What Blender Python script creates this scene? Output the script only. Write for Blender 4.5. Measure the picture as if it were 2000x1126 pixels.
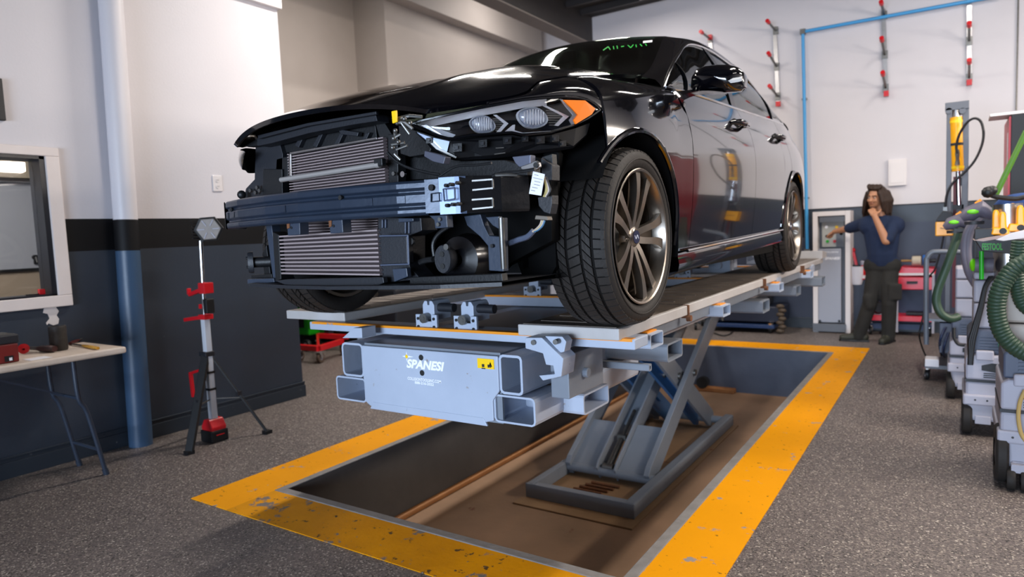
import bpy, bmesh, math, random
from mathutils import Vector, Matrix
random.seed(7)
for o in list(bpy.data.objects): bpy.data.objects.remove(o)
SC = bpy.context.scene
COL = SC.collection
PI = math.pi
# ------------------------------------------------------------------ camera, world, lights, exposure
FPX, EYE = 1303.73, Vector((0, 0, 1.36))
CAM_R = Vector((0.8340, 0.5500, -0.0429)); CAM_D = Vector((0.0093, -0.0918, -0.9957)); CAM_F = Vector((-0.5516, 0.8301, -0.0817))
CAM_F = CAM_F.normalized(); CAM_R = (CAM_R - CAM_F*CAM_R.dot(CAM_F)).normalized(); CAM_D = CAM_F.cross(CAM_R).normalized()
cam = bpy.data.cameras.new('camera'); camo = bpy.data.objects.new('camera', cam); COL.objects.link(camo)
cam.sensor_width = 36.0; cam.lens = FPX/2000*36.0; cam.clip_start = 0.05; cam.clip_end = 100
rot = Matrix((CAM_R, -CAM_D, -CAM_F)).transposed()
camo.matrix_world = Matrix.Translation(EYE) @ rot.to_4x4()
cam.dof.use_dof = True; cam.dof.focus_distance = 2.35; cam.dof.aperture_fstop = 2.6
SC.camera = camo
SC.view_settings.view_transform = 'Standard'; SC.view_settings.look = 'None'
SC.view_settings.gamma = 1.0; SC.view_settings.use_curve_mapping = False
SC.view_settings.exposure = 0.12
w = bpy.data.worlds.new('world'); SC.world = w; w.use_nodes = True
w.node_tree.nodes['Background'].inputs[0].default_value = (0.80, 0.88, 1.0, 1)
w.node_tree.nodes['Background'].inputs[1].default_value = 0.06
def area_light(name, loc, aim, sx, sy, energy, col):
    l = bpy.data.lights.new(name, 'AREA'); l.shape = 'RECTANGLE'; l.size = sx; l.size_y = sy
    l.energy = energy; l.color = col
    o = bpy.data.objects.new(name, l); COL.objects.link(o); o.location = loc
    o.rotation_euler = (Vector(aim)-Vector(loc)).to_track_quat('-Z', 'Y').to_euler()
    return o
CEIL = 4.46
LAMPS = [(-3.35, 4.9), (-3.35, 7.7), (0.2, 3.6), (0.2, 6.6), (2.2, 2.2), (2.2, 5.6)]  # the rear left one glints in view; the others are assumed and unseen
LAMP_W = [140, 22, 90, 36, 10, 40]
for (lx, ly), e in zip(LAMPS, LAMP_W):
    area_light('ceiling_lamp', (lx, ly, CEIL-0.16), (lx, ly, 0), 0.16, 1.5, e, (1.0, 0.93, 0.86))
# bluish area light added behind the camera, for daylight from an assumed open door
assumed_door_l = area_light('door_daylight', (-0.8, -4.9, 1.15), (-1.4, 3.0, 1.15), 4.2, 1.9, 190, (0.66, 0.80, 1.0))
assumed_door_l.data.spread = math.radians(95)  # beam narrowed to keep the front left corner darker
# unseen area lights added at the right wall for assumed light from that side
ADDED_SIDE_LIGHTS = [(4.3, 150), (6.6, 75)]
for wy, e in ADDED_SIDE_LIGHTS:
    area_light('wall_lamp', (2.90, wy, 2.75), (-2.5, wy, -0.6), 1.5, 0.25, e, (1.0, 0.89, 0.78))
# unseen fill lights added to brighten the side bay walls beyond the partition
area_light('bay_lamp', (-5.3, 5.6, 4.28), (-6.8, 6.0, 1.3), 0.3, 1.2, 36, (1.0, 0.92, 0.86))
area_light('bay_lamp', (-5.1, 8.8, 5.0), (-6.3, 9.2, 1.5), 0.3, 1.4, 40, (1.0, 0.94, 0.9))
# unseen fill light added to brighten the office behind the wall window
area_light('office_lamp', (-5.7, 1.3, 2.7), (-6.3, 1.3, 0), 0.3, 1.4, 100, (1.0, 0.95, 0.9))

# ------------------------------------------------------------------ sight-line helpers (pixel of the 2000x1126 photo -> point on a real plane)
def ray(u, v): return CAM_R*((u-1000)/FPX) + CAM_D*((v-563)/FPX) + CAM_F
def at_z(u, v, z): d = ray(u, v); return EYE + d*((z-EYE.z)/d.z)
def at_y(u, v, y): d = ray(u, v); return EYE + d*(y/d.y)
def at_x(u, v, x): d = ray(u, v); return EYE + d*(x/d.x)

# ------------------------------------------------------------------ mesh builder
class MB:
    def __init__(s): s.v = []; s.f = []; s.m = []
    def add(s, vs, fs, mi=0):
        b = len(s.v); s.v += [tuple(x) for x in vs]; s.f += [[i+b for i in f] for f in fs]; s.m += [mi]*len(fs); return s
    def box(s, a, b, mi=0):
        x0, y0, z0 = [min(p, q) for p, q in zip(a, b)]; x1, y1, z1 = [max(p, q) for p, q in zip(a, b)]
        return s.add([(x0,y0,z0),(x1,y0,z0),(x1,y1,z0),(x0,y1,z0),(x0,y0,z1),(x1,y0,z1),(x1,y1,z1),(x0,y1,z1)],
              [[0,3,2,1],[4,5,6,7],[0,1,5,4],[1,2,6,5],[2,3,7,6],[3,0,4,7]], mi)
    def obox(s, c, size, M=None, mi=0):
        sx, sy, sz = [q/2 for q in size]; c = Vector(c)
        P = [Vector((i*sx, j*sy, k*sz)) for k in (-1, 1) for i, j in ((-1,-1),(1,-1),(1,1),(-1,1))]
        if M is not None: P = [M @ p for p in P]
        return s.add([p+c for p in P], [[0,3,2,1],[4,5,6,7],[0,1,5,4],[1,2,6,5],[2,3,7,6],[3,0,4,7]], mi)
    def bar(s, p, q, w, h, up=(0,0,1), mi=0):
        p, q = Vector(p), Vector(q); d = (q-p); L = d.length; d = d/L; u = Vector(up)
        r = d.cross(u); r = r.normalized() if r.length > 1e-6 else Vector((1,0,0)); u = r.cross(d)
        M = Matrix((r, d, u)).transposed()
        return s.obox((p+q)/2, (w, L, h), M, mi)
    def cyl(s, p, q, r, r2=None, n=16, cap=True, mi=0):
        p, q = Vector(p), Vector(q); r2 = r if r2 is None else r2; d = (q-p).normalized()
        a = d.orthogonal().normalized(); b = d.cross(a)
        vs = []; 
        for c, rr in ((p, r), (q, r2)):
            for i in range(n):
                t = 2*PI*i/n; vs.append(c + (a*math.cos(t)+b*math.sin(t))*rr)
        fs = [[i, (i+1) % n, n+(i+1) % n, n+i] for i in range(n)]
        if cap: fs += [list(range(n))[::-1], list(range(n, 2*n))]
        return s.add(vs, fs, mi)
    def tube(s, pts, r, n=8, cap=True, mi=0):
        pts = [Vector(p) for p in pts]; rs = r if isinstance(r, (list, tuple)) else [r]*len(pts)
        vs = []; prev = None
        for i, p in enumerate(pts):
            t = (pts[min(i+1, len(pts)-1)]-pts[max(i-1, 0)]).normalized()
            a = t.orthogonal().normalized() if prev is None else (prev - t*prev.dot(t)).normalized()
            prev = a; b = t.cross(a)
            for k in range(n):
                g = 2*PI*k/n; vs.append(p+(a*math.cos(g)+b*math.sin(g))*rs[i])
        fs = [[i*n+k, i*n+(k+1) % n, (i+1)*n+(k+1) % n, (i+1)*n+k] for i in range(len(pts)-1) for k in range(n)]
        if cap: fs += [list(range(n))[::-1], [(len(pts)-1)*n+k for k in range(n)]]
        return s.add(vs, fs, mi)
    def prism(s, poly, o, ex, ey, depth, mi=0):
        """poly 2D in the frame (o, ex, ey), extruded along ex x ey by depth"""
        o, ex, ey = Vector(o), Vector(ex), Vector(ey); n = ex.cross(ey).normalized()*depth
        k = len(poly); vs = [o+ex*a+ey*b for a, b in poly]; vs += [v+n for v in vs]
        return s.add(vs, [list(range(k))[::-1], list(range(k, 2*k))]+[[i, (i+1) % k, k+(i+1) % k, k+i] for i in range(k)], mi)
    def grid(s, rows, mi=0, closed=False):
        n = len(rows[0]); vs = [v for r in rows for v in r]; m = n if closed else n-1
        return s.add(vs, [[i*n+j, i*n+(j+1) % n, (i+1)*n+(j+1) % n, (i+1)*n+j] for i in range(len(rows)-1) for j in range(m)], mi)
    def lathe(s, prof, c, axis=(0,0,1), n=24, mi=0):
        """prof: (radius, distance along axis)"""
        ax = Vector(axis).normalized(); a = ax.orthogonal().normalized(); b = ax.cross(a); c = Vector(c)
        rows = [[c+ax*h+(a*math.cos(2*PI*k/n)+b*math.sin(2*PI*k/n))*max(r, 1e-4) for k in range(n)] for r, h in prof]
        return s.grid(rows, mi, True)
    def ball(s, c, r, n=12, M=None, mi=0):
        rr = r if isinstance(r, (tuple, list)) else (r, r, r); c = Vector(c); vs = []
        for i in range(n//2+1):
            th = PI*i/(n//2)
            for k in range(n):
                ph = 2*PI*k/n; p = Vector((rr[0]*math.sin(th)*math.cos(ph), rr[1]*math.sin(th)*math.sin(ph), rr[2]*math.cos(th)))
                vs.append(c+(M @ p if M is not None else p))
        return s.add(vs, [[i*n+k, (i+1)*n+k, (i+1)*n+(k+1) % n, i*n+(k+1) % n] for i in range(n//2) for k in range(n)], mi)
    def ring_tube(s, o, ax, ay, az, w, h, t, L, mi=0):
        """hollow rectangular steel tube, open at both ends; o = centre of the first end, az along"""
        o, ax, ay, az = Vector(o), Vector(ax), Vector(ay), Vector(az)
        c = min(w, h)*0.16
        def loop(w, h, c):
            a, b = w/2, h/2
            return [(-a+c,-b),(a-c,-b),(a-c*.3,-b+c*.3),(a,-b+c),(a,b-c),(a-c*.3,b-c*.3),(a-c,b),(-a+c,b),(-a+c*.3,b-c*.3),(-a,b-c),(-a,-b+c),(-a+c*.3,-b+c*.3)]
        lo, li = loop(w, h, c), loop(w-2*t, h-2*t, c*.6); n = len(lo)
        vs = [o+ax*a+ay*b for a, b in lo]+[o+ax*a+ay*b for a, b in li]; vs += [v+az*L for v in vs]
        fs = []
        for i in range(n):
            j = (i+1) % n
            fs += [[i, j, n+j, n+i][::-1], [2*n+i, 2*n+j, 3*n+j, 3*n+i], [i, j, 2*n+j, 2*n+i], [n+i, n+j, 3*n+j, 3*n+i][::-1]]
        return s.add(vs, fs, mi)

WLOC = {}
def base_of(vs):
    return Vector(((min(v[0] for v in vs)+max(v[0] for v in vs))/2, (min(v[1] for v in vs)+max(v[1] for v in vs))/2, min(v[2] for v in vs)))
def obj(name, mb, mats, parent=None, smooth=False, bevel=0.0, seg=2, label=None, subsurf=0, fix=True):
    me = bpy.data.meshes.new(name)
    org = Vector((0, 0, 0)) if parent is not None else base_of(mb.v)
    me.from_pydata([tuple(Vector(v)-org) for v in mb.v], [], mb.f)
    mats = mats if isinstance(mats, (list, tuple)) else [mats]
    for m in mats: me.materials.append(m)
    for p, mi in zip(me.polygons, mb.m): p.material_index = mi
    if fix:
        bm = bmesh.new(); bm.from_mesh(me); bmesh.ops.recalc_face_normals(bm, faces=bm.faces); bm.to_mesh(me); bm.free()
    o = bpy.data.objects.new(name, me); COL.objects.link(o)
    if parent is None: o.location = org; WLOC[o.name] = org
    else:
        o.parent = parent; o.location = -WLOC[parent.name]; WLOC[o.name] = Vector((0, 0, 0))
    if smooth:
        for p in me.polygons: p.use_smooth = True
    if bevel:
        md = o.modifiers.new('bevel', 'BEVEL'); md.width = bevel; md.segments = seg; md.limit_method = 'ANGLE'; md.angle_limit = 0.6
    if subsurf:
        md = o.modifiers.new('sub', 'SUBSURF'); md.levels = subsurf; md.render_levels = subsurf
    if smooth and not subsurf:
        try: me.set_sharp_from_angle(angle=0.7)
        except Exception: pass
    if label: o['label'] = label
    return o
def tag(o, label, cat, group=None, kind=None):
    o['label'] = label; o['category'] = cat
    if group: o['group'] = group
    if kind: o['kind'] = kind
    return o
def thing(name, label, cat, loc, group=None):
    o = bpy.data.objects.new(name, None); COL.objects.link(o); o.location = loc; o.empty_display_size = 0.1
    WLOC[o.name] = Vector(loc); tag(o, label, cat, group); return o
def struct(name, mb, m, parent=None, **k):
    o = obj(name, mb, m, parent, **k)
    if parent is None: o['kind'] = 'structure'
    return o
def dup(root, delta, label):
    r = root.copy(); COL.objects.link(r); r.location = root.location+Vector(delta); r['label'] = label; WLOC[r.name] = r.location.copy()
    def rec(src, dst):
        for ch in list(src.children):
            c = ch.copy(); COL.objects.link(c); c.parent = dst; rec(ch, c)
    rec(root, r); return r

# ------------------------------------------------------------------ materials
def lin(c):
    if isinstance(c, str): c = [int(c[i:i+2], 16)/255 for i in (0, 2, 4)]
    return tuple(((x/12.92) if x <= 0.04045 else ((x+0.055)/1.055)**2.4) for x in c)+(1.0,)
def mat(name, col, rough=0.5, metal=0.0, var=None, bump=None, coat=0.0, spec=None, worn=None, trans=0.0, alpha=None, emit=None):
    """var=(colour2, scale, amount)  bump=(scale, strength)  worn=(colour, scale, threshold)"""
    m = bpy.data.materials.new(name); m.use_nodes = True; nt = m.node_tree; N, Lk = nt.nodes, nt.links
    b = N['Principled BSDF']; b.inputs['Base Color'].default_value = lin(col); b.inputs['Roughness'].default_value = rough
    b.inputs['Metallic'].default_value = metal
    if coat: b.inputs['Coat Weight'].default_value = coat; b.inputs['Coat Roughness'].default_value = 0.03
    if spec is not None: b.inputs['Specular IOR Level'].default_value = spec
    if trans: b.inputs['Transmission Weight'].default_value = trans; b.inputs['IOR'].default_value = 1.45
    if alpha is not None: b.inputs['Alpha'].default_value = alpha
    if emit: b.inputs['Emission Color'].default_value = lin(emit[0]); b.inputs['Emission Strength'].default_value = emit[1]
    tc = None; cur = None
    def coords():
        nonlocal tc
        if tc is None: tc = N.new('ShaderNodeTexCoord')
        return tc.outputs['Object']
    def noise(scale, det=4.0, rg=0.55):
        n = N.new('ShaderNodeTexNoise'); n.inputs['Scale'].default_value = scale; n.inputs['Detail'].default_value = det; n.inputs['Roughness'].default_value = rg
        Lk.new(coords(), n.inputs['Vector']); return n.outputs['Fac']
    def mix(fac, a, c2):
        mx = N.new('ShaderNodeMix'); mx.data_type = 'RGBA'
        Lk.new(fac, mx.inputs[0])
        if isinstance(a, tuple): mx.inputs[6].default_value = a
        else: Lk.new(a, mx.inputs[6])
        mx.inputs[7].default_value = c2; return mx.outputs[2]
    def ramp(fac, lo, hi):
        r = N.new('ShaderNodeMapRange'); r.inputs[1].default_value = lo; r.inputs[2].default_value = hi; r.clamp = True
        Lk.new(fac, r.inputs[0]); return r.outputs[0]
    if var:
        f = ramp(noise(var[1]), 0.5-0.25, 0.5+0.25)
        mm = N.new('ShaderNodeMath'); mm.operation = 'MULTIPLY'; mm.inputs[1].default_value = var[2]; Lk.new(f, mm.inputs[0])
        cur = mix(mm.outputs[0], lin(col), lin(var[0]))
    if worn:
        for wc, ws, wt in ([worn] if not isinstance(worn, list) else worn):
            f = ramp(noise(ws, 7.0, 0.68), wt, wt+0.035)
            cur = mix(f, cur if cur is not None else lin(col), lin(wc))
    if cur is not None: Lk.new(cur, b.inputs['Base Color'])
    if bump:
        bp = N.new('ShaderNodeBump'); bp.inputs['Strength'].default_value = bump[1]; bp.inputs['Distance'].default_value = 0.01
        Lk.new(noise(bump[0]), bp.inputs['Height']); Lk.new(bp.outputs[0], b.inputs['Normal'])
    return m
M_WHITE = mat('white_wall_paint', 'd5d1d5', 0.62, var=('cac7cb', 1.3, 0.6), bump=(60, 0.08))
M_SLATE = mat('slate_wall_paint', '343c48', 0.42, var=('2b323c', 2.0, 0.7), bump=(40, 0.10), worn=('9a9a98', 7.0, 0.715))
M_STRIPE = mat('black_stripe_paint', '0b0b0e', 0.6, spec=0.25)
M_NAVY = mat('back_wall_blue_grey_paint', '2e3548', 0.45, var=('282e3f', 2.5, 0.6))
M_BASEB = mat('baseboard_rubber', '2c333c', 0.4, worn=('a0a09c', 12.0, 0.66))
M_GREYWALL = mat('greige_wall_paint', 'b4aca6', 0.65, var=('a39a94', 0.9, 0.8), bump=(35, 0.1))
M_COLUMN = mat('steel_column_paint', 'd2cfd4', 0.42, bump=(50, 0.08))
M_COLBLUE = mat('steel_column_lower_paint', '37506c', 0.4, bump=(50, 0.08), worn=('8890a0', 6.0, 0.74))
M_CEIL = mat('dark_ceiling_paint', '2b2827', 0.8)
M_BEAM = mat('beam_paint', '262324', 0.6, var=('35302f', 6, 0.5))
M_BEAMLOW = mat('beam_flange_paint', '6b6460', 0.6)
M_TRIMW = mat('white_trim_paint', 'e0dad9', 0.45)
M_CREAM = mat('cream_window_frame_paint', 'e2d8d4', 0.5, var=('d2c6c0', 5, 0.5))
M_GLASS = mat('window_glass', 'ffffff', 0.02, trans=1.0)
M_BLACKPL = mat('black_plastic', '0e0f12', 0.5, bump=(120, 0.12))
M_BLACKGL = mat('gloss_black_plastic', '0b0b0e', 0.18)
M_DARKPL = mat('charcoal_plastic', '1d1f25', 0.5, bump=(120, 0.12))
M_SLATEPL = mat('blue_grey_coated_steel', '343d4c', 0.4, var=('293140', 6, 0.6), bump=(60, 0.1))
M_GROOVESHADE = mat('tyre_groove_rubber', '0e0c0b', 0.85, spec=.2)  # darker than the tyre rubber: shade of the tread grooves put into the colour
M_RUBBER = mat('tyre_rubber', '26221f', 0.66, spec=.35, var=('2a2624', 14, 0.5), bump=(90, 0.15))
M_CHROME = mat('chrome', 'd8d8da', 0.10, 1.0)
M_ALU = mat('bright_aluminium', 'b4b2b2', 0.32, 1.0, var=('8e8c8c', 20, 0.5))
M_STEEL = mat('dull_steel', '83827f', 0.42, 0.9, var=('5c5a58', 25, 0.7))
M_RUST = mat('rusty_steel', '5a3c28', 0.75, 0.2, var=('86522e', 22, 0.8), bump=(60, 0.3))
M_RED = mat('red_plastic', 'c81620', 0.35)
M_REDPAINT = mat('red_enamel', 'd0102c', 0.3, var=('b00c24', 5, 0.5))
M_ORANGE = mat('orange_paint', 'e89010', 0.5, worn=('8a8a90', 12, 0.60))
M_AMBER = mat('amber_lens', 'ff7c00', 0.3)
M_YELLOWTOOL = mat('yellow_enamel', 'f2a806', 0.33)
M_GREEN = mat('green_enamel', '14a010', 0.4)
M_LIME = mat('lime_green_plastic', '6fd010', 0.4)
M_HOSE = mat('green_hose', '28402f', 0.5)
M_GREYHOSE = mat('grey_hose', '6a6672', 0.55)
M_LGREY = mat('light_grey_plastic', 'aeadb9', 0.5, var=('9897a4', 4, 0.5), bump=(80, 0.08))
M_BEIGE = mat('beige_plastic', 'b8aea4', 0.5, var=('978d84', 5, 0.7), bump=(80, 0.08))
M_BLUEGREY = mat('blue_grey_plastic', '4a5265', 0.5)
M_TOWER = mat('grey_enamel', '5c6068', 0.4, worn=('4a4a4a', 14, 0.68))
M_WHITEPAPER = mat('white_paper', 'e4e2e6', 0.7)
M_YLABEL = mat('yellow_label', 'f6c80a', 0.4)
M_WHITEINK = mat('white_lettering', 'f4f6fa', 0.5, emit=None)
M_BLACKINK = mat('black_lettering', '141414', 0.6)
M_BENCH = mat('bench_grey_enamel', 'b0bacb', 0.40, var=('9aa4b6', 3.0, 0.7), bump=(35, 0.08), worn=[('8a7868', 5.0, 0.665), ('6a5040', 14.0, 0.69), ('4a4c54', 30.0, 0.70)])
M_BENCHD = mat('lift_grey_enamel', '7e858f', 0.42, var=('6d747f', 3.0, 0.7), bump=(35, 0.10), worn=[('6a4a34', 6.0, 0.67), ('4e4a48', 25, .70)])
M_LIFTBLUE = mat('lift_blue_enamel', '3d6a9a', 0.42, worn=('4a4038', 8.0, 0.70))
M_RUNWAY = mat('worn_runway_deck', '776c62', 0.62, var=('4a413b', 7.0, 0.9), bump=(45, 0.25), worn=[('8a8580', 12.0, 0.66), ('6b3f22', 7.0, 0.72)])
M_RUNRIM = mat('runway_side_enamel', 'bcbaba', 0.42, var=('a49e9a', 4.0, .7), bump=(35, .1), worn=[('7a5034', 5.0, 0.665), ('5a544e', 28, .70)])
# ================================================================== SETTING
PX0, PX1, PY0, PY1 = -3.071, -1.067, 2.289, 7.418        # pit opening
OX0, OX1, OY0, OY1 = -3.447, -0.727, 1.948, 7.819        # outer edge of the yellow border
PZ = -0.50
WX = -4.82; BW = 9.12
def floor_material():
    m = bpy.data.materials.new('speckled_epoxy_floor'); m.use_nodes = True; nt = m.node_tree; N, Lk = nt.nodes, nt.links
    b = N['Principled BSDF']; b.inputs['Roughness'].default_value = 0.48
    tc = N.new('ShaderNodeTexCoord')
    v1 = N.new('ShaderNodeTexVoronoi'); v1.inputs['Scale'].default_value = 150; Lk.new(tc.outputs['Object'], v1.inputs['Vector'])
    sep = N.new('ShaderNodeSeparateColor'); Lk.new(v1.outputs['Color'], sep.inputs[0])
    cr = N.new('ShaderNodeValToRGB'); cr.color_ramp.interpolation = 'CONSTANT'
    e = cr.color_ramp.elements; e[0].position = 0; e[0].color = lin('5e5654'); e[1].position = 0.34; e[1].color = lin('746a66')
    for p, c in ((0.62, '645b58'), (0.76, '8c8279'), (0.88, '3d3835'), (0.955, 'b4aaa0')):
        x = e.new(p); x.color = lin(c)
    Lk.new(sep.outputs[0], cr.inputs[0])
    n = N.new('ShaderNodeTexNoise'); n.inputs['Scale'].default_value = 0.9; n.inputs['Detail'].default_value = 5; Lk.new(tc.outputs['Object'], n.inputs['Vector'])
    r = N.new('ShaderNodeMapRange'); r.inputs[1].default_value = 0.35; r.inputs[2].default_value = 0.7; r.inputs[3].default_value = 0.92; r.inputs[4].default_value = 1.06
    Lk.new(n.outputs['Fac'], r.inputs[0])
    mu = N.new('ShaderNodeMix'); mu.data_type = 'RGBA'; mu.blend_type = 'MULTIPLY'; mu.inputs[0].default_value = 1
    Lk.new(cr.outputs[0], mu.inputs[6]); Lk.new(r.outputs[0], mu.inputs[7]); Lk.new(mu.outputs[2], b.inputs['Base Color'])
    bp = N.new('ShaderNodeBump'); bp.inputs['Strength'].default_value = 0.35; bp.inputs['Distance'].default_value = 0.003
    Lk.new(v1.outputs['Distance'], bp.inputs['Height']); Lk.new(bp.outputs[0], b.inputs['Normal'])
    return m
M_FLOOR = floor_material()
M_YEL1 = mat('yellow_floor_paint', 'f2a000', 0.6, spec=.15, var=('e29600', 2.2, 0.6), bump=(50, 0.1), worn=[('9a9088', 6.0, 0.615), ('6b4d1a', 26.0, 0.635)])
M_YEL2 = mat('scuffed_yellow_floor_paint', 'e49a00', 0.6, spec=.15, var=('bc7a04', 3.5, 0.8), bump=(50, 0.15), worn=[('77706c', 4.0, 0.575), ('5c4426', 15.0, 0.60), ('8a8078', 30.0, 0.65)])
M_PITWALL = mat('pit_wall_concrete', '55504d', 0.75, var=('403c3a', 2.2, 0.9), bump=(18, 0.2))
M_PITBLUE = mat('pit_end_wall_paint', '4c5568', 0.5, var=('3c4252', 3.0, 0.8), bump=(20, 0.15))
M_PITFLOOR = mat('stained_pit_concrete', 'a07e62', 0.7, var=('78604a', 1.6, 0.9), bump=(25, 0.25), worn=[('6b3d20', 3.2, 0.66)])
M_CONC = mat('concrete_edge', '8a8683', 0.7, var=('6e6a67', 14, 0.7), bump=(40, 0.3))
M_RUSTCURB = mat('rusty_curb', 'a5713f', 0.65, var=('7a4a26', 5, 0.8), bump=(40, 0.2))

fl = MB(); X0, X1, Y0, Y1 = -9.0, 3.0, -5.2, 11.6; T = 0.12
g_ = .02
fl.box((X0, Y0, -T), (X1, PY0-g_, 0)); fl.box((X0, PY1+g_, -T), (X1, Y1, 0)); fl.box((X0, PY0-g_, -T), (PX0-g_, PY1+g_, 0)); fl.box((PX1+g_, PY0-g_, -T), (X1, PY1+g_, 0))
floor = struct('floor', fl, M_FLOOR)
q = 0.004
ed = 0.05
st = MB(); st.box((OX0, OY0, 0), (PX0-ed, OY1, q)); obj('painted_stripe', st, M_YEL1, floor, label='long yellow stripe left of the pit')
st = MB(); st.box((PX1+ed, OY0, 0), (OX1, OY1, q)); obj('painted_stripe', st, M_YEL1, floor, label='long yellow stripe right of the pit with bare patches')
st = MB(); st.box((PX0-ed, OY0, 0), (PX1+ed, PY0-ed, q)); obj('painted_stripe', st, M_YEL2, floor, label='scuffed yellow stripe in front of the pit')
st = MB(); st.box((PX0-ed, PY1+ed*.6, 0), (PX1+ed, OY1, q)); obj('painted_stripe', st, M_YEL1, floor, label='short yellow stripe behind the pit')
e = MB()
e.box((PX0-ed, PY0-ed, 0), (PX0, PY1+ed*.6, 0.008)); e.box((PX1, PY0-ed, 0), (PX1+ed, PY1+ed*.6, 0.008))
e.box((PX0, PY0-ed, 0), (PX1, PY0, 0.008)); e.box((PX0, PY1, 0), (PX1, PY1+ed*.6, 0.008))
obj('pit_edging', e, M_CONC, floor, bevel=0.004, label='grey concrete lip round the pit')
pw = MB(); pw.box((PX0-.1, PY0-.1, PZ), (PX0, PY1+.1, -0.001)); obj('pit_wall', pw, M_PITWALL, floor)
pw = MB(); pw.box((PX1, PY0-.1, PZ), (PX1+.1, PY1+.1, -0.001)); obj('pit_wall', pw, M_PITWALL, floor)
pw = MB(); pw.box((PX0, PY0-.1, PZ), (PX1, PY0, -0.001)); obj('pit_wall', pw, M_PITWALL, floor)
pw = MB(); pw.box((PX0, PY1, PZ), (PX1, PY1+.1, -0.001)); obj('pit_wall', pw, M_PITBLUE, floor, label='blue grey end wall of the pit')
pw = MB(); pw.box((PX0-.1, PY0-.1, PZ-.1), (PX1+.1, PY1+.1, PZ)); obj('pit_floor', pw, M_PITFLOOR, floor, label='brown stained pit floor')
cu = MB(); cu.box((PX0, PY0, PZ), (PX0+.05, PY1, PZ+.035)); cu.box((PX0+.05, PY1-.10, PZ), (-2.0, PY1, PZ+.05))
obj('pit_curb', cu, M_RUSTCURB, floor, bevel=0.01, label='rusty curb at the foot of the pit wall')
dr = MB(); dr.cyl((-2.35, PY1, -.40), (-2.35, PY1-.10, -.40), .055, n=16); dr.cyl((-2.35, PY1-.06, -.40), (-2.35, PY1-.11, -.40), .065, n=16)
obj('drain_pipe', dr, M_BLACKPL, floor, smooth=True, label='black pipe stub low in the pit end wall')

# left partition wall with a window opening ------------------------------------------------
SZT, SZB, BSZ = 1.58, 1.367, 0.134
WE = 3.83                                              # free end of the partition
WY0, WY1, WZ0, WZ1 = 0.2, 1.955, 1.09, 1.975           # glass opening
TH = 0.13; WTOP = 3.36
def wall_panel(mb, y0, y1, z0, z1, mi):
    if y1 > y0 and z1 > z0: mb.box((WX-TH, y0, z0), (WX, y1, z1), mi)
wl = MB()
for z0, z1, mi in ((0, SZB, 0), (SZB, SZT, 1), (SZT, WTOP+.9, 2)):
    a, b = max(z0, WZ0), min(z1, WZ1)
    if b > a:
        wall_panel(wl, -5.2, WY0, z0, z1, mi); wall_panel(wl, WY1, WE, z0, z1, mi)
        wall_panel(wl, WY0, WY1, z0, a, mi); wall_panel(wl, WY0, WY1, b, z1, mi)
    else: wall_panel(wl, -5.2, WE, z0, z1, mi)
struct('wall_left', wl, [M_SLATE, M_STRIPE, M_WHITE])
tr = MB(); tr.box((WX-TH-.03, -5.2, WTOP-.02), (WX+.045, WE+.02, WTOP+.14)); struct('trim_1', tr, M_TRIMW, bevel=.006)
bb = MB(); bb.box((WX, -5.2, 0), (WX+.016, WE+.016, BSZ-.034)); bb.box((WX-TH, WE, 0), (WX, WE+.016, BSZ-.034))
bb.box((WX, -5.2, BSZ-.034), (WX+.010, WE+.012, BSZ-.012)); bb.box((WX, -5.2, BSZ-.012), (WX+.016, WE+.014, BSZ))
struct('baseboard_left', bb, M_BASEB, bevel=.003)
# window
fr = 0.10
wf = MB(); y0, y1, z0, z1 = WY0-fr, WY1+fr*.8, WZ0-fr*.72, WZ1+fr*.55
for a, b in (((y0, z0), (y1, WZ0)), ((y0, WZ1), (y1, z1)), ((y0, WZ0), (WY0, WZ1)), ((WY1, WZ0), (y1, WZ1))):
    wf.box((WX, a[0], a[1]), (WX+.028, b[0], b[1]))
win = struct('window_1', wf, M_CREAM, bevel=.005)
rv = MB()
rv.box((WX-TH-.02, WY0, WZ0), (WX+.01, WY0+.012, WZ1)); rv.box((WX-TH-.02, WY1-.03, WZ0), (WX+.01, WY1, WZ1))
rv.box((WX-TH-.02, WY0, WZ0), (WX+.01, WY1, WZ0+.012)); rv.box((WX-TH-.02, WY0, WZ1-.02), (WX+.01, WY1, WZ1))
obj('window_reveal', rv, mat('dark_blue_reveal', '10141f', 0.4), win)
gl = MB(); gl.box((WX-TH*.75, WY0+.012, WZ0+.012), (WX-TH*.75+.006, WY1-.03, WZ1-.02)); obj('pane', gl, M_GLASS, win)
# office behind the window
of = MB(); oz0, oz1 = at_x(40, 527, -6.9).z, at_x(40, 352, -6.9).z
of.box((-7.0, -1.5, 0), (-6.9, WE-.1, oz0), 0); of.box((-7.0, -1.5, oz0), (-6.9, WE-.1, oz1), 1); of.box((-7.0, -1.5, oz1), (-6.9, WE-.1, 3.0), 2)
struct('wall_office', of, [mat('office_tan_paint', '8d8070', .6), mat('office_grey_paint', '8f939b', .5), mat('office_upper_paint', '9a8f7e', .6)])
oc = MB(); oc.box((-7.0, -1.5, 2.75), (WX-TH, WE, 2.85)); struct('ceiling_office', oc, M_CEIL)
os_ = MB(); os_.box((-7.2, WE-.1, 0), (WX-TH, WE-.001, 4.26)); os_.box((-7.2, -1.6, 0), (WX-TH, -1.5, 3.0)); struct('wall_office_side', os_, [M_SLATE])
rl = MB(); rl.box((-6.9, -1.4, oz0-.012), (-6.88, 3.7, oz0+.012)); struct('trim_2', rl, M_BLACKPL)
ra = MB(); ra.cyl((-6.86, -1.3, oz1), (-6.86, 3.6, oz1), .022, n=10); r_ = tag(obj('wall_rail', ra, M_CHROME, smooth=True), 'bright chrome rail along the office wall seen through window', 'rail')  # added chrome bar imitates the bright strip of light in the window
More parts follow.
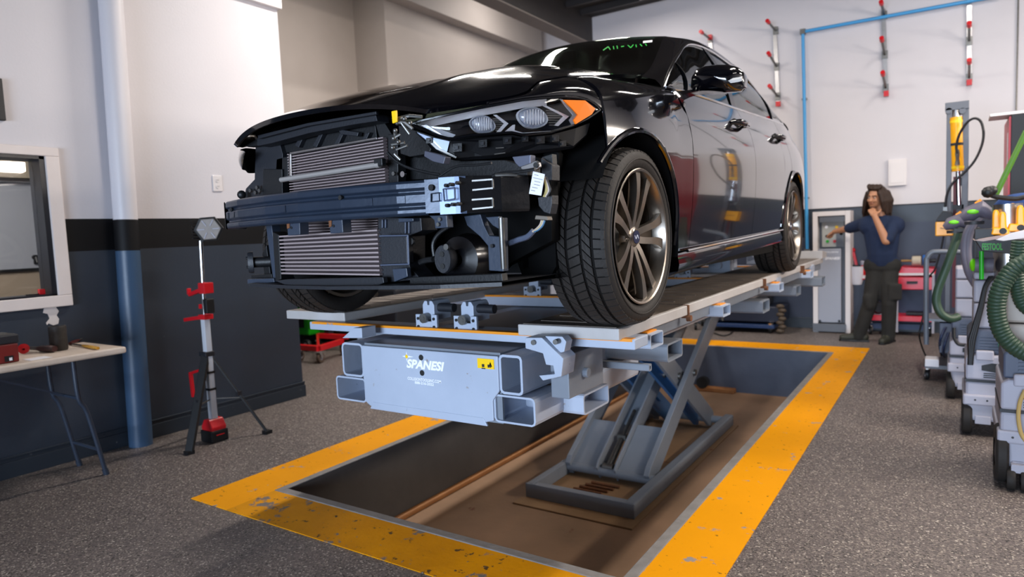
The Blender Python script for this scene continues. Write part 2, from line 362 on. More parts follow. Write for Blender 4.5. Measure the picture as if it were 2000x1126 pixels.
hk0, hk1 = at_x(67, 502, -6.9), at_x(82, 502, -6.9)
for i, (yy, hz_) in enumerate(((hk0.y, hk0.z), (hk1.y, hk1.z))):
    hk = MB(); hk.cyl((-6.9, yy, hz_), (-6.87, yy, hz_), .022, n=12); hk.cyl((-6.87, yy, hz_), (-6.85, yy, hz_-.05), .012, n=8); hk.box((-6.9, yy-.010, hz_-.06), (-6.885, yy+.010, hz_))
    tag(obj('coat_hook', hk, M_BLACKPL, smooth=True), ['left one of two small black hooks on the office wall behind window', 'right one of two small black hooks on the office wall behind window'][i], 'hook', 'hooks on the office wall')
sc = MB(); sc.box((WX-TH*.5, 1.872, WZ0+.0125), (WX-TH*.25, 1.905, WZ0+.047)); sc.box((WX-TH*.45, 1.80, WZ0+.0125), (WX-TH*.3, 1.872, WZ0+.020), 1)
tag(obj('red_clip', sc, [M_RED, M_BLACKPL], bevel=.004), 'small red clip on the window sill beside dark reveal', 'clip')
# picture edge at far left
p0 = at_x(0, 190, WX); pf = MB(); pf.box((WX, .55, at_x(2, 236, WX).z), (WX+.03, at_x(5, 200, WX).y, at_x(2, 155, WX).z))
tag(obj('picture_frame', pf, M_BLACKPL, bevel=.004), 'black frame on the white wall above the window at the photo edge', 'picture frame')
# wall damage patch under the window : bare plaster
c = at_x(100, 615, WX); dmg = MB()
pts = [(-.035, .055), (-.01, .062), (.03, .05), (.045, .02), (.03, -.005), (.042, -.03), (.035, -.06), (.005, -.066), (-.02, -.05), (-.03, -.06), (-.034, -.045), (-.012, -.02), (-.02, .01), (-.045, .02)]
dmg.prism(pts, (WX+.0005, c.y, c.z), (0, 1, 0), (0, 0, 1), .002)
obj('bare_plaster_patch', dmg, mat('bare_plaster', 'd8d0cc', .8), bpy.data.objects['wall_left'], label='white patch of bare plaster below the window') if False else None
wlx = bpy.data.objects['wall_left']
def on_wall(mb, name, m, label=None):
    o = obj(name, mb, m, wlx, label=label); o.location = -wlx.location; return o
WLOC['wall_left'] = wlx.location.copy()
on_wall(dmg, 'bare_plaster_patch', mat('bare_plaster', 'd8d0cc', .8), 'white patch of bare plaster below the window')
wr = MB(); wr.tube([(WX+.004, c.y-.05+.1*t, c.z+.055+.03*math.sin(PI*t)) for t in [i/8 for i in range(9)]], .003, n=6)
on_wall(wr, 'loose_wire', M_STEEL)
# outlet
c = at_x(424, 358, WX); ot = MB(); ot.box((WX, c.y-.04, c.z-.062), (WX+.008, c.y+.04, c.z+.062))
o_ = thing('wall_outlet', 'white double power outlet on the white wall left of the car', 'outlet', (WX, c.y, c.z-.062))
obj('cover_plate', ot, M_TRIMW, o_, bevel=.003)
for s in (-1, 1):
    k = MB(); k.cyl((WX+.008, c.y, c.z+s*.024), (WX+.011, c.y, c.z+s*.024), .017, n=14)
    k.box((WX+.011, c.y-.007, c.z+s*.024-.004), (WX+.012, c.y-.005, c.z+s*.024+.006), 1); k.box((WX+.011, c.y+.005, c.z+s*.024-.004), (WX+.012, c.y+.007, c.z+s*.024+.006), 1)
    obj('socket', k, [M_TRIMW, M_BLACKINK], o_)
# round steel column, standing just off the partition, slightly out of plumb
ct = at_x(212, 0, WX+.06); cb = at_x(272, 868, WX+.06)
cl = MB(); r = .075; A = Vector((WX+.085, cb.y, 0)); B = A + (Vector((WX+.085, ct.y, ct.z))-A)*((CEIL)/ct.z)
def cpt(z): return A + (B-A)*(z/CEIL)
cl.cyl(cpt(0), cpt(SZB-.01), r, n=32, mi=0); cl.cyl(cpt(SZB-.01), cpt(SZT-.012), r, n=32, mi=1); cl.cyl(cpt(SZT-.012), cpt(CEIL), r, n=32, mi=2)
struct('trim_3', cl, [M_COLBLUE, M_STRIPE, M_COLUMN], smooth=True)

# side bay beyond the partition
b1 = MB()
for z0, z1, mi in ((0, SZB, 0), (SZB, SZT, 1), (SZT, 5.4, 2)):
    b1.box((-7.3, WE, z0), (-7.2, 7.04, z1), mi); b1.box((-7.3, 7.04, z0), (-6.6, 7.14, z1), mi); b1.box((-6.7, 7.14, z0), (-6.6, 11.4, z1), mi)
struct('wall_bay', b1, [M_SLATE, M_STRIPE, M_GREYWALL])
b2 = MB(); b2.box((-6.6, 7.04, 4.66), (-6.38, 10.95, 5.4)); struct('trim_4', b2, M_GREYWALL)
b3 = MB(); b3.box((-7.3, 11.3, 0), (-4.44, 11.4, 5.4)); b3.box((-4.54, BW, 0), (-4.44, 11.4, 5.4)); struct('wall_bay_back', b3, M_WHITE)
b4 = MB(); b4.box((-7.3, WE-.2, 5.3), (-4.6, 11.4, 5.42)); struct('ceiling_bay', b4, M_CEIL)
ff = at_y(1040, 90, 10.9); fa = thing('wall_fan', 'round grey fan hanging in the bay corner beyond the windshield', 'fan', tuple(ff))
fm = MB(); fm.lathe([(.02, -.06), (.13, -.06), (.15, -.03), (.15, .03), (.13, .06), (.11, .06), (.11, -.02), (.02, -.02)], ff, (.6, -.8, 0), 20); obj('housing', fm, M_TOWER, fa, smooth=True)
fm = MB(); fm.lathe([(.001, .03), (.05, .03), (.055, .0), (.05, -.02)], ff, (.6, -.8, 0), 14); obj('hub', fm, M_LGREY, fa, smooth=True)

# back wall: white above, black line, blue grey below
bk = MB()
for z0, z1, mi in ((0, 1.30, 0), (1.30, 1.495, 1), (1.495, 1.508, 2), (1.508, CEIL, 3)):
    bk.box((-4.44, BW, z0), (3.0, BW+.15, z1), mi)
struct('wall_back', bk, [M_NAVY, M_SLATE, M_STRIPE, M_WHITE])
bb = MB(); bb.box((-4.44, BW-.016, 0), (3.0, BW, .13)); bb.box((-4.44, BW-.02, .115), (3.0, BW-.014, .135)); struct('baseboard_back', bb, M_BASEB, bevel=.003)
rw = MB()
for z0, z1, mi in ((0, 1.30, 0), (1.30, 1.495, 1), (1.495, 1.508, 2), (1.508, CEIL, 3)):
    rw.box((3.0, -5.2, z0), (3.15, BW+.15, z1), mi)
struct('wall_right', rw, [M_NAVY, M_SLATE, M_STRIPE, M_WHITE])
fw = MB(); fw.box((-4.95, -5.3, 3.3), (3.0, -5.2, CEIL)); fw.box((-4.95, -5.3, 0), (-3.1, -5.2, 3.3)); fw.box((1.5, -5.3, 0), (3.0, -5.2, 3.3)); struct('wall_front', fw, M_WHITE)  # unseen wall, its gap left for the assumed door opening
# ceiling with joists and main beam
ce = MB(); ce.box((-4.6, -5.2, CEIL), (3.1, BW+.15, CEIL+.1)); cei = struct('ceiling', ce, M_CEIL)
for i, yy in enumerate([7.4+.42*k for k in range(4)] + [2.0, 3.5, 5.0, 6.3]):
    j = MB(); j.box((-4.4, yy, CEIL-.09), (3.0, yy+.05, CEIL)); obj('joist', j, M_BEAM, cei)
bm_ = MB(); zb = 4.05
bm_.box((-4.64, -5.2, zb), (-4.42, BW, zb+.02), 1); bm_.box((-4.54, -5.2, zb+.02), (-4.52, BW, CEIL+.9), 0); bm_.box((-4.47, -5.2, zb+.02), (-4.45, BW, CEIL), 0)
struct('trim_5', bm_, [M_BEAM, M_BEAMLOW])
for i, ((lx, ly), e_) in enumerate(zip(LAMPS, LAMP_W)):
    t = thing('ceiling_light', ['strip light over the pit, on the left', 'strip light glinting at the top edge near the back wall', 'strip light over the front of the right aisle', 'strip light over the back of the right aisle', 'strip light near the right wall at the front', 'strip light near the right wall at the middle'][i], 'light', (lx, ly, CEIL-.15), 'ceiling strip lights')
    h = MB(); h.prism([(-.09, 0), (.09, 0), (.05, .05), (-.05, .05)], (lx, ly-.78, CEIL-.145), (1, 0, 0), (0, 0, 1), -1.56); obj('housing', h, M_TRIMW, t)
    for s in (-.6, .6):
        h = MB(); h.cyl((lx, ly+s, CEIL-.1), (lx, ly+s, CEIL), .012, n=8); obj('hanger', h, M_STEEL, t)

for i, (wy, e_) in enumerate(ADDED_SIDE_LIGHTS):  # housings made up for the added side lights, out of view
    t = thing('wall_light', ['front one of two strip lamps on the right wall', 'rear one of two strip lamps on the right wall'][i], 'light', (2.96, wy, 2.65))
    h = MB(); h.box((2.93, wy-.8, 2.62), (3.0, wy+.8, 2.88)); obj('housing', h, M_TRIMW, t, bevel=.008)
    h = MB(); h.box((2.90, wy-.8, 2.885), (3.0, wy+.8, 2.90)); obj('hood', h, M_TRIMW, t)
# ================================================================== STRAIGHTENING BENCH ON A SCISSOR LIFT
HP = 0.993
XA, YA, ZA = Vector((1,0,0)), Vector((0,1,0)), Vector((0,0,1))
bench = thing('frame_bench', 'grey steel collision repair bench on a scissor lift standing in the pit under the car', 'bench', (-2.08, 4.6, PZ))
# --- base frame in the pit
pm = MB(); pm.box((-2.53, 3.70, PZ), (-1.645, 6.15, PZ+.012)); obj('base_plate', pm, mat('dusty_base_plate', '9a7a58', .7, var=('7a5e42', 3, .8), bump=(40, .2), worn=('7a4420', 4, .66)), bench, bevel=.003, label='rust stained base plate')
b = MB(); b.box((-2.50, 3.825, PZ+.012), (-1.682, 3.839, PZ+.112)); b.box((-2.44, 3.84, PZ+.09), (-1.76, 3.90, PZ+.105)); obj('base_bar', b, M_BENCHD, bench, bevel=.004)
b = MB(); b.ring_tube((-1.72, 3.84, PZ+.062), XA, ZA, YA, .075, .10, .006, 2.28); obj('base_rail', b, M_BENCHD, bench)
b = MB(); b.ring_tube((-2.47, 3.84, PZ+.062), XA, ZA, YA, .05, .10, .006, 2.28); obj('base_rail', b, M_BENCHD, bench)
for k in range(6):
    s = MB(); x0 = -2.30+.0*k; y = 3.98+.055*k; s.cyl((x0+.02*k, y, PZ+.022), (x0+.22+.02*k, y, PZ+.022), .011, n=8); obj('floor_rod', s, M_RUST, bench, smooth=True)
# --- scissor arms : A from the front foot up to the rear top, B from the rear foot up to the front top
ay0, az0, ay1, az1 = 4.36, -.425, 6.30, .74
by0, bz0, by1, bz1 = 6.02, -.42, 4.28, .74
def arm(name, x, w, p, q, h, m, lab=None):
    a = MB(); P, Q = Vector((x, p[0], p[1])), Vector((x, q[0], q[1])); d = (Q-P).normalized()
    n = Vector((0, -d.z, d.y))
    prof = [(-.02, -h*.38), (.04, -h/2), ((Q-P).length-.04, -h/2), ((Q-P).length+.02, -h*.38), ((Q-P).length+.02, h*.38), ((Q-P).length-.04, h/2), (.04, h/2), (-.02, h*.38)]
    a.prism(prof, P-Vector((w/2, 0, 0)), d, n, w)
    o = obj(name, a, m, bench, bevel=.004, label=lab)
    for yz in (p, q, ((p[0]+q[0])/2, (p[1]+q[1])/2)):
        k = MB(); k.cyl((x-w/2-.018, yz[0], yz[1]), (x+w/2+.018, yz[0], yz[1]), .026, n=14); obj('pivot_pin', k, M_STEEL, o, smooth=True)
    return o
arm('scissor_arm', -1.80, .042, (ay0, az0), (ay1, az1), .155, M_BENCHD)
arm('scissor_arm', -2.43, .042, (ay0, az0), (ay1, az1), .155, M_BENCHD)
arm('scissor_arm', -1.86, .030, (by0, bz0), (by1, bz1), .16, M_BENCHD)
arm('scissor_arm', -2.37, .030, (by0, bz0), (by1, bz1), .16, M_BENCHD)
for x in (-2.255, -1.985): arm('scissor_arm', x, .03, (by0, bz0), (by1, bz1), .17, M_LIFTBLUE, 'blue inner scissor arm')
# centre channel of the A pair : two flanges and a web
P, Q = Vector((0, ay0, az0)), Vector((0, ay1, az1)); d = (Q-P).normalized(); n = Vector((0, -d.z, d.y))
for x in (-2.19, -2.045):
    arm('scissor_arm', x, .016, (ay0, az0), (ay1, az1), .15, M_BENCHD)
wb = MB(); wb.prism([(.52, -.05), ((Q-P).length-.1, -.05), ((Q-P).length-.1, -.035), (.52, -.035)], (-2.182, P.y, P.z), d, n, .13); obj('channel_web', wb, M_BENCHD, bench)
for x0, x1 in ((-2.415, -2.20), (-2.035, -1.815)):
    wb = MB(); wb.prism([(-.02, .015), (.47, .015), (.47, .03), (-.02, .03)], (x0, P.y, P.z), d, n, x1-x0); obj('arm_cover_plate', wb, M_BENCHD, bench, bevel=.003)
P2, Q2 = Vector((0, by0, bz0)), Vector((0, by1, bz1)); d2 = (Q2-P2).normalized(); n2 = Vector((0, -d2.z, d2.y))
for x0, x1 in ((-2.35, -2.22), (-2.02, -1.885)):
    wb = MB(); wb.prism([(.35, -.02), (1.75, -.02), (1.75, .0), (.35, .0)], (x0, P2.y, P2.z), d2, n2, x1-x0); obj('cross_plate', wb, M_LIFTBLUE, bench, label='blue plate between the rear scissor arms')
for y, z in ((ay0, az0), (by0, bz0), (ay1, az1), (by1, bz1)):
    k = MB(); k.cyl((-2.5, y, z), (-1.75, y, z), .034, n=16); obj('cross_shaft', k, M_BENCHD, bench, smooth=True)
cy_ = MB(); a0 = Vector((-2.118, ay0, az0))+n*.02
cy_.cyl(a0+d*.03, a0+d*.30, .024, n=14); cy_.cyl(a0+d*.30, a0+d*.62, .014, n=12); cy_.cyl(a0-Vector((.04,0,0))+d*.03, a0+Vector((.04,0,0))+d*.03, .03, n=12); cy_.box(a0+d*.33-Vector((.035,.02,.02)), a0+d*.33+Vector((.035,.02,.02)))
obj('hydraulic_cylinder', cy_, M_STEEL, bench, smooth=True, label='bright hydraulic cylinder')
# --- sub frame on the arms
for x in (-1.83, -2.40):
    s = MB(); s.ring_tube((x, 2.9, .80), XA, ZA, YA, .08, .10, .006, 4.1); obj('subframe_rail', s, M_BENCHD, bench)
# lengthwise main tubes with open ends (upper tall, lower flat), front plate with lettering
FY = 2.12
def P3(u, v, y=FY): return at_y(u, v, y)
xl0, xl1, xr0, xr1 = P3(668, 690).x, P3(709, 690).x, P3(975, 720).x, P3(1020, 720).x
zt, zm, zl = .892, .735, .618
for x0, x1 in ((xl0, xl1), (xr0, xr1)):
    t = MB(); t.ring_tube(((x0+x1)/2, FY, (zt+zm)/2), XA, ZA, YA, abs(x1-x0), zt-zm, .010, 4.6); obj('main_tube', t, M_BENCH, bench)
xa, xb, xc_, xd = P3(657, 750).x, P3(714, 750).x, P3(965, 790).x, P3(1045, 790).x
for x0, x1 in ((xa, xb), (xc_, xd)):
    t = MB(); t.ring_tube(((x0+x1)/2, FY, (zm+zl)/2-.002), XA, ZA, YA, abs(x1-x0), zm-zl-.004, .008, 1.0); obj('lower_tube', t, M_BENCH, bench)
fp = MB()
prof = [(xl1, .885), (xr0, .885), (xr0, zm+.01), (xc_, zm-.03), (xc_, zl+.005), (xc_-.05, zl-.008), (xb+.03, zl-.008), (xb, zl+.01), (xb, zm-.03), (xl1, zm+.01)]
fp.prism(prof, (0, FY+.008, 0), XA, ZA, .016)
front_plate = obj('front_plate', fp, M_BENCH, bench, bevel=.004)
bt = MB(); bt.prism([(0, zl-.008), (0, .895), (.0, .895), (4.4, .895), (4.4, .885), (.012, .885), (.012, zl-.008)], (xl1, FY+.012, 0), YA, ZA, (xr0-xl1)); obj('deck_plate', bt, M_BENCHD, bench)
lip = MB(); lip.prism([(xb+.03, zl-.02), (xc_-.03, zl-.02), (xc_-.05, zl+.012), (xb+.05, zl+.012)], (0, FY+.0, 0), XA, ZA, .01); obj('lower_lip', lip, M_BENCH, front_plate, bevel=.002)
for u, v in ((825, 697), (827, 727)):
    h = MB(); c = P3(u, v); h.cyl((c.x, FY-.0095, c.z), (c.x, FY+.0, c.z), .0125, n=16); obj('bolt_hole', h, M_BLACKINK, front_plate, smooth=True)
# yellow warning label
a, c = P3(935, 698), P3(968, 720)
yl = MB(); yl.box((a.x, FY-.0105, c.z), (c.x, FY-.0085, a.z)); ylo = obj('warning_label', yl, M_YLABEL, front_plate, label='small yellow warning label')
k = MB()
for i, (dx, wdt) in enumerate(((.022, .012), (.05, .010), (.062, .004))): k.box((a.x+dx, FY-.0115, a.z-.034), (a.x+dx+wdt, FY-.0104, a.z-.022))
k.box((a.x+.02, FY-.0115, a.z-.041), (a.x+.038, FY-.0104, a.z-.037))
k.prism([(0, 0), (.016, 0), (.008, .02)], (a.x+.055, FY-.0105, a.z-.03), XA, ZA, -.001); obj('label_print', k, M_BLACKINK, ylo) if False else obj('label_print', k, M_BLACKINK, front_plate)
def text(body, loc, ex, ey, size_x, m, parent, name='lettering', shear=0.0, height=None, bold=0.0, depth=.0006):
    cu = bpy.data.curves.new('t', 'FONT'); cu.body = body; cu.size = 1; cu.extrude = 0.0; cu.shear = shear; cu.offset = bold; cu.resolution_u = 3
    tmp = bpy.data.objects.new('t', cu); COL.objects.link(tmp); bpy.context.view_layer.update()
    dg = bpy.context.evaluated_depsgraph_get(); me = bpy.data.meshes.new_from_object(tmp.evaluated_get(dg))
    bpy.data.objects.remove(tmp); bpy.data.curves.remove(cu)
    xs = [v.co.x for v in me.vertices]; ys = [v.co.y for v in me.vertices]; wd = max(xs)-min(xs); ht = max(ys)-min(ys)
    sx = size_x/wd; sy = sx if height is None else height/ht
    ex, ey = Vector(ex), Vector(ey); n = ex.cross(ey).normalized()
    mb = MB(); mb.add([Vector(loc)+ex*((v.co.x-min(xs))*sx)+ey*((v.co.y-min(ys))*sy)+n*depth for v in me.vertices], [list(p.vertices) for p in me.polygons])
    bpy.data.meshes.remove(me)
    return obj(name, mb, m, parent, fix=False)
ta, tb = P3(797, 718), P3(871, 722)
e1 = (P3(871, 722)-P3(799, 717))
text('SPANESI', (P3(797, 717).x, FY-.0085, P3(797, 717).z), (1, 0, 0), (0, 0, 1), P3(871, 720).x-P3(797, 717).x, M_WHITEINK, front_plate, 'brand_lettering', shear=.25, height=.040, bold=.045)
text('COLLISIONTOOLSINC.COM', (P3(799, 738).x, FY-.0085, P3(799, 740).z), (1, 0, 0), (0, 0, 1), P3(864, 743).x-P3(799, 738).x, M_WHITEINK, front_plate, 'web_lettering', height=.013, bold=.025)
text('888-216-2022', (P3(813, 747).x, FY-.0085, P3(813, 748).z), (1, 0, 0), (0, 0, 1), P3(850, 750).x-P3(813, 747).x, M_WHITEINK, front_plate, 'phone_lettering', height=.012, bold=.025)
s = P3(797, 695); sp = MB(); sp.prism([(-.026, 0), (-.004, .004), (0, .022), (.004, .004), (.04, .001), (.004, -.004), (0, -.022), (-.004, -.004)], (s.x, FY-.0082, s.z), XA, ZA, .001); obj('star_emblem', sp, M_WHITEINK, front_plate)
sp = MB(); sp.prism([(-.009, 0), (0, .010), (.009, 0), (0, -.010)], (s.x, FY-.0092, s.z), XA, ZA, .001); obj('star_centre', sp, M_YLABEL, front_plate)
# lower cross tubes sticking out to the right, open end towards the aisle
def cross_tube(x0, x1, y, z, w, h, lab=None, m=M_BENCH):
    t = MB(); t.ring_tube((x1, y, z), YA, ZA, -XA, w, h, .008, x1-x0); return obj('cross_tube', t, m, bench, label=lab)
cross_tube(-2.55, -1.235, 2.46, .660, .235, .085)
for y in (2.95, 4.75, 5.9):
    cross_tube(-3.05, -1.07+.0*y, y, .792, .20, .085, m=M_BENCHD)
cross_tube(-3.05, -1.0, 6.7, .80, .20, .085, m=M_BENCHD)
# clamp bracket holding the runway beam to the right main tube
p = [P3(1023, 658, 2.16), P3(1100, 660, 2.16)]
def polyxz(pts, y): return [(at_y(u, v, y).x, at_y(u, v, y).z) for u, v in pts]
cl = MB(); cl.prism(polyxz([(1025, 659), (1058, 659), (1090, 690), (1100, 700), (1096, 735), (1060, 743), (1052, 733), (1083, 730), (1080, 714), (1066, 712), (1060, 690), (1026, 680)], 2.13), (0, 2.13, 0), XA, ZA, -.10)
obj('beam_clamp', cl, M_BENCH, bench, bevel=.003)
cl = MB(); cl.prism(polyxz([(1060, 657), (1094, 658), (1102, 668), (1098, 688), (1090, 690)], 2.135), (0, 2.15, 0), XA, ZA, -.05); obj('clamp_plate', cl, M_BENCH, bench, bevel=.002)
cl = MB(); cl.prism(polyxz([(668, 660), (690, 640), (706, 640), (707, 660)], 2.13), (0, 2.13, 0), XA, ZA, -.09); obj('beam_clamp', cl, M_BENCH, bench, bevel=.003)
for (u, v) in ((1043, 668), (1086, 667)):
    c = P3(u, v, 2.128); k = MB(); k.cyl((c.x, 2.12, c.z), (c.x, 2.15, c.z), .010, n=12); obj('bolt', k, M_STEEL, bench, smooth=True)
sp_ = MB(); sp_.box((-1.30, 2.2, .72), (-1.22, 2.5, .89)); sp_.cyl((-1.225, 2.33, .80), (-1.20, 2.33, .80), .02, n=14); obj('spacer_block', sp_, M_BENCHD, bench, bevel=.004)
cross_tube(-1.6, -1.06, 2.62, .775, .03, .03, m=M_BENCHD)
# --- cross beams carrying the runways, with an orange stripe on top
def cross_beam(y0, x0, x1, z0, z1, dep):
    o = MB(); o.box((x0, y0, z0), (x1, y0+dep, z1)); ob = obj('cross_beam', o, M_BENCH, bench, bevel=.004)
    s = MB(); s.box((x0+.02, y0-.001, z1-.010), (x1-.01, y0+.035, z1+.001)); obj('orange_stripe', s, M_ORANGE, ob); return ob
XB0, XB1 = at_y(609, 630, 2.29).x, at_y(1240, 675, 2.275).x
cross_beam(2.275, XB0, XB1, .912, .952, .13)
cross_beam(3.55, -2.9, -1.05, .900, .965, .14)
cross_beam(5.0, -2.9, -1.05, .900, .965, .14)
cross_beam(6.4, -2.9, -1.05, .900, .965, .14)
# --- runways: thin steel decks with folded sides, in three lengths each
RR0, RR1 = -1.475, -1.03; RL0, RL1 = -3.03, -2.575
def runway(x0, x1, y0, y1, z, side):
    d_ = MB(); d_.box((x0, y0, z-.045), (x1, y1, z)); o = obj('runway', d_, [M_RUNRIM], bench, bevel=.004)
    t = MB(); t.box((x0+.016, y0+.016, z), (x1-.016, y1-.004, z+.0025)); obj('deck_sheet', t, M_RUNWAY, o)
    x = x1-.0 if side > 0 else x0
    n_ = int((y1-y0)/.16)
    for k in range(n_):
        s = MB(); yy = y0+.1+.16*k; s.box((x0+.05, yy, z+.0025), (x1-.09, yy+.012, z+.005)); obj('deck_rib', s, M_RUNWAY, o)
    return o
yr = [2.25, 3.02, 4.55, 5.9, 7.12]
RSH = lambda y: 0.0
for i in range(4):
    runway(RR0, RR1-.012*i, yr[i], yr[i+1]-.006, HP, 1)
    runway(RL0, RL1, max(yr[i], 2.33), yr[i+1]-.006, HP+.004, -1)
for y in (3.02, 4.55, 5.9):
    h = MB(); h.cyl((RR1-.005, y, HP-.060), (RR1+.016, y, HP-.060), .015, n=14); h.box((RR1-.03, y-.006, HP-.06), (RR1+.006, y+.006, HP+.002)); obj('runway_hinge', h, M_RUST, bench)
for y, l in ((2.55, .34), (3.55, .5), (4.9, .4), (6.1, .5)):
    h = MB(); h.ring_tube((RR1+.03, y, HP-.085), YA, ZA, -XA, .14, .06, .006, .30); obj('side_tube', h, M_BENCH, bench)
    s = MB(); s.box((RR1-.06, y-.05, HP-.056), (RR1+.01, y+.05, HP-.05)); obj('orange_stripe', s, M_ORANGE, bench)
rs = MB(); rs.prism([(2.6, -.10), (7.0, -.10), (7.0, -.05), (2.6, -.05)], (RR1-.07, 0, HP), YA, ZA, .03); obj('side_rail', rs, M_BENCHD, bench)
st_ = MB(); st_.prism([(0, 0), (.26, 0), (.26, .05), (.03, .075), (0, .075)], (RR0+.02, 7.0, HP), (0, 1, 0), ZA, .40); obj('wheel_stop', st_, M_RUNRIM, bench, bevel=.003)
# --- sliding clamp heads on the beams
def clamp_head(x, y, z, lab):
    bs = MB(); w_, h_, t_ = .125, .07, .014
    bs.prism([(-w_/2, 0), (w_/2, 0), (w_/2, h_), (w_/2-.032, h_), (w_/2-.032, h_*.55), (-w_/2+.032, h_*.55), (-w_/2+.032, h_), (-w_/2, h_)], (x, y, z-.012), XA, ZA, -t_)
    o = obj('clamp_base', bs, M_BENCH, bench, bevel=.002)
    bd = MB(); bd.prism([(-.034, .03), (.034, .03), (.034, .10), (.022, .118), (.008, .118), (.006, .10), (-.006, .10), (-.008, .118), (-.022, .118), (-.034, .10)], (x, y+.02, z), XA, ZA, -.12); obj('clamp_body', bd, M_BENCH, o, bevel=.002)
    k = MB(); k.cyl((x-.004, y-.018, z+.042), (x-.004, y+.02, z+.042), .022, n=18); k.cyl((x-.004, y-.02, z+.042), (x-.004, y-.012, z+.042), .010, n=12); obj('clamp_screw', k, M_STEEL, o, smooth=True)
    k = MB(); k.cyl((x+.034, y+.06, z+.085), (x+.12, y+.06, z+.085), .020, n=14); obj('clamp_pin', k, M_DARKPL, o, smooth=True)
    for sx in (-1, 1):
        for zz in (.045, .008):
            k = MB(); k.cyl((x+sx*(w_/2-.016), y-.004, z+zz-.006), (x+sx*(w_/2-.016), y+.002, z+zz-.006), .007, n=10); obj('bolt', k, M_BLACKPL, o)
for (u, v, y) in ((832, 622, 2.30), (908, 628, 2.30)):
    c = at_y(u, v, y); clamp_head(c.x, y, .952, '')
for (u, y) in ((1040, 3.56), (1125, 3.56)):
    c = at_y(u, 590, y); clamp_head(c.x, y, .965, '')
for x in (-2.2, -1.75):
    clamp_head(x, 5.02, .965, ''); clamp_head(x-.1, 6.42, .965, '')
for x, y, h in ((-1.62, 5.6, .10), (-1.75, 6.2, .16), (-2.3, 5.9, .12), (-1.6, 6.75, .14)):
    k = MB(); k.box((x-.09, y-.05, .965), (x+.09, y+.05, .965+h)); k.cyl((x, y-.05, .965+h*.6), (x, y-.09, .965+h*.6), .03, n=14); k.box((x-.03, y-.03, .965+h), (x+.03, y+.03, 1.0+h)); obj('rear_clamp', k, M_BENCH, bench, bevel=.004)
rod = MB(); rod.cyl(at_y(655, 575, 3.2), at_y(735, 574, 3.2), .018, n=12); obj('steel_rod', rod, M_STEEL, bench, smooth=True)
# ================================================================== THE CAR
CX, CY = -1.885, 2.357
def W(x, y, z): return Vector((CX+x, CY+y, HP+z))
def interp(t, pts):
    if t <= pts[0][0]: return pts[0][1]
    for (a, va), (b, vb) in zip(pts, pts[1:]):
        if t <= b: return va+(vb-va)*(t-a)/(b-a)
    return pts[-1][1]
def sm(t, pts):
    """smooth (Catmull-Rom) interpolation"""
    n = len(pts)
    if t <= pts[0][0]: return pts[0][1]
    if t >= pts[-1][0]: return pts[-1][1]
    for i in range(n-1):
        a, b = pts[i], pts[i+1]
        if t <= b[0]:
            h = b[0]-a[0]; u = (t-a[0])/h
            m0 = (b[1]-pts[i-1][1])/(b[0]-pts[i-1][0]) if i else (b[1]-a[1])/h
            m1 = (pts[i+2][1]-a[1])/(pts[i+2][0]-a[0]) if i < n-2 else (b[1]-a[1])/h
            return (2*u**3-3*u*u+1)*a[1]+(u**3-2*u*u+u)*h*m0+(-2*u**3+3*u*u)*b[1]+(u**3-u*u)*h*m1
M_CAR = mat('black_car_paint', '06060a', 0.10, spec=0.6, coat=1.0)
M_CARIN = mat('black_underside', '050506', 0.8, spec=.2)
M_BRIGHT = mat('bright_lamp_trim', 'e8e8ee', .18, .35)
M_TINT = mat('tinted_glass', '5a6a62', 0.02, trans=1.0)
M_WSHIELD = mat('windshield_glass', '98a898', 0.02, trans=1.0)
M_LENS = mat('clear_lens', 'ffffff', 0.03, trans=1.0)
M_RIM = mat('machined_wheel_alloy', 'a39a90', 0.28, 0.95, var=('8e867d', 30, 0.4))
M_RIMDARK = mat('dark_wheel_pocket', '4a4036', 0.42, 0.6)
M_FIN = mat('radiator_fins', '403637', 0.6, 0.5, var=('3c3234', 90, 0.9))
M_FINBAR = mat('radiator_tubes', 'b2a2a2', 0.45, 0.6)
M_CABIN = mat('cabin_trim', '3c3d3a', 0.7)
M_SIGNAL = mat('clear_signal_plastic', 'e6e2dc', 0.15, coat=1.0)
M_BEAMB = mat('bumper_beam_steel', '252f3e', 0.30, 0.35, var=('313d50', 4.0, 0.6), bump=(30, 0.08), worn=('6e4630', 12, 0.72))
car = thing('sedan_car', 'gloss black four door sedan without its front bumper, parked on the bench runways', 'car', tuple(W(0, 1.4, 0)))
Wd = [(-.40, .865), (-.25, .895), (0, .925), (.5, .925), (1.5, .93), (2.6, .93), (3.1, .92), (3.5, .87), (3.8, .77), (3.95, .62)]
PRF = [(.15, .95), (.25, .965), (.33, .975), (.45, .99), (.6, 1.0), (.74, .998), (.84, .978), (.90, .955), (.96, .915), (1.02, .885), (1.12, .84)]
def BX(y, z): return sm(y, Wd)*sm(z-.03*max(0, min(1, (y-.5)/2.2)), PRF)
BELT = [(.40, .958), (.484, .966), (.764, .99), (1.75, 1.037), (2.6, 1.078), (3.1, 1.10), (3.5, 1.08), (3.95, 1.03)]
ROCK = [(.4, .25), (.54, .255), (2.6, .312), (3.3, .33), (3.9, .36)]
AR = .388
def arch(y, yc, r=AR): 
    d = r*r-(y-yc)**2
    return .335+math.sqrt(d) if d > 0 else None
def side_panel(name, ys, zlo, zhi, xs, sgn, rows=16, m=M_CAR, lab=None, parent=None):
    mb = MB(); R = []
    for y in ys:
        a, b = zlo(y), zhi(y); R.append([W(sgn*xs(y, a+(b-a)*k/rows), y, a+(b-a)*k/rows) for k in range(rows+1)])
    mb.grid(R); o = orient(obj(name, mb, m, parent or car, smooth=True, label=lab), (sgn, 0, 0))
    md = o.modifiers.new('thick', 'SOLIDIFY'); md.thickness = .012; md.offset = -1
    return o
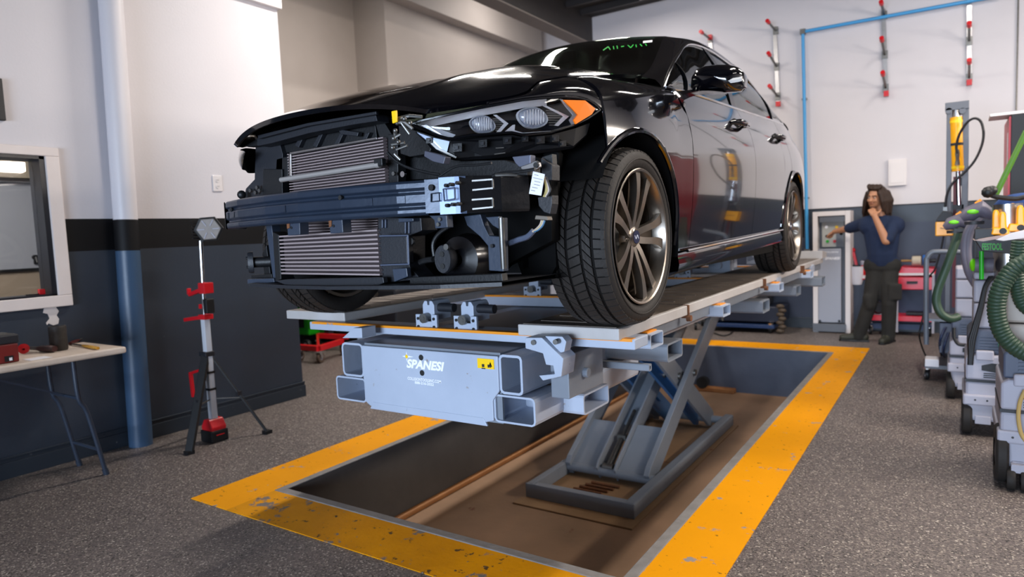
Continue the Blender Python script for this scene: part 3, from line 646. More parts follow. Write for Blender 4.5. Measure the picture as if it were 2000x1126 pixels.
def lrange(a, b, n): return [a+(b-a)*i/n for i in range(n+1)]
def orient(o, d):
    me = o.data; t = Vector((0, 0, 0))
    for p in me.polygons: t += p.normal*p.area
    if t.dot(Vector(d)) < 0: me.flip_normals()
    return o
# hood ------------------------------------------------------------------------------------------------
HE = [(0, (.50, -.715, .766)), (.10, (.615, -.60, .790)), (.22, (.71, -.47, .824)), (.30, (.714, -.386, .872)), (.38, (.714, -.28, .902)), (.47, (.714, -.148, .932)), (.66, (.714, .129, .982)), (.80, (.714, .329, 1.018)), (1, (.712, .61, 1.062))]
HC = [(0, (-.805, .815)), (.08, (-.74, .842)), (.15, (-.66, .876)), (.28, (-.50, .930)), (.38, (-.34, .978)), (.50, (-.15, 1.030)), (.62, (.03, 1.066)), (.74, (.20, 1.092)), (.88, (.42, 1.116)), (1, (.60, 1.128))]
def hoodpt(s, t):
    e = [sm(t, [(a, p[k]) for a, p in HE]) for k in range(3)]; yc = sm(t, [(a, p[0]) for a, p in HC]); zc = sm(t, [(a, p[1]) for a, p in HC])
    a = abs(s); z = zc-(zc-e[2])*(.55*a**2+.45*a**4)
    z += .010*math.exp(-((a-.62)/.07)**2)*min(1, t*4) - .012*math.exp(-((a-.30)/.18)**2)*t*(1-t)*4*.6
    return (e[0]*s, yc+(e[1]-yc)*a**2.2, z)
mb = MB(); mb.grid([[W(*hoodpt(s, t)) for s in lrange(-1, 1, 44)] for t in lrange(0, 1, 30)])
hood = obj('hood', mb, M_CAR, car, smooth=True, label='black hood, slightly raised')
orient(hood, (0, 0, 1))
md = hood.modifiers.new('thick', 'SOLIDIFY'); md.thickness = .016; md.offset = -1
for me_ in (hood.data,):
    pass
ul = MB()
ul.grid([[W(*(Vector(hoodpt(s, t))-Vector((0, -.03, .030)))) for s in lrange(-.86, .86, 24)] for t in lrange(0.16, .9, 12)]); obj('hood_inner', ul, M_CARIN, hood, smooth=True)
ws = MB(); ws.tube([Vector(W(*hoodpt(s, .012)))+Vector((0, .010, -.010)) for s in lrange(-.98, .98, 30)], .006, n=8); obj('hood_seal', ws, M_BLACKPL, hood, smooth=True)
# cowl under the rear edge of the hood
cw = MB(); cw.grid([[W(.70*s, .45+.12*s*s+dy, 1.0+dz-.05*s*s) for s in lrange(-1, 1, 12)] for dy, dz in ((-.05, -.12), (.10, .05), (.22, .07))]); obj('cowl_panel', cw, M_BLACKPL, car, smooth=True)
# fenders -----------------------------------------------------------------------------------------------
def hl_plan(s):                                   # plan curve of the headlight face
    return ((.44*(1-s)**2+2*.74*s*(1-s)+.885*s*s), (-.71*(1-s)**2+2*-.58*s*(1-s)-.235*s*s))
def hl(u, v, off=0.0):
    d = ray(u, v); lo, hi = -.25, 1.25
    def g(s):
        x, y = hl_plan(s); x2, y2 = hl_plan(s+.01); tx, ty = x2-x, y2-y; L_ = math.hypot(tx, ty); x -= ty/L_*off*1; y += tx/L_*off*1
        wx, wy = CX+x-EYE.x, CY+y-EYE.y; return wx*d.y-wy*d.x, (wx, wy)
    a = g(lo)[0]
    for _ in range(40):
        mdl = (lo+hi)/2; f = g(mdl)[0]
        if (f > 0) == (a > 0): lo = mdl
        else: hi = mdl
    wx, wy = g(lo)[1]; t = (wx*d.x+wy*d.y)/(d.x*d.x+d.y*d.y); return EYE+d*t
TOP = [(803, 242), (820, 236), (850, 229), (897, 219), (950, 208), (1021, 195), (1060, 191), (1100, 189), (1130, 191), (1150, 196), (1164, 205), (1172, 215)]
BOT = [(803, 242), (822, 250), (848, 262), (880, 271), (920, 264), (960, 261), (999, 258), (1021, 263), (1077, 258), (1120, 245), (1150, 231), (1172, 215)]
HLTOP = sorted((hl(u, v).y-CY, hl(u, v).z-HP) for u, v in TOP)
def plan_x(y):
    lo, hi = 0, 1
    for _ in range(30):
        mdl = (lo+hi)/2
        if hl_plan(mdl)[1] < y: lo = mdl
        else: hi = mdl
    return hl_plan(lo)[0]
def fender_top(y):
    pts = [(p[1], p) for _, p in HE]; return (sm(y, [(a, p[0]) for a, p in pts])+.004, min(sm(y, [(a, p[2]) for a, p in pts]), interp(y, [(-.5, .9), (0, .945), (.6, 1.005)]))-.006)
def fender(sg):
    mb = MB(); R = []
    ys = lrange(-.58, -.246, 12)+[-.244]+lrange(-.236, .570, 34)
    for y in ys:
        xt, ztp = fender_top(y)
        if y < -.245: zl_ = interp(y, HLTOP)+.006; z1 = zl_+.004; xf = lambda z: plan_x(y)
        else:
            a = arch(y, 0); zl_ = max(a if a else 0, .60 if y < -.2 else 0); 
            if y > .388 or (a is None and y > 0): zl_ = .262
            z1 = interp(y, [(-.24, .80), (.1, .86), (.56, .945)]); xf = lambda z: BX(y, z)
        rr = [(xf(zl_+(z1-zl_)*k/7), zl_+(z1-zl_)*k/7) for k in range(8)]
        xs, zs = rr[-1]
        for k in range(1, 10):
            th = PI/2*k/9; ee = interp(y, [(-.25, 1.0), (.56, .55)]); rr.append((xt+(xs-xt)*math.cos(th)**ee if k < 9 else xt, zs+(ztp-zs)*math.sin(th)**(1/ee)))
        R.append([W(sg*x, y, z) for x, z in rr])
    mb.grid(R); o = orient(obj('fender', mb, M_CAR, car, smooth=True), (sg, 0, 0))
    md = o.modifiers.new('thick', 'SOLIDIFY'); md.thickness = .008; md.offset = -1
    return o
fenders = [fender(1), fender(-1)]
# doors, quarter panels, rockers ---------------------------------------------------------------------------
def belt(y): return sm(y, BELT)-.006
def rock(y): return interp(y, ROCK)+.012
yc2 = 2.85
for sg in (1, -1):
    fd = side_panel('front_door', lrange(.5745, 1.664, 26), rock, belt, BX, sg)
    rdy = lrange(1.668, 2.44, 18)+lrange(2.45, 2.70, 8)
    rd = side_panel('rear_door', rdy, lambda y: rock(y) if y < 2.446 else max((arch(y, yc2) or .3)+.03, rock(y)), belt, BX, sg)
    qy = lrange(2.465, 3.24, 40)+lrange(3.245, 3.93, 16)
    def qlo(y):
        if y < 2.705: return None
        a = arch(y, yc2); return a if a else .30
    mb = MB(); R = []
    for y in lrange(2.706, 3.236, 30)+[3.2385]+lrange(3.24, 3.95, 18):
        a = arch(y, yc2); lo = a if a else (.335 if y < 3.239 else .24); hi = belt(y)+.03
        R.append([W(sg*BX(y, lo+(hi-lo)*k/16), y, lo+(hi-lo)*k/16) for k in range(17)])
    mb.grid(R)
    R = []
    for y in lrange(2.462, 2.706, 10):             # sill end in front of the arch
        a = max((arch(y, yc2) or .3), rock(y)); R.append([W(sg*BX(y, a+.028*k/2), y, a+.028*k/2) for k in range(3)])
    mb.grid(R); o = orient(obj('quarter_panel', mb, M_CAR, car, smooth=True), (sg, 0, 0)); md = o.modifiers.new('thick', 'SOLIDIFY'); md.thickness = .008; md.offset = -1
    # wheel arch lips
    for yc in (0, yc2):
        al = MB(); pts = [W(sg*(BX(yc+AR*math.cos(a), .335+AR*math.sin(a))+.000), yc+AR*math.cos(a), .335+AR*math.sin(a)) for a in lrange(-.12 if yc == 0 else -.05, PI-(.72 if yc == 0 else .05), 30)]
        al.tube(pts, .011, n=8); obj('wheel_arch_lip', al, M_CAR, car, smooth=True)
        ln = MB(); ln.grid([[W(sg*x, yc+(AR+.0)*math.cos(a), .335+(AR+.0)*math.sin(a)) for x in (.915, .62)] for a in lrange(-.25, PI-(.55 if yc == 0 else -.25), 24)]); obj('wheel_liner', ln, M_CARIN, car, smooth=True)
        if sg: 
            wl_ = MB(); wl_.grid([[W(sg*.62, yc+r_*math.cos(a), .335+r_*math.sin(a)) for r_ in (.05, AR)] for a in lrange(-.25, PI+.25, 24)]); obj('wheel_housing', wl_, M_CARIN, car)
    # rocker cover with chrome strip
    rk = MB(); R = []
    for y in lrange(.40, 2.47, 20):
        t0 = interp(y, [(.4, .155), (2.47, .215)]); t1 = rock(y)-.006
        R.append([W(sg*x, y, z) for x, z in ((.74, t0-.01), (.86, t0), (.905, t0+.02), (.912, (t0+t1)/2), (.905, t1-.012), (.89, t1), (.80, t1+.01))])
    rk.grid(R); obj('rocker_cover', rk, M_CAR, car, smooth=True)
    cs = MB(); cs.tube([W(sg*.914, y, rock(y)-.006) for y in lrange(.5, 2.45, 12)], .007, n=8); obj('chrome_strip', cs, M_CHROME, car, smooth=True)
    # glasshouse frame
    U = [(.835, .45, .958), (.79, .69, 1.10), (.735, .95, 1.215), (.68, 1.2, 1.315), (.66, 1.38, 1.366), (.652, 1.63, 1.398), (.65, 1.9, 1.405), (.65, 2.3, 1.395), (.665, 2.65, 1.355), (.71, 2.92, 1.235), (.785, 3.10, 1.108)]
    Rr = [(.725, .50, 1.035), (.69, .70, 1.12), (.64, .93, 1.245), (.585, 1.16, 1.372), (.565, 1.30, 1.408), (.585, 1.6, 1.446), (.595, 1.9, 1.459), (.595, 2.3, 1.457), (.585, 2.65, 1.440), (.575, 2.95, 1.400), (.60, 3.45, 1.20)]
    def curve(P, t): return Vector([sm(t*(len(P)-1), [(i, p[k]) for i, p in enumerate(P)]) for k in range(3)])
    pl = MB(); R = []
    for t in lrange(0, 1, 60):
        u, r_ = curve(U, t), curve(Rr, t); mid = (u+r_)/2+Vector((.016, 0, .010))
        R.append([W(sg*p.x, p.y, p.z) for p in (u, u*.62+mid*.38+Vector((.003, 0, .003)), mid, r_*.62+mid*.38, r_)])
    pl.grid(R); obj('roof_rail', pl, M_CAR, car, smooth=True)
    # rear quarter between glass and boot
    q = MB(); R = []
    for t in lrange(0, 1, 8):
        y = 3.08+.42*t; lo = Vector((BX(y, belt(y))*.995, y, belt(y)+.03)); a = curve(U, .985); hi = Vector((.785-.19*t, 3.10+.36*t, 1.11+.09*t)) if t < 1 else Vector((.60, 3.46, 1.20))
        R.append([W(sg*(lo.x+(hi.x-lo.x)*k), lo.y+(hi.y-lo.y)*k, lo.z+(hi.z-lo.z)*k) for k in lrange(0, 1, 4)])
    q.grid(R); obj('pillar_base', q, M_CAR, car, smooth=True)
    # side glass between the belt and the upper line
    def upz(y): return interp(y, [(p[1], p[2]) for p in U])
    def upx(y): return interp(y, [(p[1], p[0]) for p in U])
    def glass(name, y0, y1, n):
        g = MB(); R = []
        for y in lrange(y0, y1, n):
            a = belt(y)+.008; b = max(upz(y), a+.001); xa = BX(y, a)*.985
            R.append([W(sg*(xa+(upx(y)-xa)*k+.02*math.sin(PI*k)), y, a+(b-a)*k) for k in lrange(0, 1, 6)])
        g.grid(R); o = obj(name, g, M_TINT, car, smooth=True); md = o.modifiers.new('t', 'SOLIDIFY'); md.thickness = .004; return o
    glass('quarter_glass', .50, .80, 10); glass('front_side_glass', .815, 1.60, 16); glass('rear_side_glass', 1.70, 2.72, 16); glass('quarter_glass', 2.755, 3.06, 6)
    for y, wdt in ((.807, .018), (1.65, .09), (2.737, .03)):
        p = MB(); R = []
        for yy in (y-wdt/2, y+wdt/2):
            a = belt(yy); b = upz(yy); xa = BX(yy, a)*.985
            R.append([W(sg*(xa+(upx(yy)-xa)*k+.026*math.sin(PI*k)+.004), yy, a+(b-a)*k) for k in lrange(0, 1, 8)])
        p.grid(R); o = orient(obj('window_pillar', p, M_BLACKGL, car, smooth=True), (sg, 0, 0)); md = o.modifiers.new('t', 'SOLIDIFY'); md.thickness = .012
    # chrome window surround
    ch = MB(); lo = [W(sg*(BX(y, belt(y))*.99+.006), y, belt(y)+.006) for y in lrange(.46, 3.08, 40)]
    ch.tube(lo, .007, n=8); up = [curve(U, t) for t in lrange(.0, 1, 60)]; ch.tube([W(sg*(p.x+.004), p.y, p.z+.002) for p in up], .0075, n=8); obj('chrome_window_trim', ch, M_CHROME, car, smooth=True)
    for y, z in ((1.42, .905), (2.42, .925)):
        hd = MB(); x = BX(y, z); pts = [W(sg*(x-.004), y-.11, z), W(sg*(x+.035), y-.085, z+.002), W(sg*(x+.042), y, z+.004), W(sg*(x+.035), y+.085, z+.004), W(sg*(x-.004), y+.11, z+.004)]
        hd.tube(pts, [.012, .016, .017, .016, .012], n=10); h = obj('door_handle', hd, M_CAR, car, smooth=True)
        cup = MB(); cup.ball(W(sg*(x-.008), y-.01, z-.01), (.014, .07, .045), 16); obj('handle_recess', cup, M_CARIN, h, smooth=True)
# windshield, roof, rear glass, boot ---------------------------------------------------------------------------
def span(name, E, by, bz, m, n=20, pw_=2.0):
    g = MB(); R = []
    for (x, y, z), a, b in zip(E, by, bz):
        R.append([W(x*s, y-a*(1-abs(s)**pw_), z+b*(1-abs(s)**pw_)) for s in lrange(-1, 1, n)])
    g.grid(R); return obj(name, g, m, car, smooth=True)
E_ = [curve(Rr, t) for t in lrange(0, .4, 12)]
wsx = span('windshield', E_, [.12-.0*i for i in range(13)], [.03]*13, M_WSHIELD); 
md = wsx.modifiers.new('t', 'SOLIDIFY'); md.thickness = .005
E_ = [curve(Rr, t) for t in lrange(.4, .9, 24)]
span('roof', E_, [.12*(1-i/24) for i in range(25)], [.03]*25, M_CAR)
E_ = [curve(Rr, t) for t in lrange(.9, 1.0, 8)]
rg = span('rear_glass', E_, [-.05]*9, [.03]*9, M_TINT)
E_ = [Vector((.60, 3.46, 1.20)), Vector((.66, 3.52, 1.15)), Vector((.70, 3.60, 1.115)), Vector((.69, 3.80, 1.09)), Vector((.64, 3.90, 1.06)), Vector((.62, 3.94, .95)), Vector((.62, 3.95, .8))]
span('boot_lid', E_, [-.05, -.05, -.06, -.08, -.1, -.12, -.12], [.03, .03, .03, .03, .02, 0, 0], M_CAR)
rb = MB(); rb.grid([[W(.78*s if abs(s) < 1 else .76*s, 3.86+.20*(1-s*s), z) for s in lrange(-1, 1, 16)] for z in (.22, .4, .6, .8)]); obj('rear_bumper', rb, M_CAR, car, smooth=True)
# underbody, bulkhead and cabin -----------------------------------------------------------------------------------
ub = MB(); ub.box(W(-.62, .30, .19), W(.62, 3.7, .26)); ub.box(W(-.86, .45, .17), W(.86, 2.40, .25)); ub.box(W(-.60, 3.2, .22), W(.60, 3.85, .5)); obj('floor_pan', ub, M_CARIN, car)
eb = MB(); eb.box(W(-.58, -.38, .28), W(.40, .40, .70)); eb.box(W(-.62, .40, .2), W(.62, .5, .98)); eb.box(W(-.55, -.30, .70), W(.5, .3, .80)); obj('engine_block', eb, M_CARIN, car, bevel=.03)
cbn = MB(); cbn.box(W(-.70, .62, .60), W(.70, .95, .985)); cbn.box(W(-.78, .62, .26), W(.78, 3.3, .34)); cbn.box(W(-.70, 3.0, .3), W(.70, 3.5, 1.06)); obj('dashboard', cbn, M_CABIN, car, bevel=.04)
stw = MB(); c = W(.38, 1.10, .98); a_ = Vector((0, -.9, .42)).normalized(); b_ = Vector((1, 0, 0)); n_ = a_.cross(b_)
pts = [c+(b_*math.cos(t)+n_*math.sin(t))*.185 for t in lrange(0, 2*PI, 28)]; stw.tube(pts, .014, n=8, cap=False); stw.bar(c-b_*.18, c+b_*.18, .05, .02); stw.cyl(c, c+a_*.25, .03, n=10); obj('steering_wheel', stw, M_BLACKPL, car, smooth=True)
for sx in (-.38, .38):
    for yy in (1.75, 2.65):
        se = MB(); se.box(W(sx-.24, yy-.45, .42), W(sx+.24, yy+.05, .58)); se.prism([(0, .5), (.14, .5), (.28, 1.12), (.17, 1.12)], W(sx-.23, yy-.02, 0), YA, ZA, .46); se.box(W(sx-.13, yy+.18, 1.15), W(sx+.13, yy+.27, 1.30)); obj('seat', se, M_CABIN, car, bevel=.04)
im = MB(); im.box(W(-.12, 1.02, 1.30), W(.12, 1.05, 1.36)); im.cyl(W(0, 1.03, 1.36), W(0, 1.06, 1.40), .01, n=8); obj('rear_view_mirror', im, M_BLACKPL, car, bevel=.01)
# windshield markings
def on_ws(u, v):                                   # sight point on the windshield plane
    p0_, n_ = W(0, .38, 1.065), None
    a, b = W(.585, 1.16, 1.372), W(.725, .50, 1.035); c = W(-.725, .50, 1.035); n_ = (a-b).cross(c-b).normalized(); p0_ = b+n_*(-.0)
    d = ray(u, v); t = (p0_-EYE).dot(n_)/d.dot(n_); return EYE+d*t
def ws_plate(pts, m, name, off=.05):
    P = [on_ws(u, v) for u, v in pts]; n_ = (P[1]-P[0]).cross(P[-1]-P[0]).normalized()
    if n_.y > 0: n_ = -n_
    g = MB(); g.add([p+n_*off for p in P], [list(range(len(P)))]); return obj(name, g, m, wsx)
# windshield marker writing and stickers, kept on the glass surface with an evaluated ray cast
def cast_plate(pts, m, name, target):
    bpy.context.view_layer.update(); dg = bpy.context.evaluated_depsgraph_get(); ev = target.evaluated_get(dg); inv = target.matrix_world.inverted(); P = []
    for u, v in pts:
        d = ray(u, v); hit, loc, nrm, idx = ev.ray_cast(inv @ EYE, (inv.to_3x3() @ d).normalized())
        if not hit: return None
        p = target.matrix_world @ loc; P.append(p-d.normalized()*.004)
    g = MB(); g.add(P, [list(range(len(P)))]); return obj(name, g, m, target, fix=False)
M_GREENINK = mat('green_glass_marker', '1fae3a', .5)
strokes = [[(1178, 98), (1188, 91)], [(1188, 91), (1192, 97)], [(1198, 90), (1199, 96)], [(1205, 89), (1206, 95)], [(1213, 91), (1219, 90)], [(1226, 88), (1232, 93)], [(1232, 93), (1237, 87)], [(1242, 87), (1243, 92)], [(1250, 86), (1254, 90)], [(1260, 85), (1263, 89)]]
for (a, b), (c_, d_) in strokes:
    dx, dy = c_-a, d_-b; L_ = math.hypot(dx, dy); nx, ny = -dy/L_*.9, dx/L_*.9
    cast_plate([(a+nx, b+ny), (a-nx, b-ny), (c_-nx, d_-ny), (c_+nx, d_+ny)], M_GREENINK, 'marker_stroke', wsx)
cast_plate([(1256, 80), (1274, 78), (1274, 82), (1256, 84)], M_WHITEPAPER, 'sticker', wsx)
# door mirror -----------------------------------------------------------------------------------------------------------
MY = CY+.74
def mpx(u, v, y): p = at_y(u, v, MY); return Vector((p.x, y, p.z))
out = [(1350, 172), (1352, 152), (1362, 136), (1380, 129), (1402, 127), (1425, 127), (1442, 131), (1452, 141), (1455, 155), (1453, 168), (1444, 176), (1425, 178), (1400, 180), (1372, 183), (1356, 181)]
cen = (1404, 154)
for sg in (1, -1):
    mm = MB(); R = []
    for k, dy in ((0, -.075), (.45, -.07), (.8, -.05), (.97, -.02), (1, .02), (.97, .06), (.8, .075), (0, .07)):
        row = []
        for u, v in out:
            p = mpx(cen[0]+(u-cen[0])*k, cen[1]+(v-cen[1])*k, MY+dy); 
            if sg < 0: p.x = 2*CX-p.x
            row.append(p)
        R.append(row)
    mm.grid(R, closed=True); mo = obj('door_mirror', mm, M_CAR, car, smooth=True)
    am = MB(); R = []
    for t in lrange(0, 1, 8):
        a = Vector((1345+70*t**1.3, 207-26*t-14*math.sin(PI*t)*.6)); b = Vector((1335+45*t, 192-18*t)); row = []
        for (u, v), dy in (((b.x, b.y), -.03), ((a.x, a.y), -.03), ((a.x, a.y), .05), ((b.x, b.y), .05)):
            p = mpx(u, v, MY+dy-.16*(1-t)); 
            if sg < 0: p.x = 2*CX-p.x
            row.append(p)
        R.append(row)
    am.grid(R, closed=True); obj('mirror_arm', am, M_CAR, mo, smooth=True)
    sl = MB(); R = []
    for u, v0, v1 in ((1404, 164, 168), (1420, 159, 167), (1436, 157, 166), (1449, 155, 164), (1456, 153, 162)):
        for_ = []
        for v, dy in ((v0, -.045), ((v0+v1)/2, -.053), (v1, -.045)):
            p = mpx(u, v, MY+dy-.012); 
            if sg < 0: p.x = 2*CX-p.x
            for_.append(p)
        R.append(for_)
    sl.grid(R); o = obj('turn_signal', sl, M_SIGNAL, mo, smooth=True); md = o.modifiers.new('t', 'SOLIDIFY'); md.thickness = .006
# headlights (outline measured on the curved lamp face) --------------------------------------------------------------------
def samp(P, t):
    L_ = [0]
    for a, b in zip(P, P[1:]): L_.append(L_[-1]+math.hypot(b[0]-a[0], b[1]-a[1]))
    t *= L_[-1]; return (interp(t, list(zip(L_, [p[0] for p in P]))), interp(t, list(zip(L_, [p[1] for p in P]))))
def hl_grid(mb, off, bulge, n=30, r=8, shrink=0.0, mi=0, flip=False):
    R = []
    for t in lrange(.0, 1, n):
        a, b = samp(TOP, t), samp(BOT, t); row = []
        for k in lrange(shrink, 1-shrink, r):
            row.append(hl(a[0]+(b[0]-a[0])*k, a[1]+(b[1]-a[1])*k, off-bulge*math.sin(PI*k)*math.sin(PI*t)**.5))
        R.append(row)
    mb.grid(R, mi)
def mirror_pts(vs): return [(2*CX-v[0], v[1], v[2]) for v in vs]
def hpoly(name, pts, off, m, par, thick=.006, both=True):
    P = [hl(u, v, off) for u, v in pts]; n = (P[1]-P[0]).cross(P[2]-P[0]).normalized()
    if n.y > 0: n = -n
    k = len(P); mb = MB(); mb.add(P+[p-n*thick for p in P], [list(range(k)), list(range(k, 2*k))[::-1]]+[[i, (i+1) % k, k+(i+1) % k, k+i] for i in range(k)])
    return obj(name, mb, m, par)
hb = MB(); hl_grid(hb, .055, -.02); headl = obj('headlight', hb, mat('lamp_housing', '1c1d22', .25, .3), car, smooth=True, label='left headlight with amber corner')
rim_ = MB(); R = [samp(TOP, t) for t in lrange(0, 1, 40)]+[samp(BOT, t) for t in lrange(1, 0, 40)]
rim_.grid([[hl(u, v, o_) for o_ in (-.002, .06)] for u, v in R]); obj('lamp_rim', rim_, M_BLACKGL, headl, smooth=True)
ed_ = MB(); ed_.tube([hl(u, v, -.001) for u, v in R], .0045, n=6); obj('lamp_edge', ed_, M_BLACKGL, headl, smooth=True)
# bright upper light guide
g = MB(); RR = []
for t in lrange(.02, .70, 24):
    a, b = samp(TOP, t), samp(BOT, t); wv = min(14, (b[1]-a[1])*.75)
    RR.append([hl(a[0]+2, a[1]+2+wv*k, .018+.012*k) for k in (0, .35, .7, 1)])
g.grid(RR); obj('light_guide', g, mat('frosted_light_guide', 'e4e0e2', .3, .2), headl, smooth=True)
hpoly('lower_guide', [(822, 246), (832, 243), (890, 263), (884, 268), (868, 266)], .02, mat('white_light_guide', 'd0d2dc', .25, .5), headl)
hpoly('amber_reflector', [(1101, 195), (1143, 196), (1163, 212), (1156, 223), (1125, 242), (1121, 234), (1129, 224), (1117, 211)], -.014, M_AMBER, headl, .008)
hpoly('chrome_bezel', [(1094, 193), (1101, 195), (1117, 211), (1129, 224), (1121, 234), (1125, 242), (1117, 243), (1112, 234), (1119, 224), (1106, 209)], .014, M_BRIGHT, headl)
hpoly('chrome_sweep', [(984, 258), (1001, 244), (1006, 243), (1005, 254), (1021, 259), (1077, 255), (1116, 243), (1119, 247), (1077, 260), (1021, 264), (999, 260)], .020, M_BRIGHT, headl)
hpoly('chrome_chevron', [(963, 224), (970, 224), (993, 241), (975, 260), (968, 259), (984, 241)], .022, M_BRIGHT, headl)
hpoly('chrome_chevron', [(1058, 206), (1068, 207), (1111, 227), (1090, 246), (1082, 245), (1100, 227)], .022, M_BRIGHT, headl)
for (u, v, rx, ry, slat) in ((942, 244, 23, 16, (962, 985, 232, 254)), (1038, 231, 27, 19, (1066, 1096, 216, 244))):
    c = hl(u, v, .028); ex = hl(u+rx, v, .028)-c; ez = hl(u, v-ry, .028)-c; n = ex.cross(ez).normalized(); n = n if n.y < 0 else -n
    bz = MB(); ring = lambda f, dd: [c+ex*math.cos(t)*f*(1-.12*math.sin(2*t))+ez*math.sin(t)*f+n*dd for t in lrange(0, 2*PI, 24)[:-1]]
    bz.grid([ring(1.12, .004), ring(1.06, .014), ring(.98, .010), ring(.95, -.01)], closed=True); obj('projector_bezel', bz, M_BRIGHT, headl, smooth=True)
    pr = MB(); pr.grid([ring(.96, .002), ring(.85, .014), ring(.6, .021), ring(.3, .024), ring(.01, .025)], closed=True); obj('projector_lens', pr, mat('projector_glass', 'd0d6e4', .12, .2, var=('70788a', 60, .7), coat=1.0), headl, smooth=True)
    rb_ = MB()
    for k in lrange(-.75, .75, 7):
        hgt = math.sqrt(1-k*k); rb_.bar(c+ex*k*.9-ez*hgt*.8+n*(.014+.010*hgt), c+ex*k*.9+ez*hgt*.8+n*(.014+.010*hgt), .0022, .004)
    obj('lens_ribs', rb_, M_BRIGHT, headl)
    sl = MB()
    for k in lrange(0, 1, 6): sl.bar(hl(slat[0]+6*k, slat[2]+(slat[3]-slat[2])*k, .03), hl(slat[1]-10*abs(k-.5), slat[2]+(slat[3]-slat[2])*k, .03), .003, .003)
    obj('reflector_slats', sl, M_STEEL, headl)
ln = MB(); hl_grid(ln, .0, .012, n=36, r=10); lo_ = obj('lamp_lens', ln, M_LENS, headl, smooth=True, fix=False); md = lo_.modifiers.new('t', 'SOLIDIFY'); md.thickness = .003
# the far headlight: same shell mirrored
hb2 = MB(); tmp = MB(); hl_grid(tmp, .0, .012); hb2.add(mirror_pts(tmp.v), tmp.f); obj('headlight', hb2, mat('far_lamp_housing', '24262b', .15, .4, coat=1.0), car, smooth=True, label='right headlight on the far side')
# bumper bracket under the lamp
bk_ = [(812, 255), (850, 268), (880, 275), (920, 269), (999, 263), (1021, 268), (1077, 263), (1125, 250), (1152, 240), (1146, 262), (1120, 285), (1085, 291), (1030, 297), (960, 305), (890, 309), (868, 303), (845, 285)]
hpoly('lamp_bracket', bk_, .035, mat('satin_black_bracket', '0c0c0f', .5, spec=.3), car, .012)
hpoly('bracket_plate', [(814, 258), (842, 268), (878, 276), (872, 300), (852, 290), (834, 274)], .024, mat('bare_steel_plate', '8a93a8', .3, .7), car)
for u, v, s_ in ((838, 274, 6), (893, 288, 9), (943, 280, 8), (991, 274, 8), (1026, 271, 6), (1056, 273, 8), (1085, 270, 7), (1100, 280, 6)):
    hpoly('retaining_clip', [(u-s_, v-s_*.8), (u+s_, v-s_), (u+s_, v+s_*.8), (u-s_, v+s_)], .016, M_BLACKPL, car, .012)
    hpoly('clip_tab', [(u-s_*.5, v-s_*.3), (u+s_*.2, v-s_*.4), (u+s_*.2, v+s_*.3), (u-s_*.5, v+s_*.5)], .010, M_DARKPL, car, .006)
hpoly('bracket_edge', [(835, 274), (852, 291), (890, 309), (892, 306), (856, 288), (840, 273)], .020, M_STEEL, car, .004)
hpoly('bracket_ridge', [(968, 288), (984, 287), (984, 289), (968, 290)], .020, M_STEEL, car, .004)
hpoly('bracket_ridge', [(965, 300), (987, 297), (987, 299), (966, 302)], .020, M_STEEL, car, .004)

for o in list(bpy.data.objects):
    if o.type == 'MESH' and any(m.type == 'SOLIDIFY' for m in o.modifiers):
        e = o.modifiers.new('split', 'EDGE_SPLIT'); e.split_angle = 0.7
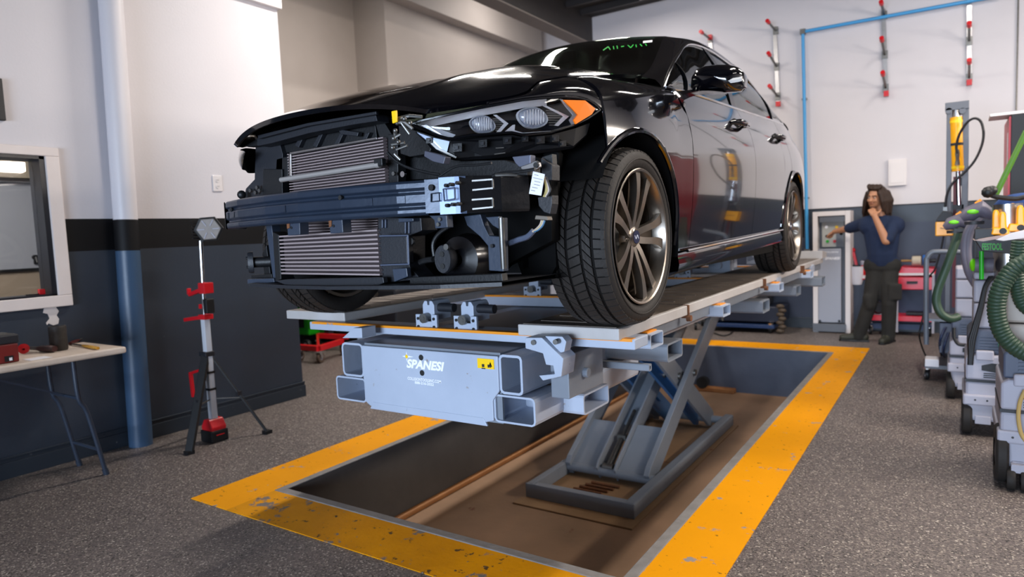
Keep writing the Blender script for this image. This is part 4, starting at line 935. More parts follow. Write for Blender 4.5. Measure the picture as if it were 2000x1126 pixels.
# ================================================================== WHEELS
def make_wheel(sg, yc, full=True):
    cz = .335; cxo = .915*sg; s = sg
    def L(r, d): return (r, d)
    c0 = W(0, yc, cz); ax = Vector((s, 0, 0))
    t = MB()
    prof = [(.252, .690), (.262, .680), (.295, .676), (.316, .684), (.3205, .700), (.3235, .74), (.324, .797), (.3235, .855), (.3205, .893), (.314, .910), (.298, .919), (.272, .916), (.258, .906), (.252, .900)]
    t.lathe(prof, c0, ax, 72); tyre = obj('wheel', t, M_RUBBER, car, smooth=True)
    for r_, d_ in ((.288, .9195),):
        k = MB(); pts = [c0+ax*d_+Vector((0, math.cos(a), math.sin(a)))*r_ for a in lrange(0, 2*PI, 60)]; k.tube(pts, .003, n=6, cap=False); obj('sidewall_ring', k, M_RUBBER, tyre, smooth=True)
    # tread blocks: five ribs between four grooves, the shoulder ribs cut across
    tb = MB(); NB = 62
    ribs = [(.684, .722, .3225, .3325, .10), (.734, .764, .3335, .3345, .9), (.775, .820, .3345, .3345, -.5), (.831, .861, .3345, .3335, .9), (.873, .909, .3325, .3195, .10)]
    for d0, d1, ra, rb, slant in ribs:
        nb = NB if d1-d0 < .05 else NB
        for k in range(nb):
            a0 = 2*PI*k/nb; a1 = a0+2*PI/nb*.84; sl = slant*2*PI/nb; vs = []
            dm = (d0+d1)/2
            for rr_off in (-.012, 0):
                for (d_, a_, r_) in ((d0, a0, ra), (dm, a0+sl*.5, (ra+rb)/2+.0006), (d1, a0+sl, rb), (d1, a1+sl, rb), (dm, a1+sl*.5, (ra+rb)/2+.0006), (d0, a1, ra)):
                    vs.append(c0+ax*d_+Vector((0, math.cos(a_), math.sin(a_)))*(r_+rr_off))
            tb.add(vs, [[6, 7, 10, 11], [7, 8, 9, 10]]+[[i, (i+1) % 6, 6+(i+1) % 6, 6+i] for i in range(6)])
    gb = MB(); gb.lathe([(.3150, .690), (.3222, .702), (.3252, .74), (.3257, .797), (.3252, .855), (.3222, .891), (.3150, .903)], c0, ax, 72); obj('tread_groove', gb, M_GROOVESHADE, tyre, smooth=True)  # dark band under the blocks, painting in the groove shade
    tbo = obj('tread_blocks', tb, M_RUBBER, tyre); tbo['kind'] = 'stuff'
    # rim: lip, barrel, spokes
    rm = MB(); rm.lathe([(.250, .908), (.2535, .914), (.250, .917), (.243, .914), (.238, .900), (.232, .86), (.226, .80), (.225, .70), (.235, .685), (.250, .684)], c0, ax, 64); rim = obj('rim', rm, M_RIM, tyre, smooth=True)
    rd = MB(); rd.lathe([(.229, .855), (.222, .80), (.222, .69), (.10, .72), (.02, .72)], c0, ax, 48); obj('rim_barrel', rd, M_RIMDARK, tyre, smooth=True)
    dk = MB(); dk.lathe([(.001, .80), (.155, .80), (.158, .785), (.155, .775), (.05, .77)], c0, ax, 40); obj('brake_disc', dk, M_STEEL, tyre, smooth=True)
    cp = MB(); aa = 2.6
    cp.prism([(.10*math.cos(a), .10*math.sin(a)) for a in lrange(aa, aa+1.0, 8)]+[(.165*math.cos(a), .165*math.sin(a)) for a in lrange(aa+1.0, aa, 8)], c0+ax*.77, Vector((0, 1, 0)), Vector((0, 0, 1)), .06*s); obj('brake_caliper', cp, M_STEEL, tyre, bevel=.006)
    off = -.24
    def pol(r, a, d): return c0+ax*d+Vector((0, math.cos(a), math.sin(a)))*r
    for k in range(5):
        A = PI/2+off+k*2*PI/5; sp = MB()
        for sd in (-1, 1):
            R = []
            for f in lrange(0, 1, 9):
                r = .035+(.240-.035)*f
                ce_ = A+sd*(.30*(1-f)**2+.075+.155*f**1.4)*(1 if f > .05 else .9); hw = (.013+.004*(1-f)+.013*f**3)/max(r, .03)*.5*1.6
                d_ = .902-.022*(1-f)+.006*math.sin(PI*f)
                R.append([pol(r, ce_-hw, d_), pol(r, ce_+hw, d_), pol(r, ce_+hw*.8, d_-.03), pol(r, ce_-hw*.8, d_-.03)])
            sp.grid(R, 0, True)
        obj('spoke', sp, M_RIM, tyre, smooth=True)
        wbk = MB(); R = []
        for f in lrange(0, 1, 6):
            r = .05+(.226-.05)*f; hw = (.075+.155*f**1.4)
            R.append([pol(r, A-hw, .862-.02*(1-f)), pol(r, A+hw, .862-.02*(1-f))])
        wbk.grid(R); ob = obj('spoke_web', wbk, M_RIMDARK, tyre)
        ln_ = MB(); a2 = A+PI/5; ln_.cyl(pol(.057, a2, .86), pol(.057, a2, .876), .0095, n=6); obj('lug_nut', ln_, M_CHROME, tyre)
    hb_ = MB(); hb_.lathe([(.001, .889), (.030, .889), (.033, .884), (.040, .880), (.068, .872), (.072, .85)], c0, ax, 32); obj('wheel_hub', hb_, M_RIM, tyre, smooth=True)
    cpz = MB(); E2 = [c0+ax*.8905+Vector((0, .031*math.cos(t), .024*math.sin(t))) for t in lrange(0, 2*PI, 28)[:-1]]; E3 = [c0+ax*.8898+Vector((0, .0335*math.cos(t), .0265*math.sin(t))) for t in lrange(0, 2*PI, 28)[:-1]]
    o1 = MB(); o1.add(E3, [list(range(len(E3)))]); obj('emblem_edge', o1, M_CHROME, tyre)
    o1 = MB(); o1.add(E2, [list(range(len(E2)))]); em = obj('emblem', o1, mat('emblem_blue', '122045', .3), tyre)
    sc_ = MB(); q_ = [c0+ax*.891+Vector((0, sg*.018*u_, .006*math.sin(u_*4.4)+(.002 if i_ % 2 else -.002))) for i_, u_ in enumerate(lrange(-1, 1, 16))]; sc_.tube(q_, .0012, n=5); obj('emblem_script', sc_, M_WHITEINK, tyre)
    return tyre
for sg in (1, -1):
    make_wheel(sg, 0); make_wheel(sg, 2.85)

# ================================================================== STRIPPED FRONT END
def plate(name, pts, cy, depth, m, par=None, bevel=.002, lab=None):
    y = CY+cy; P = [(at_y(u, v, y).x, at_y(u, v, y).z) for u, v in pts]
    g = MB(); g.prism(P, (0, y, 0), XA, ZA, -depth); return obj(name, g, m, par or car, bevel=bevel, label=lab)
def cpos(u, v, cy): return at_y(u, v, CY+cy)
def bolt(u, v, cy, r, m=M_STEEL, par=None):
    c = cpos(u, v, cy); k = MB(); k.cyl((c.x, c.y-.006, c.z), (c.x, c.y+.004, c.z), r, n=10); return obj('bolt', k, m, par or car, smooth=True)
# dark mass behind everything
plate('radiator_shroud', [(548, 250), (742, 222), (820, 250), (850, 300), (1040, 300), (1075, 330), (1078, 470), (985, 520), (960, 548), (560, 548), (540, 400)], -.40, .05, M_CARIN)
# radiator support: bar, posts and feet
rs_ = plate('radiator_support', [(501, 269), (522, 261), (600, 243), (690, 226), (733, 221), (737, 236), (690, 243), (602, 260), (532, 279), (503, 285)], -.68, .06, M_DARKPL)
plate('support_lip', [(503, 264), (600, 240), (734, 217), (735, 223), (600, 246), (504, 271)], -.70, .012, M_DARKPL)
plate('support_web', [(540, 277), (600, 262), (732, 237), (736, 270), (610, 292), (545, 300)], -.60, .02, M_BLACKPL)
for u in (575, 610, 650, 700): plate('support_rib', [(u, 284), (u+14, 260), (u+22, 258), (u+8, 288)], -.62, .02, M_DARKPL)
plate('support_duct', [(660, 252), (700, 258), (698, 266), (665, 262)], -.63, .02, M_DARKPL)
plate('support_post', [(499, 285), (545, 276), (552, 300), (551, 385), (476, 387), (480, 368), (497, 350)], -.62, .05, M_DARKPL)
plate('support_post', [(732, 238), (746, 232), (765, 262), (768, 372), (752, 374), (750, 300)], -.62, .05, M_BLACKPL)
plate('post_foot', [(514, 330), (551, 330), (552, 388), (512, 388)], -.63, .03, M_BLACKPL)
for u, v in ((490, 372), (500, 376), (503, 366), (508, 372)): bolt(u, v, -.64, .008)
k = MB(); c = cpos(472, 380, -.66); k.ball(c, .018, 12); obj('rubber_buffer', k, M_BLACKPL, car, smooth=True)
plate('hood_hinge_tab', [(478, 284), (500, 272), (504, 284), (484, 287)], -.66, .03, M_BLACKPL)
# condenser with fins
def cooler(name, x0, x1, ztl, ztr, zbl, zbr, cy, n, tw):
    y = CY+cy; g = MB(); g.prism([(x0, zbl), (x1, zbr), (x1, ztr), (x0, ztl)], (0, y+.012, 0), XA, ZA, -.02); o = obj(name, g, M_FIN, car)
    for k in range(n+1):
        f = k/n; b = MB(); zl_, zr_ = zbl+(ztl-zbl)*f, zbr+(ztr-zbr)*f
        b.bar((x0, y, zl_), (x1, y, zr_), .016, tw); obj('cooler_tube', b, M_FINBAR, o)
    return o
a, b, c_, d_ = cpos(564, 302, -.65), cpos(737, 270, -.65), cpos(757, 372, -.65), cpos(556, 392, -.65)
cond = cooler('condenser', a.x, c_.x, a.z, cpos(757, 268, -.65).z, d_.z-.01, c_.z-.01, -.65, 18, .0036)
plate('condenser_frame', [(565, 297), (735, 267), (736, 272), (566, 302)], -.665, .02, M_ALU, cond)
plate('condenser_frame', [(563, 300), (568, 299), (569, 346), (564, 347)], -.665, .02, M_ALU, cond)
tk = MB(); tk.cyl(cpos(549, 351, -.69), cpos(735, 322, -.69), .0095, n=14); tk.cyl(cpos(735, 322, -.69), cpos(742, 321, -.69), .011, n=14); obj('receiver_pipe', tk, mat('dull_pipe', 'a39d99', .4, .3), cond, smooth=True)
pb = MB(); pb.box(cpos(738, 318, -.69)-Vector((.01, .01, .012)), cpos(742, 318, -.69)+Vector((.02, .01, .014))); obj('pipe_block', pb, M_BLACKPL, cond, bevel=.003)
plate('cooler_tank', [(757, 262), (776, 262), (778, 372), (760, 374)], -.64, .04, M_BLACKPL)
plate('cooler_tank', [(540, 310), (562, 305), (562, 345), (550, 352), (543, 392), (535, 392)], -.62, .03, M_BLACKPL)
# intercooler
a, b = cpos(543, 462, -.70), cpos(745, 538, -.70)
intc = cooler('intercooler', a.x, b.x, a.z, cpos(745, 449, -.70).z, cpos(543, 533, -.70).z, b.z+.004, -.70, 10, .0062)
intl = cooler('condenser', cpos(595, 430, -.64).x, cpos(740, 430, -.64).x, cpos(595, 428, -.64).z, cpos(740, 425, -.64).z, cpos(595, 458, -.64).z, cpos(740, 450, -.64).z, -.64, 5, .0034)
plate('tank_left', [(532, 452), (544, 458), (549, 545), (538, 549)], -.71, .06, M_BLACKPL, intc)
plate('tank_right', [(738, 425), (822, 425), (824, 450), (800, 460), (800, 520), (822, 545), (748, 552), (741, 500)], -.69, .08, M_DARKPL, intc)
plate('tank_cover', [(742, 461), (795, 460), (797, 515), (744, 517)], -.735, .03, M_DARKPL, intc, bevel=.004)
plate('cover_rim', [(740, 459), (797, 458), (799, 517), (742, 519), (742, 516), (796, 514), (794, 461), (740, 462)], -.74, .006, M_BLUEGREY, intc)
for u in (745, 751): plate('tank_rib', [(u, 428), (u+2, 428), (u+2, 445), (u, 445)], -.70, .01, M_BLUEGREY, intc)
for u in (790, 797): plate('tank_rib', [(u, 432), (u+2, 432), (u+2, 456), (u, 456)], -.70, .01, M_BLUEGREY, intc)
plate('tank_pocket', [(766, 525), (794, 523), (796, 540), (770, 550)], -.735, .02, M_SLATEPL, intc)
plate('mount_tab', [(778, 426), (807, 426), (807, 432), (778, 434)], -.72, .03, M_SLATEPL, intc)
bolt(805, 471, -.71, .011, M_STEEL)
# left lower post with crash can end plate
plate('lower_post', [(519, 440), (530, 438), (545, 545), (534, 550)], -.66, .04, M_SLATEPL)
plate('lower_shroud', [(512, 495), (520, 478), (528, 535), (516, 538)], -.62, .05, M_BLACKPL)
cc = MB(); c = cpos(493, 512, -.66); cc.cyl(c+Vector((.0, .004, 0)), c+Vector((.06, .05, 0)), .022, n=20); cp_ = obj('crash_can', cc, M_BLACKPL, car, smooth=True)
cc = MB(); R = [[c+Vector((x_, y_, 0))+Vector((.024*math.cos(t)*f, -.018*math.cos(t)*f, .044*math.sin(t)*f)) for t in lrange(0, 2*PI, 20)[:-1]] for f, x_, y_ in ((.01, -.012, -.012), (.95, -.012, -.012), (1, -.008, -.008), (1, .004, .002))]; cc.grid(R, closed=True); obj('end_plate', cc, M_DARKPL, car, smooth=True)
for dz in (.018, -.018): k = MB(); k.cyl(c+Vector((-.0165, -.017, dz)), c+Vector((-.006, -.006, dz)), .006, n=10); obj('plate_hole', k, M_BLACKPL, car)
plate('foot_bracket', [(483, 545), (534, 543), (536, 551), (483, 555)], -.70, .10, M_SLATEPL)
plate('foot_pad', [(490, 537), (530, 534), (532, 543), (490, 543)], -.66, .06, M_BLACKPL)
# undertray
ut = MB(); y0_, y1_ = CY-.74, CY-.30
pl_ = [cpos(484, 553, -.74), cpos(560, 557, -.76), cpos(640, 559, -.775), cpos(740, 558, -.78), cpos(860, 556, -.77), cpos(980, 551, -.72)]
ut.grid([[p for p in pl_], [p+Vector((0, 0, -.012)) for p in pl_], [p+Vector((0, .45, -.015)) for p in pl_], [p+Vector((0, .45, 0)) for p in pl_], [p for p in pl_]]); obj('undertray', ut, M_DARKPL, car)
fl_ = plate('tray_flap', [(536, 548), (560, 545), (748, 541), (750, 552), (740, 556), (690, 560), (640, 561), (590, 557), (560, 557)], -.735, .02, M_DARKPL, lab='bent black plastic flap under the intercooler')
plate('tray_rail', [(800, 541), (980, 534), (982, 549), (800, 556)], -.70, .03, M_BLACKPL)
# bumper beam: swept section with two grooves
PB = [(-.70, -.60), (-.66, -.668), (-.57, -.725), (-.42, -.775), (-.2, -.815), (0, -.828), (.2, -.818), (.42, -.785), (.52, -.757)]
sec = [(.05, .545), (.006, .545), (0, .538), (0, .520), (.010, .514), (.010, .508), (.0, .502), (0, .474), (.010, .468), (.010, .462), (0, .456), (0, .443), (.006, .436), (.05, .436)]
def sweep(PBs, sec_, z0=0):
    R = []
    for i, (x, y) in enumerate(PBs):
        a = Vector(PBs[max(i-1, 0)]); b = Vector(PBs[min(i+1, len(PBs)-1)]); t = (b-a).normalized(); n = Vector((t.y, -t.x)); n = n if n.y < 0 else -n
        R.append([W(x-n.x*dp, y-n.y*dp, z) for dp, z in sec_])
    return R
g = MB(); g.grid(sweep(PB, sec), closed=True); beam = obj('bumper_beam', g, M_BEAMB, car, label='blue grey steel bumper beam'); beam.modifiers.new('b', 'BEVEL').width = .002
def beam_plate(name, x0, x1, z0, z1, m, off=.004, th=.006):
    pts = [(x, y) for x, y in [(x0+(x1-x0)*k/6, interp(x0+(x1-x0)*k/6, PB+[(.62, -.725), (.70, -.65)])) for k in range(7)]]
    g = MB(); g.grid(sweep(pts, [(-off-th, z0), (-off-th, z1), (-off, z1), (-off, z0)]), closed=True); return obj(name, g, m, beam, bevel=.001)
M_PLATE = mat('crash_plate_steel', '55627a', .32, .5, worn=('6a4630', 10, .68))
beam_plate('end_cap', -.69, -.60, .436, .545, M_DARKPL, .0, .004)
for x in (-.565, -.49, -.10, .30, .42): beam_plate('beam_strap', x, x+.028, .476, .500, M_BEAMB, .0, .002)
for x, z in ((-.50, .509), (.20, .509)): k = MB(); yb = interp(x, PB); k.cyl(W(x, yb-.002, z), W(x, yb+.008, z), .008, n=10); obj('beam_hole', k, M_BLACKINK, beam)
p1 = at_y(835, 380, CY-.75).x-CX; p2 = at_y(864, 380, CY-.74).x-CX; p3 = at_y(906, 380, CY-.72).x-CX
beam_plate('crash_plate', p1, p2, .440, .545, M_BEAMB, .003, .004)
cpl = beam_plate('crash_plate', p2-.004, p3, .434, .548, M_PLATE, .006, .006)
for u, v in ((871, 362), (880, 360), (893, 357), (873, 401), (884, 399), (895, 398)):
    k = MB(); c = cpos(u, v, -.755); k.cyl(c+Vector((0, -.004, 0)), c+Vector((0, .012, 0)), .0058, n=10); obj('plate_hole', k, M_BLACKPL, cpl)
fr_ = MB()
fq = [cpos(866, 369, -.76), cpos(888, 366, -.76), cpos(889, 388, -.76), cpos(868, 392, -.76)]
for i in range(4): fr_.bar(fq[i], fq[(i+1) % 4], .004, .004, up=(0, 1, 0))
obj('pressed_frame', fr_, M_PLATE, cpl)
fr_ = MB(); fq = [cpos(842, 378, -.762), cpos(858, 376, -.762), cpos(859, 392, -.762), cpos(842, 394, -.762)]
for i in range(4): fr_.bar(fq[i], fq[(i+1) % 4], .003, .003, up=(0, 1, 0))
obj('pressed_frame', fr_, M_BEAMB, cpl)
c = cpos(841, 366, -.765); k = MB(); k.cyl(c, c+Vector((0, .01, 0)), .010, n=12); obj('plate_hole', k, M_BLACKPL, cpl)
# black crash box on the right end
PBx = [(p3-.004, -.735), (.66, -.70), (.72, -.64), (.765, -.55)]
g = MB(); g.grid(sweep(PBx, [(.10, .548), (.004, .548), (0, .54), (0, .444), (.004, .436), (.10, .436)]), closed=True); cbx = obj('crash_box', g, mat('crash_box_black', '17181b', .28, .3, bump=(40, .1)), car, label='black crash box at the right end of the beam')
for v0 in (352, 389):
    r0 = plate('pressed_slot', [(924, v0), (963, v0-3), (965, v0+17), (925, v0+20)], -.765, .012, M_BLACKPL, cbx, lab='') if False else None
    fr_ = MB(); fq = [cpos(922, v0+1, -.76), cpos(962, v0-2, -.745), cpos(963, v0+15, -.745), cpos(923, v0+19, -.76)]
    for i in (0, 1, 2): fr_.bar(fq[i], fq[i+1], .0045, .0035, up=(0, 1, 0))
    obj('pressed_slot', fr_, M_STEEL, cbx, label='worn bright edge')
fr_ = MB(); fr_.tube([cpos(968, 342, -.73), cpos(990, 341, -.72), cpos(1010, 342, -.70)], .0045, n=8); obj('edge_highlight', fr_, M_STEEL, cbx, smooth=True)
# tow bracket tabs hanging under the beam
for pts, cy in (([(560, 431), (585, 430), (586, 458), (562, 460)], -.80), ([(642, 428), (668, 426), (670, 454), (645, 456)], -.81)):
    t = plate('beam_tab', pts, cy, .04, M_SLATEPL); c = cpos((pts[0][0]+pts[1][0])/2-4, (pts[0][1]+pts[2][1])/2, cy-.002); k = MB(); k.cyl(c, c+Vector((0, .006, 0)), .005, n=10); obj('tab_hole', k, M_BLACKPL, t)
    plate('rust_edge', [(pts[0][0]-1, pts[0][1]), (pts[0][0]+5, pts[0][1]), (pts[0][0]+5, pts[0][1]+14), (pts[0][0], pts[0][1]+16)], cy-.004, .004, M_RUST, t)
t = plate('beam_tab', [(838, 421), (872, 420), (874, 444), (850, 446), (848, 430)], -.76, .03, M_SLATEPL); bolt(860, 428, -.763, .006); bolt(857, 438, -.763, .006)
# right lower bracket (Y shaped) and surrounding pieces
plate('lower_bracket', [(906, 422), (938, 418), (945, 440), (955, 460), (978, 462), (975, 425), (981, 425), (983, 530), (955, 528), (953, 480), (938, 462), (912, 440)], -.66, .03, M_SLATEPL, lab='blue grey branching bracket')
plate('bracket_strut', [(948, 424), (974, 422), (976, 448), (962, 440)], -.65, .02, M_SLATEPL)
pp = MB(); pp.tube([cpos(979, 425, -.68), cpos(981, 470, -.68), cpos(984, 524, -.67)], .009, n=10); obj('drain_pipe', pp, M_STEEL, car, smooth=True)
bolt(962, 480, -.665, .006, M_BLACKPL)
ov = MB(); c = cpos(864, 506, -.72); R = [[c+Vector((.034*math.cos(t)*f, d2_, .046*math.sin(t)*f)) for t in lrange(0, 2*PI, 24)[:-1]] for f, d2_ in ((.01, 0), (.94, 0), (1, .005), (1, .02), (.7, .05))]; ov.grid(R, closed=True); oo = obj('oval_flange', ov, M_DARKPL, car, smooth=True)
for dz in (.016, -.022): k = MB(); k.cyl(c+Vector((0, -.003, dz)), c+Vector((0, .004, dz)), .009, n=12); obj('flange_hole', k, M_BLACKINK, oo)
hn = MB(); c2 = cpos(915, 505, -.60); hn.lathe([(.02, -.06), (.075, -.05), (.085, 0), (.08, .03), (.02, .04)], c2, (0, 1, 0), 24); obj('horn', hn, M_BLACKGL, car, smooth=True)
plate('duct_box', [(885, 486), (950, 482), (952, 530), (890, 534)], -.58, .08, M_BLACKPL)
bolt(873, 482, -.73, .010, M_STEEL); bolt(788, 340, -.66, .010, M_CHROME); bolt(770, 339, -.66, .007, M_STEEL)
# yellow latch tag and headlight mounting hardware
plate('latch_tag', [(764, 217), (774, 215), (775, 238), (766, 241)], -.82, .006, M_YLABEL, lab='yellow tag by the latch')
hw = MB()
for a, b, r in (((778, 237), (790, 239), .009), ((790, 239), (806, 252), .006), ((776, 232), (800, 226), .006), ((800, 226), (824, 228), .005), ((772, 252), (772, 268), .006), ((768, 270), (782, 262), .005), ((784, 240), (800, 262), .004), ((765, 282), (790, 278), .005), ((774, 292), (795, 284), .004), ((770, 300), (782, 312), .004)):
    hw.cyl(cpos(*a, -.80), cpos(*b, -.79), r, n=8)
for u, v in ((776, 240), (772, 255), (769, 270), (778, 277), (767, 288), (790, 232), (801, 240)): hw.ball(cpos(u, v, -.80), .0075, 10)
obj('lamp_mount', hw, M_STEEL, car, smooth=True)
plate('latch_housing', [(778, 244), (815, 256), (842, 290), (838, 300), (800, 306), (782, 300)], -.66, .05, M_BLACKPL)
plate('air_duct', [(770, 318), (845, 296), (900, 314), (985, 312), (1030, 325), (1030, 342), (908, 344), (830, 350), (780, 352)], -.56, .08, M_BLACKPL)
plate('mount_bracket', [(829, 294), (852, 300), (870, 306), (866, 320), (845, 315), (828, 305)], -.70, .03, mat('pale_plastic_bracket', '4a4c5a', .45))
# cables
def cable(name, pts, r, m, cy):
    P = [cpos(u, v, cy) for u, v in pts]; Q = []
    for i in range(len(P)-1):
        a = P[max(i-1, 0)]; b = P[i]; c = P[i+1]; d = P[min(i+2, len(P)-1)]
        for k in range(6):
            u = k/6; Q.append(.5*((2*b)+(c-a)*u+(2*a-5*b+4*c-d)*u*u+(3*b-a-3*c+d)*u**3))
    Q.append(P[-1]); g = MB(); g.tube(Q, r, n=8); return obj(name, g, m, car, smooth=True)
cable('cable', [(757, 298), (775, 315), (800, 328), (840, 338), (860, 341)], .005, M_BLACKPL, -.70)
cable('cable', [(858, 344), (890, 325), (930, 322), (960, 318)], .004, M_BLACKPL, -.70)
cable('cable', [(962, 343), (985, 337), (1015, 335), (1045, 330)], .005, M_BLACKPL, -.70)
cable('cable', [(848, 500), (846, 475), (858, 455), (880, 440)], .007, M_BLACKPL, -.66)
cable('cable', [(820, 512), (832, 508), (846, 506)], .010, M_BLACKPL, -.68)
# right side corner: lug, box, harness, paper tag
plate('lug_ring', [(1016, 325), (1036, 318), (1046, 313), (1053, 317), (1054, 326), (1048, 331), (1036, 334), (1018, 331)], -.62, .012, M_ALU); c = cpos(1046, 322, -.628); k = MB(); k.cyl(c, c+Vector((0, .01, 0)), .0085, n=14); obj('lug_hole', k, M_BLACKINK, car)
plate('bracket_column', [(1000, 306), (1036, 302), (1036, 322), (1014, 326), (1006, 318)], -.60, .03, mat('grey_cast_bracket', '5c6070', .4, .4))
plate('corner_box', [(1056, 308), (1078, 322), (1078, 352), (1064, 352), (1058, 345)], -.56, .05, M_DARKPL)
plate('corner_panel', [(1058, 306), (1078, 300), (1080, 330), (1060, 330)], -.54, .03, M_BLACKPL)
plate('paper_tag', [(1041, 334), (1064, 340), (1057, 382), (1033, 378)], -.68, .001, M_WHITEPAPER, lab='white paper tag on the wiring')
for k_, (w0, w1) in enumerate(((.15, .5), (.1, .9), (.25, .75), (.25, .75), (.15, .6), (.1, .45))):
    v_ = .12+.14*k_; A = Vector((1041-8*v_, 334+44*v_)); Bx = Vector((1064-7*v_, 340+42*v_)); a = A+(Bx-A)*w0; b = A+(Bx-A)*w1
    plate('tag_print', [(a.x, a.y), (b.x, b.y), (b.x-.2, b.y+1.2), (a.x-.2, a.y+1.2)], -.6815, .0006, mat('grey_print', '8a8a90', .7) if k_ == 0 else bpy.data.materials['grey_print'])
M_WIREY = mat('yellow_wire', 'a89858', .5); M_WIREW = mat('pale_wire', 'b8a8a0', .5)
for k_, m_ in enumerate((M_WIREY, M_WIREY, M_WIREW, M_BLACKPL)): cable('wire', [(1061+2*k_, 346), (1066+2*k_, 360), (1066+3*k_, 372), (1062+2*k_, 384)], .003, m_, -.66)
plate('connector', [(1050, 385), (1078, 381), (1078, 398), (1074, 418), (1062, 414), (1052, 402)], -.63, .04, M_DARKPL)
plate('connector', [(1046, 420), (1068, 422), (1070, 430), (1044, 428)], -.64, .03, mat('grey_connector', '6b6258', .5))
for k_, m_ in enumerate((M_WIREW, M_WIREY, M_WIREW, mat('blue_wire', '3a6a8a', .5))): cable('wire', [(1058+2*k_, 430), (1054+2*k_, 440), (1046+2*k_, 448), (1040+k_, 452)], .003, m_, -.64)
cable('wire_conduit', [(1042, 450), (1030, 462), (1012, 468), (994, 475)], .009, M_BLUEGREY, -.62)
plate('liner_front', [(1060, 300), (1085, 290), (1092, 300), (1082, 400), (1086, 520), (1072, 545), (1020, 540), (1000, 480), (1075, 440)], -.34, .03, M_CARIN)
# ================================================================== THINGS ROUND THE ROOM
def prect(u0, v0, u1, v1, y):
    a, b = at_y(u0, v0, y), at_y(u1, v1, y); return min(a.x, b.x), max(a.x, b.x), min(a.z, b.z), max(a.z, b.z)
def pbox(mb, u0, v0, u1, v1, y, dep, mi=0):
    x0, x1, z0, z1 = prect(u0, v0, u1, v1, y); mb.box((x0, y, z0), (x1, y+dep, z1), mi); return mb
def ppoly(mb, pts, y, dep, mi=0):
    P = [(at_y(u, v, y).x, at_y(u, v, y).z) for u, v in pts]; mb.prism(P, (0, y, 0), XA, ZA, -dep, mi); return mb
def spline(P, n=6):
    P = [Vector(p) for p in P]; Q = []
    for i in range(len(P)-1):
        a, b, c, d = P[max(i-1, 0)], P[i], P[i+1], P[min(i+2, len(P)-1)]
        for k in range(n):
            u = k/n; Q.append(.5*((2*b)+(c-a)*u+(2*a-5*b+4*c-d)*u*u+(3*b-a-3*c+d)*u**3))
    Q.append(P[-1]); return Q
def hose(name, pts, r, m, label=None, cat=None, parent=None, ribbed=False):
    Q = spline(pts, 14 if ribbed else 7); mb = MB()
    if ribbed:
        L_ = 0; D = [0]
        for a, b in zip(Q, Q[1:]): L_ += (b-a).length; D.append(L_)
        pit = r*.42; n = int(L_/pit); R = []; rs = []
        j = 0
        for k in range(n*4+1):
            t = L_*k/(n*4)
            while j < len(D)-2 and D[j+1] < t: j += 1
            f = (t-D[j])/max(1e-9, D[j+1]-D[j]); R.append(Q[j].lerp(Q[j+1], f)); rs.append(r*(.90, .97, 1.0, .97)[k % 4])
        mb.tube(R, rs, n=14)
    else: mb.tube(Q, r, n=10)
    o = obj(name, mb, m, parent, smooth=True)
    if label: tag(o, label, cat)
    return o
def wheel_mesh(c, ax, r, wdt, m=M_BLACKPL, par=None, name='wheel', hubm=None):
    k = MB(); k.lathe([(r*.5, -wdt/2), (r*.92, -wdt/2), (r, -wdt*.3), (r, wdt*.3), (r*.92, wdt/2), (r*.5, wdt/2)], c, ax, 24); o = obj(name, k, m, par, smooth=True)
    k = MB(); k.lathe([(.001, -wdt*.42), (r*.52, -wdt*.42), (r*.52, wdt*.42), (.001, wdt*.42)], c, ax, 20); obj('wheel_disc', k, hubm or M_LGREY, o, smooth=True)
    return o
def caster(c, r, par, m=M_BLACKPL, yaw=0.3):
    ax = Vector((math.cos(yaw), math.sin(yaw), 0)); f = Vector((-ax.y, ax.x, 0)); wc = Vector((c[0], c[1], r))+f*r*.4
    o = wheel_mesh(wc, ax, r, r*.6, m, par, 'caster'); k = MB()
    for s in (-1, 1): k.bar(wc+ax*s*r*.45, Vector((c[0], c[1], r*2.1))+ax*s*r*.45, r*.12, r*.7)
    k.cyl((c[0], c[1], r*2.0), (c[0], c[1], r*2.3), r*.6, n=12); obj('caster_fork', k, M_CHROME, o); return o

# --- folding table with the hand tools, at the left edge ------------------------------------------------------------------
TZ = .775
t_c = at_z(247, 676, TZ); TX1 = t_c.x; TY1 = t_c.y; TX0 = at_z(160, 665, TZ).x
TXa, TXb = WX+.06, TX1
tab = thing('folding_table', 'white plastic folding table with dark tube legs holding hand tools by the left wall', 'table', ((TXa+TXb)/2, TY1-.9, 0))
tt = MB(); tt.box((TXa, TY1-1.8, TZ-.04), (TXb, TY1, TZ)); obj('tabletop', tt, mat('worn_white_tabletop', 'd6c8bc', .5, var=('b8a592', 6, .8), bump=(60, .1), worn=('7a6654', 10, .72)), tab, bevel=.012, seg=3)
lg = M_SLATEPL
for x in (TXb-.10, TXa+.10):
    for ys, nm in ((-.26, 1), (-1.5, -1)):
        k = MB(); k.tube(spline([(x, TY1+ys, TZ-.04), (x, TY1+ys+.01*nm, .50), (x, TY1+ys+.05*nm, .40), (x, TY1+ys+.12*nm, .02)], 4), .013, n=10); k.cyl((x, TY1+ys+.117*nm, .035), (x, TY1+ys+.125*nm, 0), .017, n=10); obj('leg', k, lg, tab, smooth=True)
for ys in (-.25, -1.49):
    k = MB(); k.cyl((TXa+.10, TY1+ys, .50), (TXb-.10, TY1+ys, .50), .010, n=8); k.cyl((TXa+.10, TY1+ys+(.09 if ys > -1 else -.09), .16), (TXb-.10, TY1+ys+(.09 if ys > -1 else -.09), .16), .010, n=8); obj('stretcher', k, lg, tab, smooth=True)
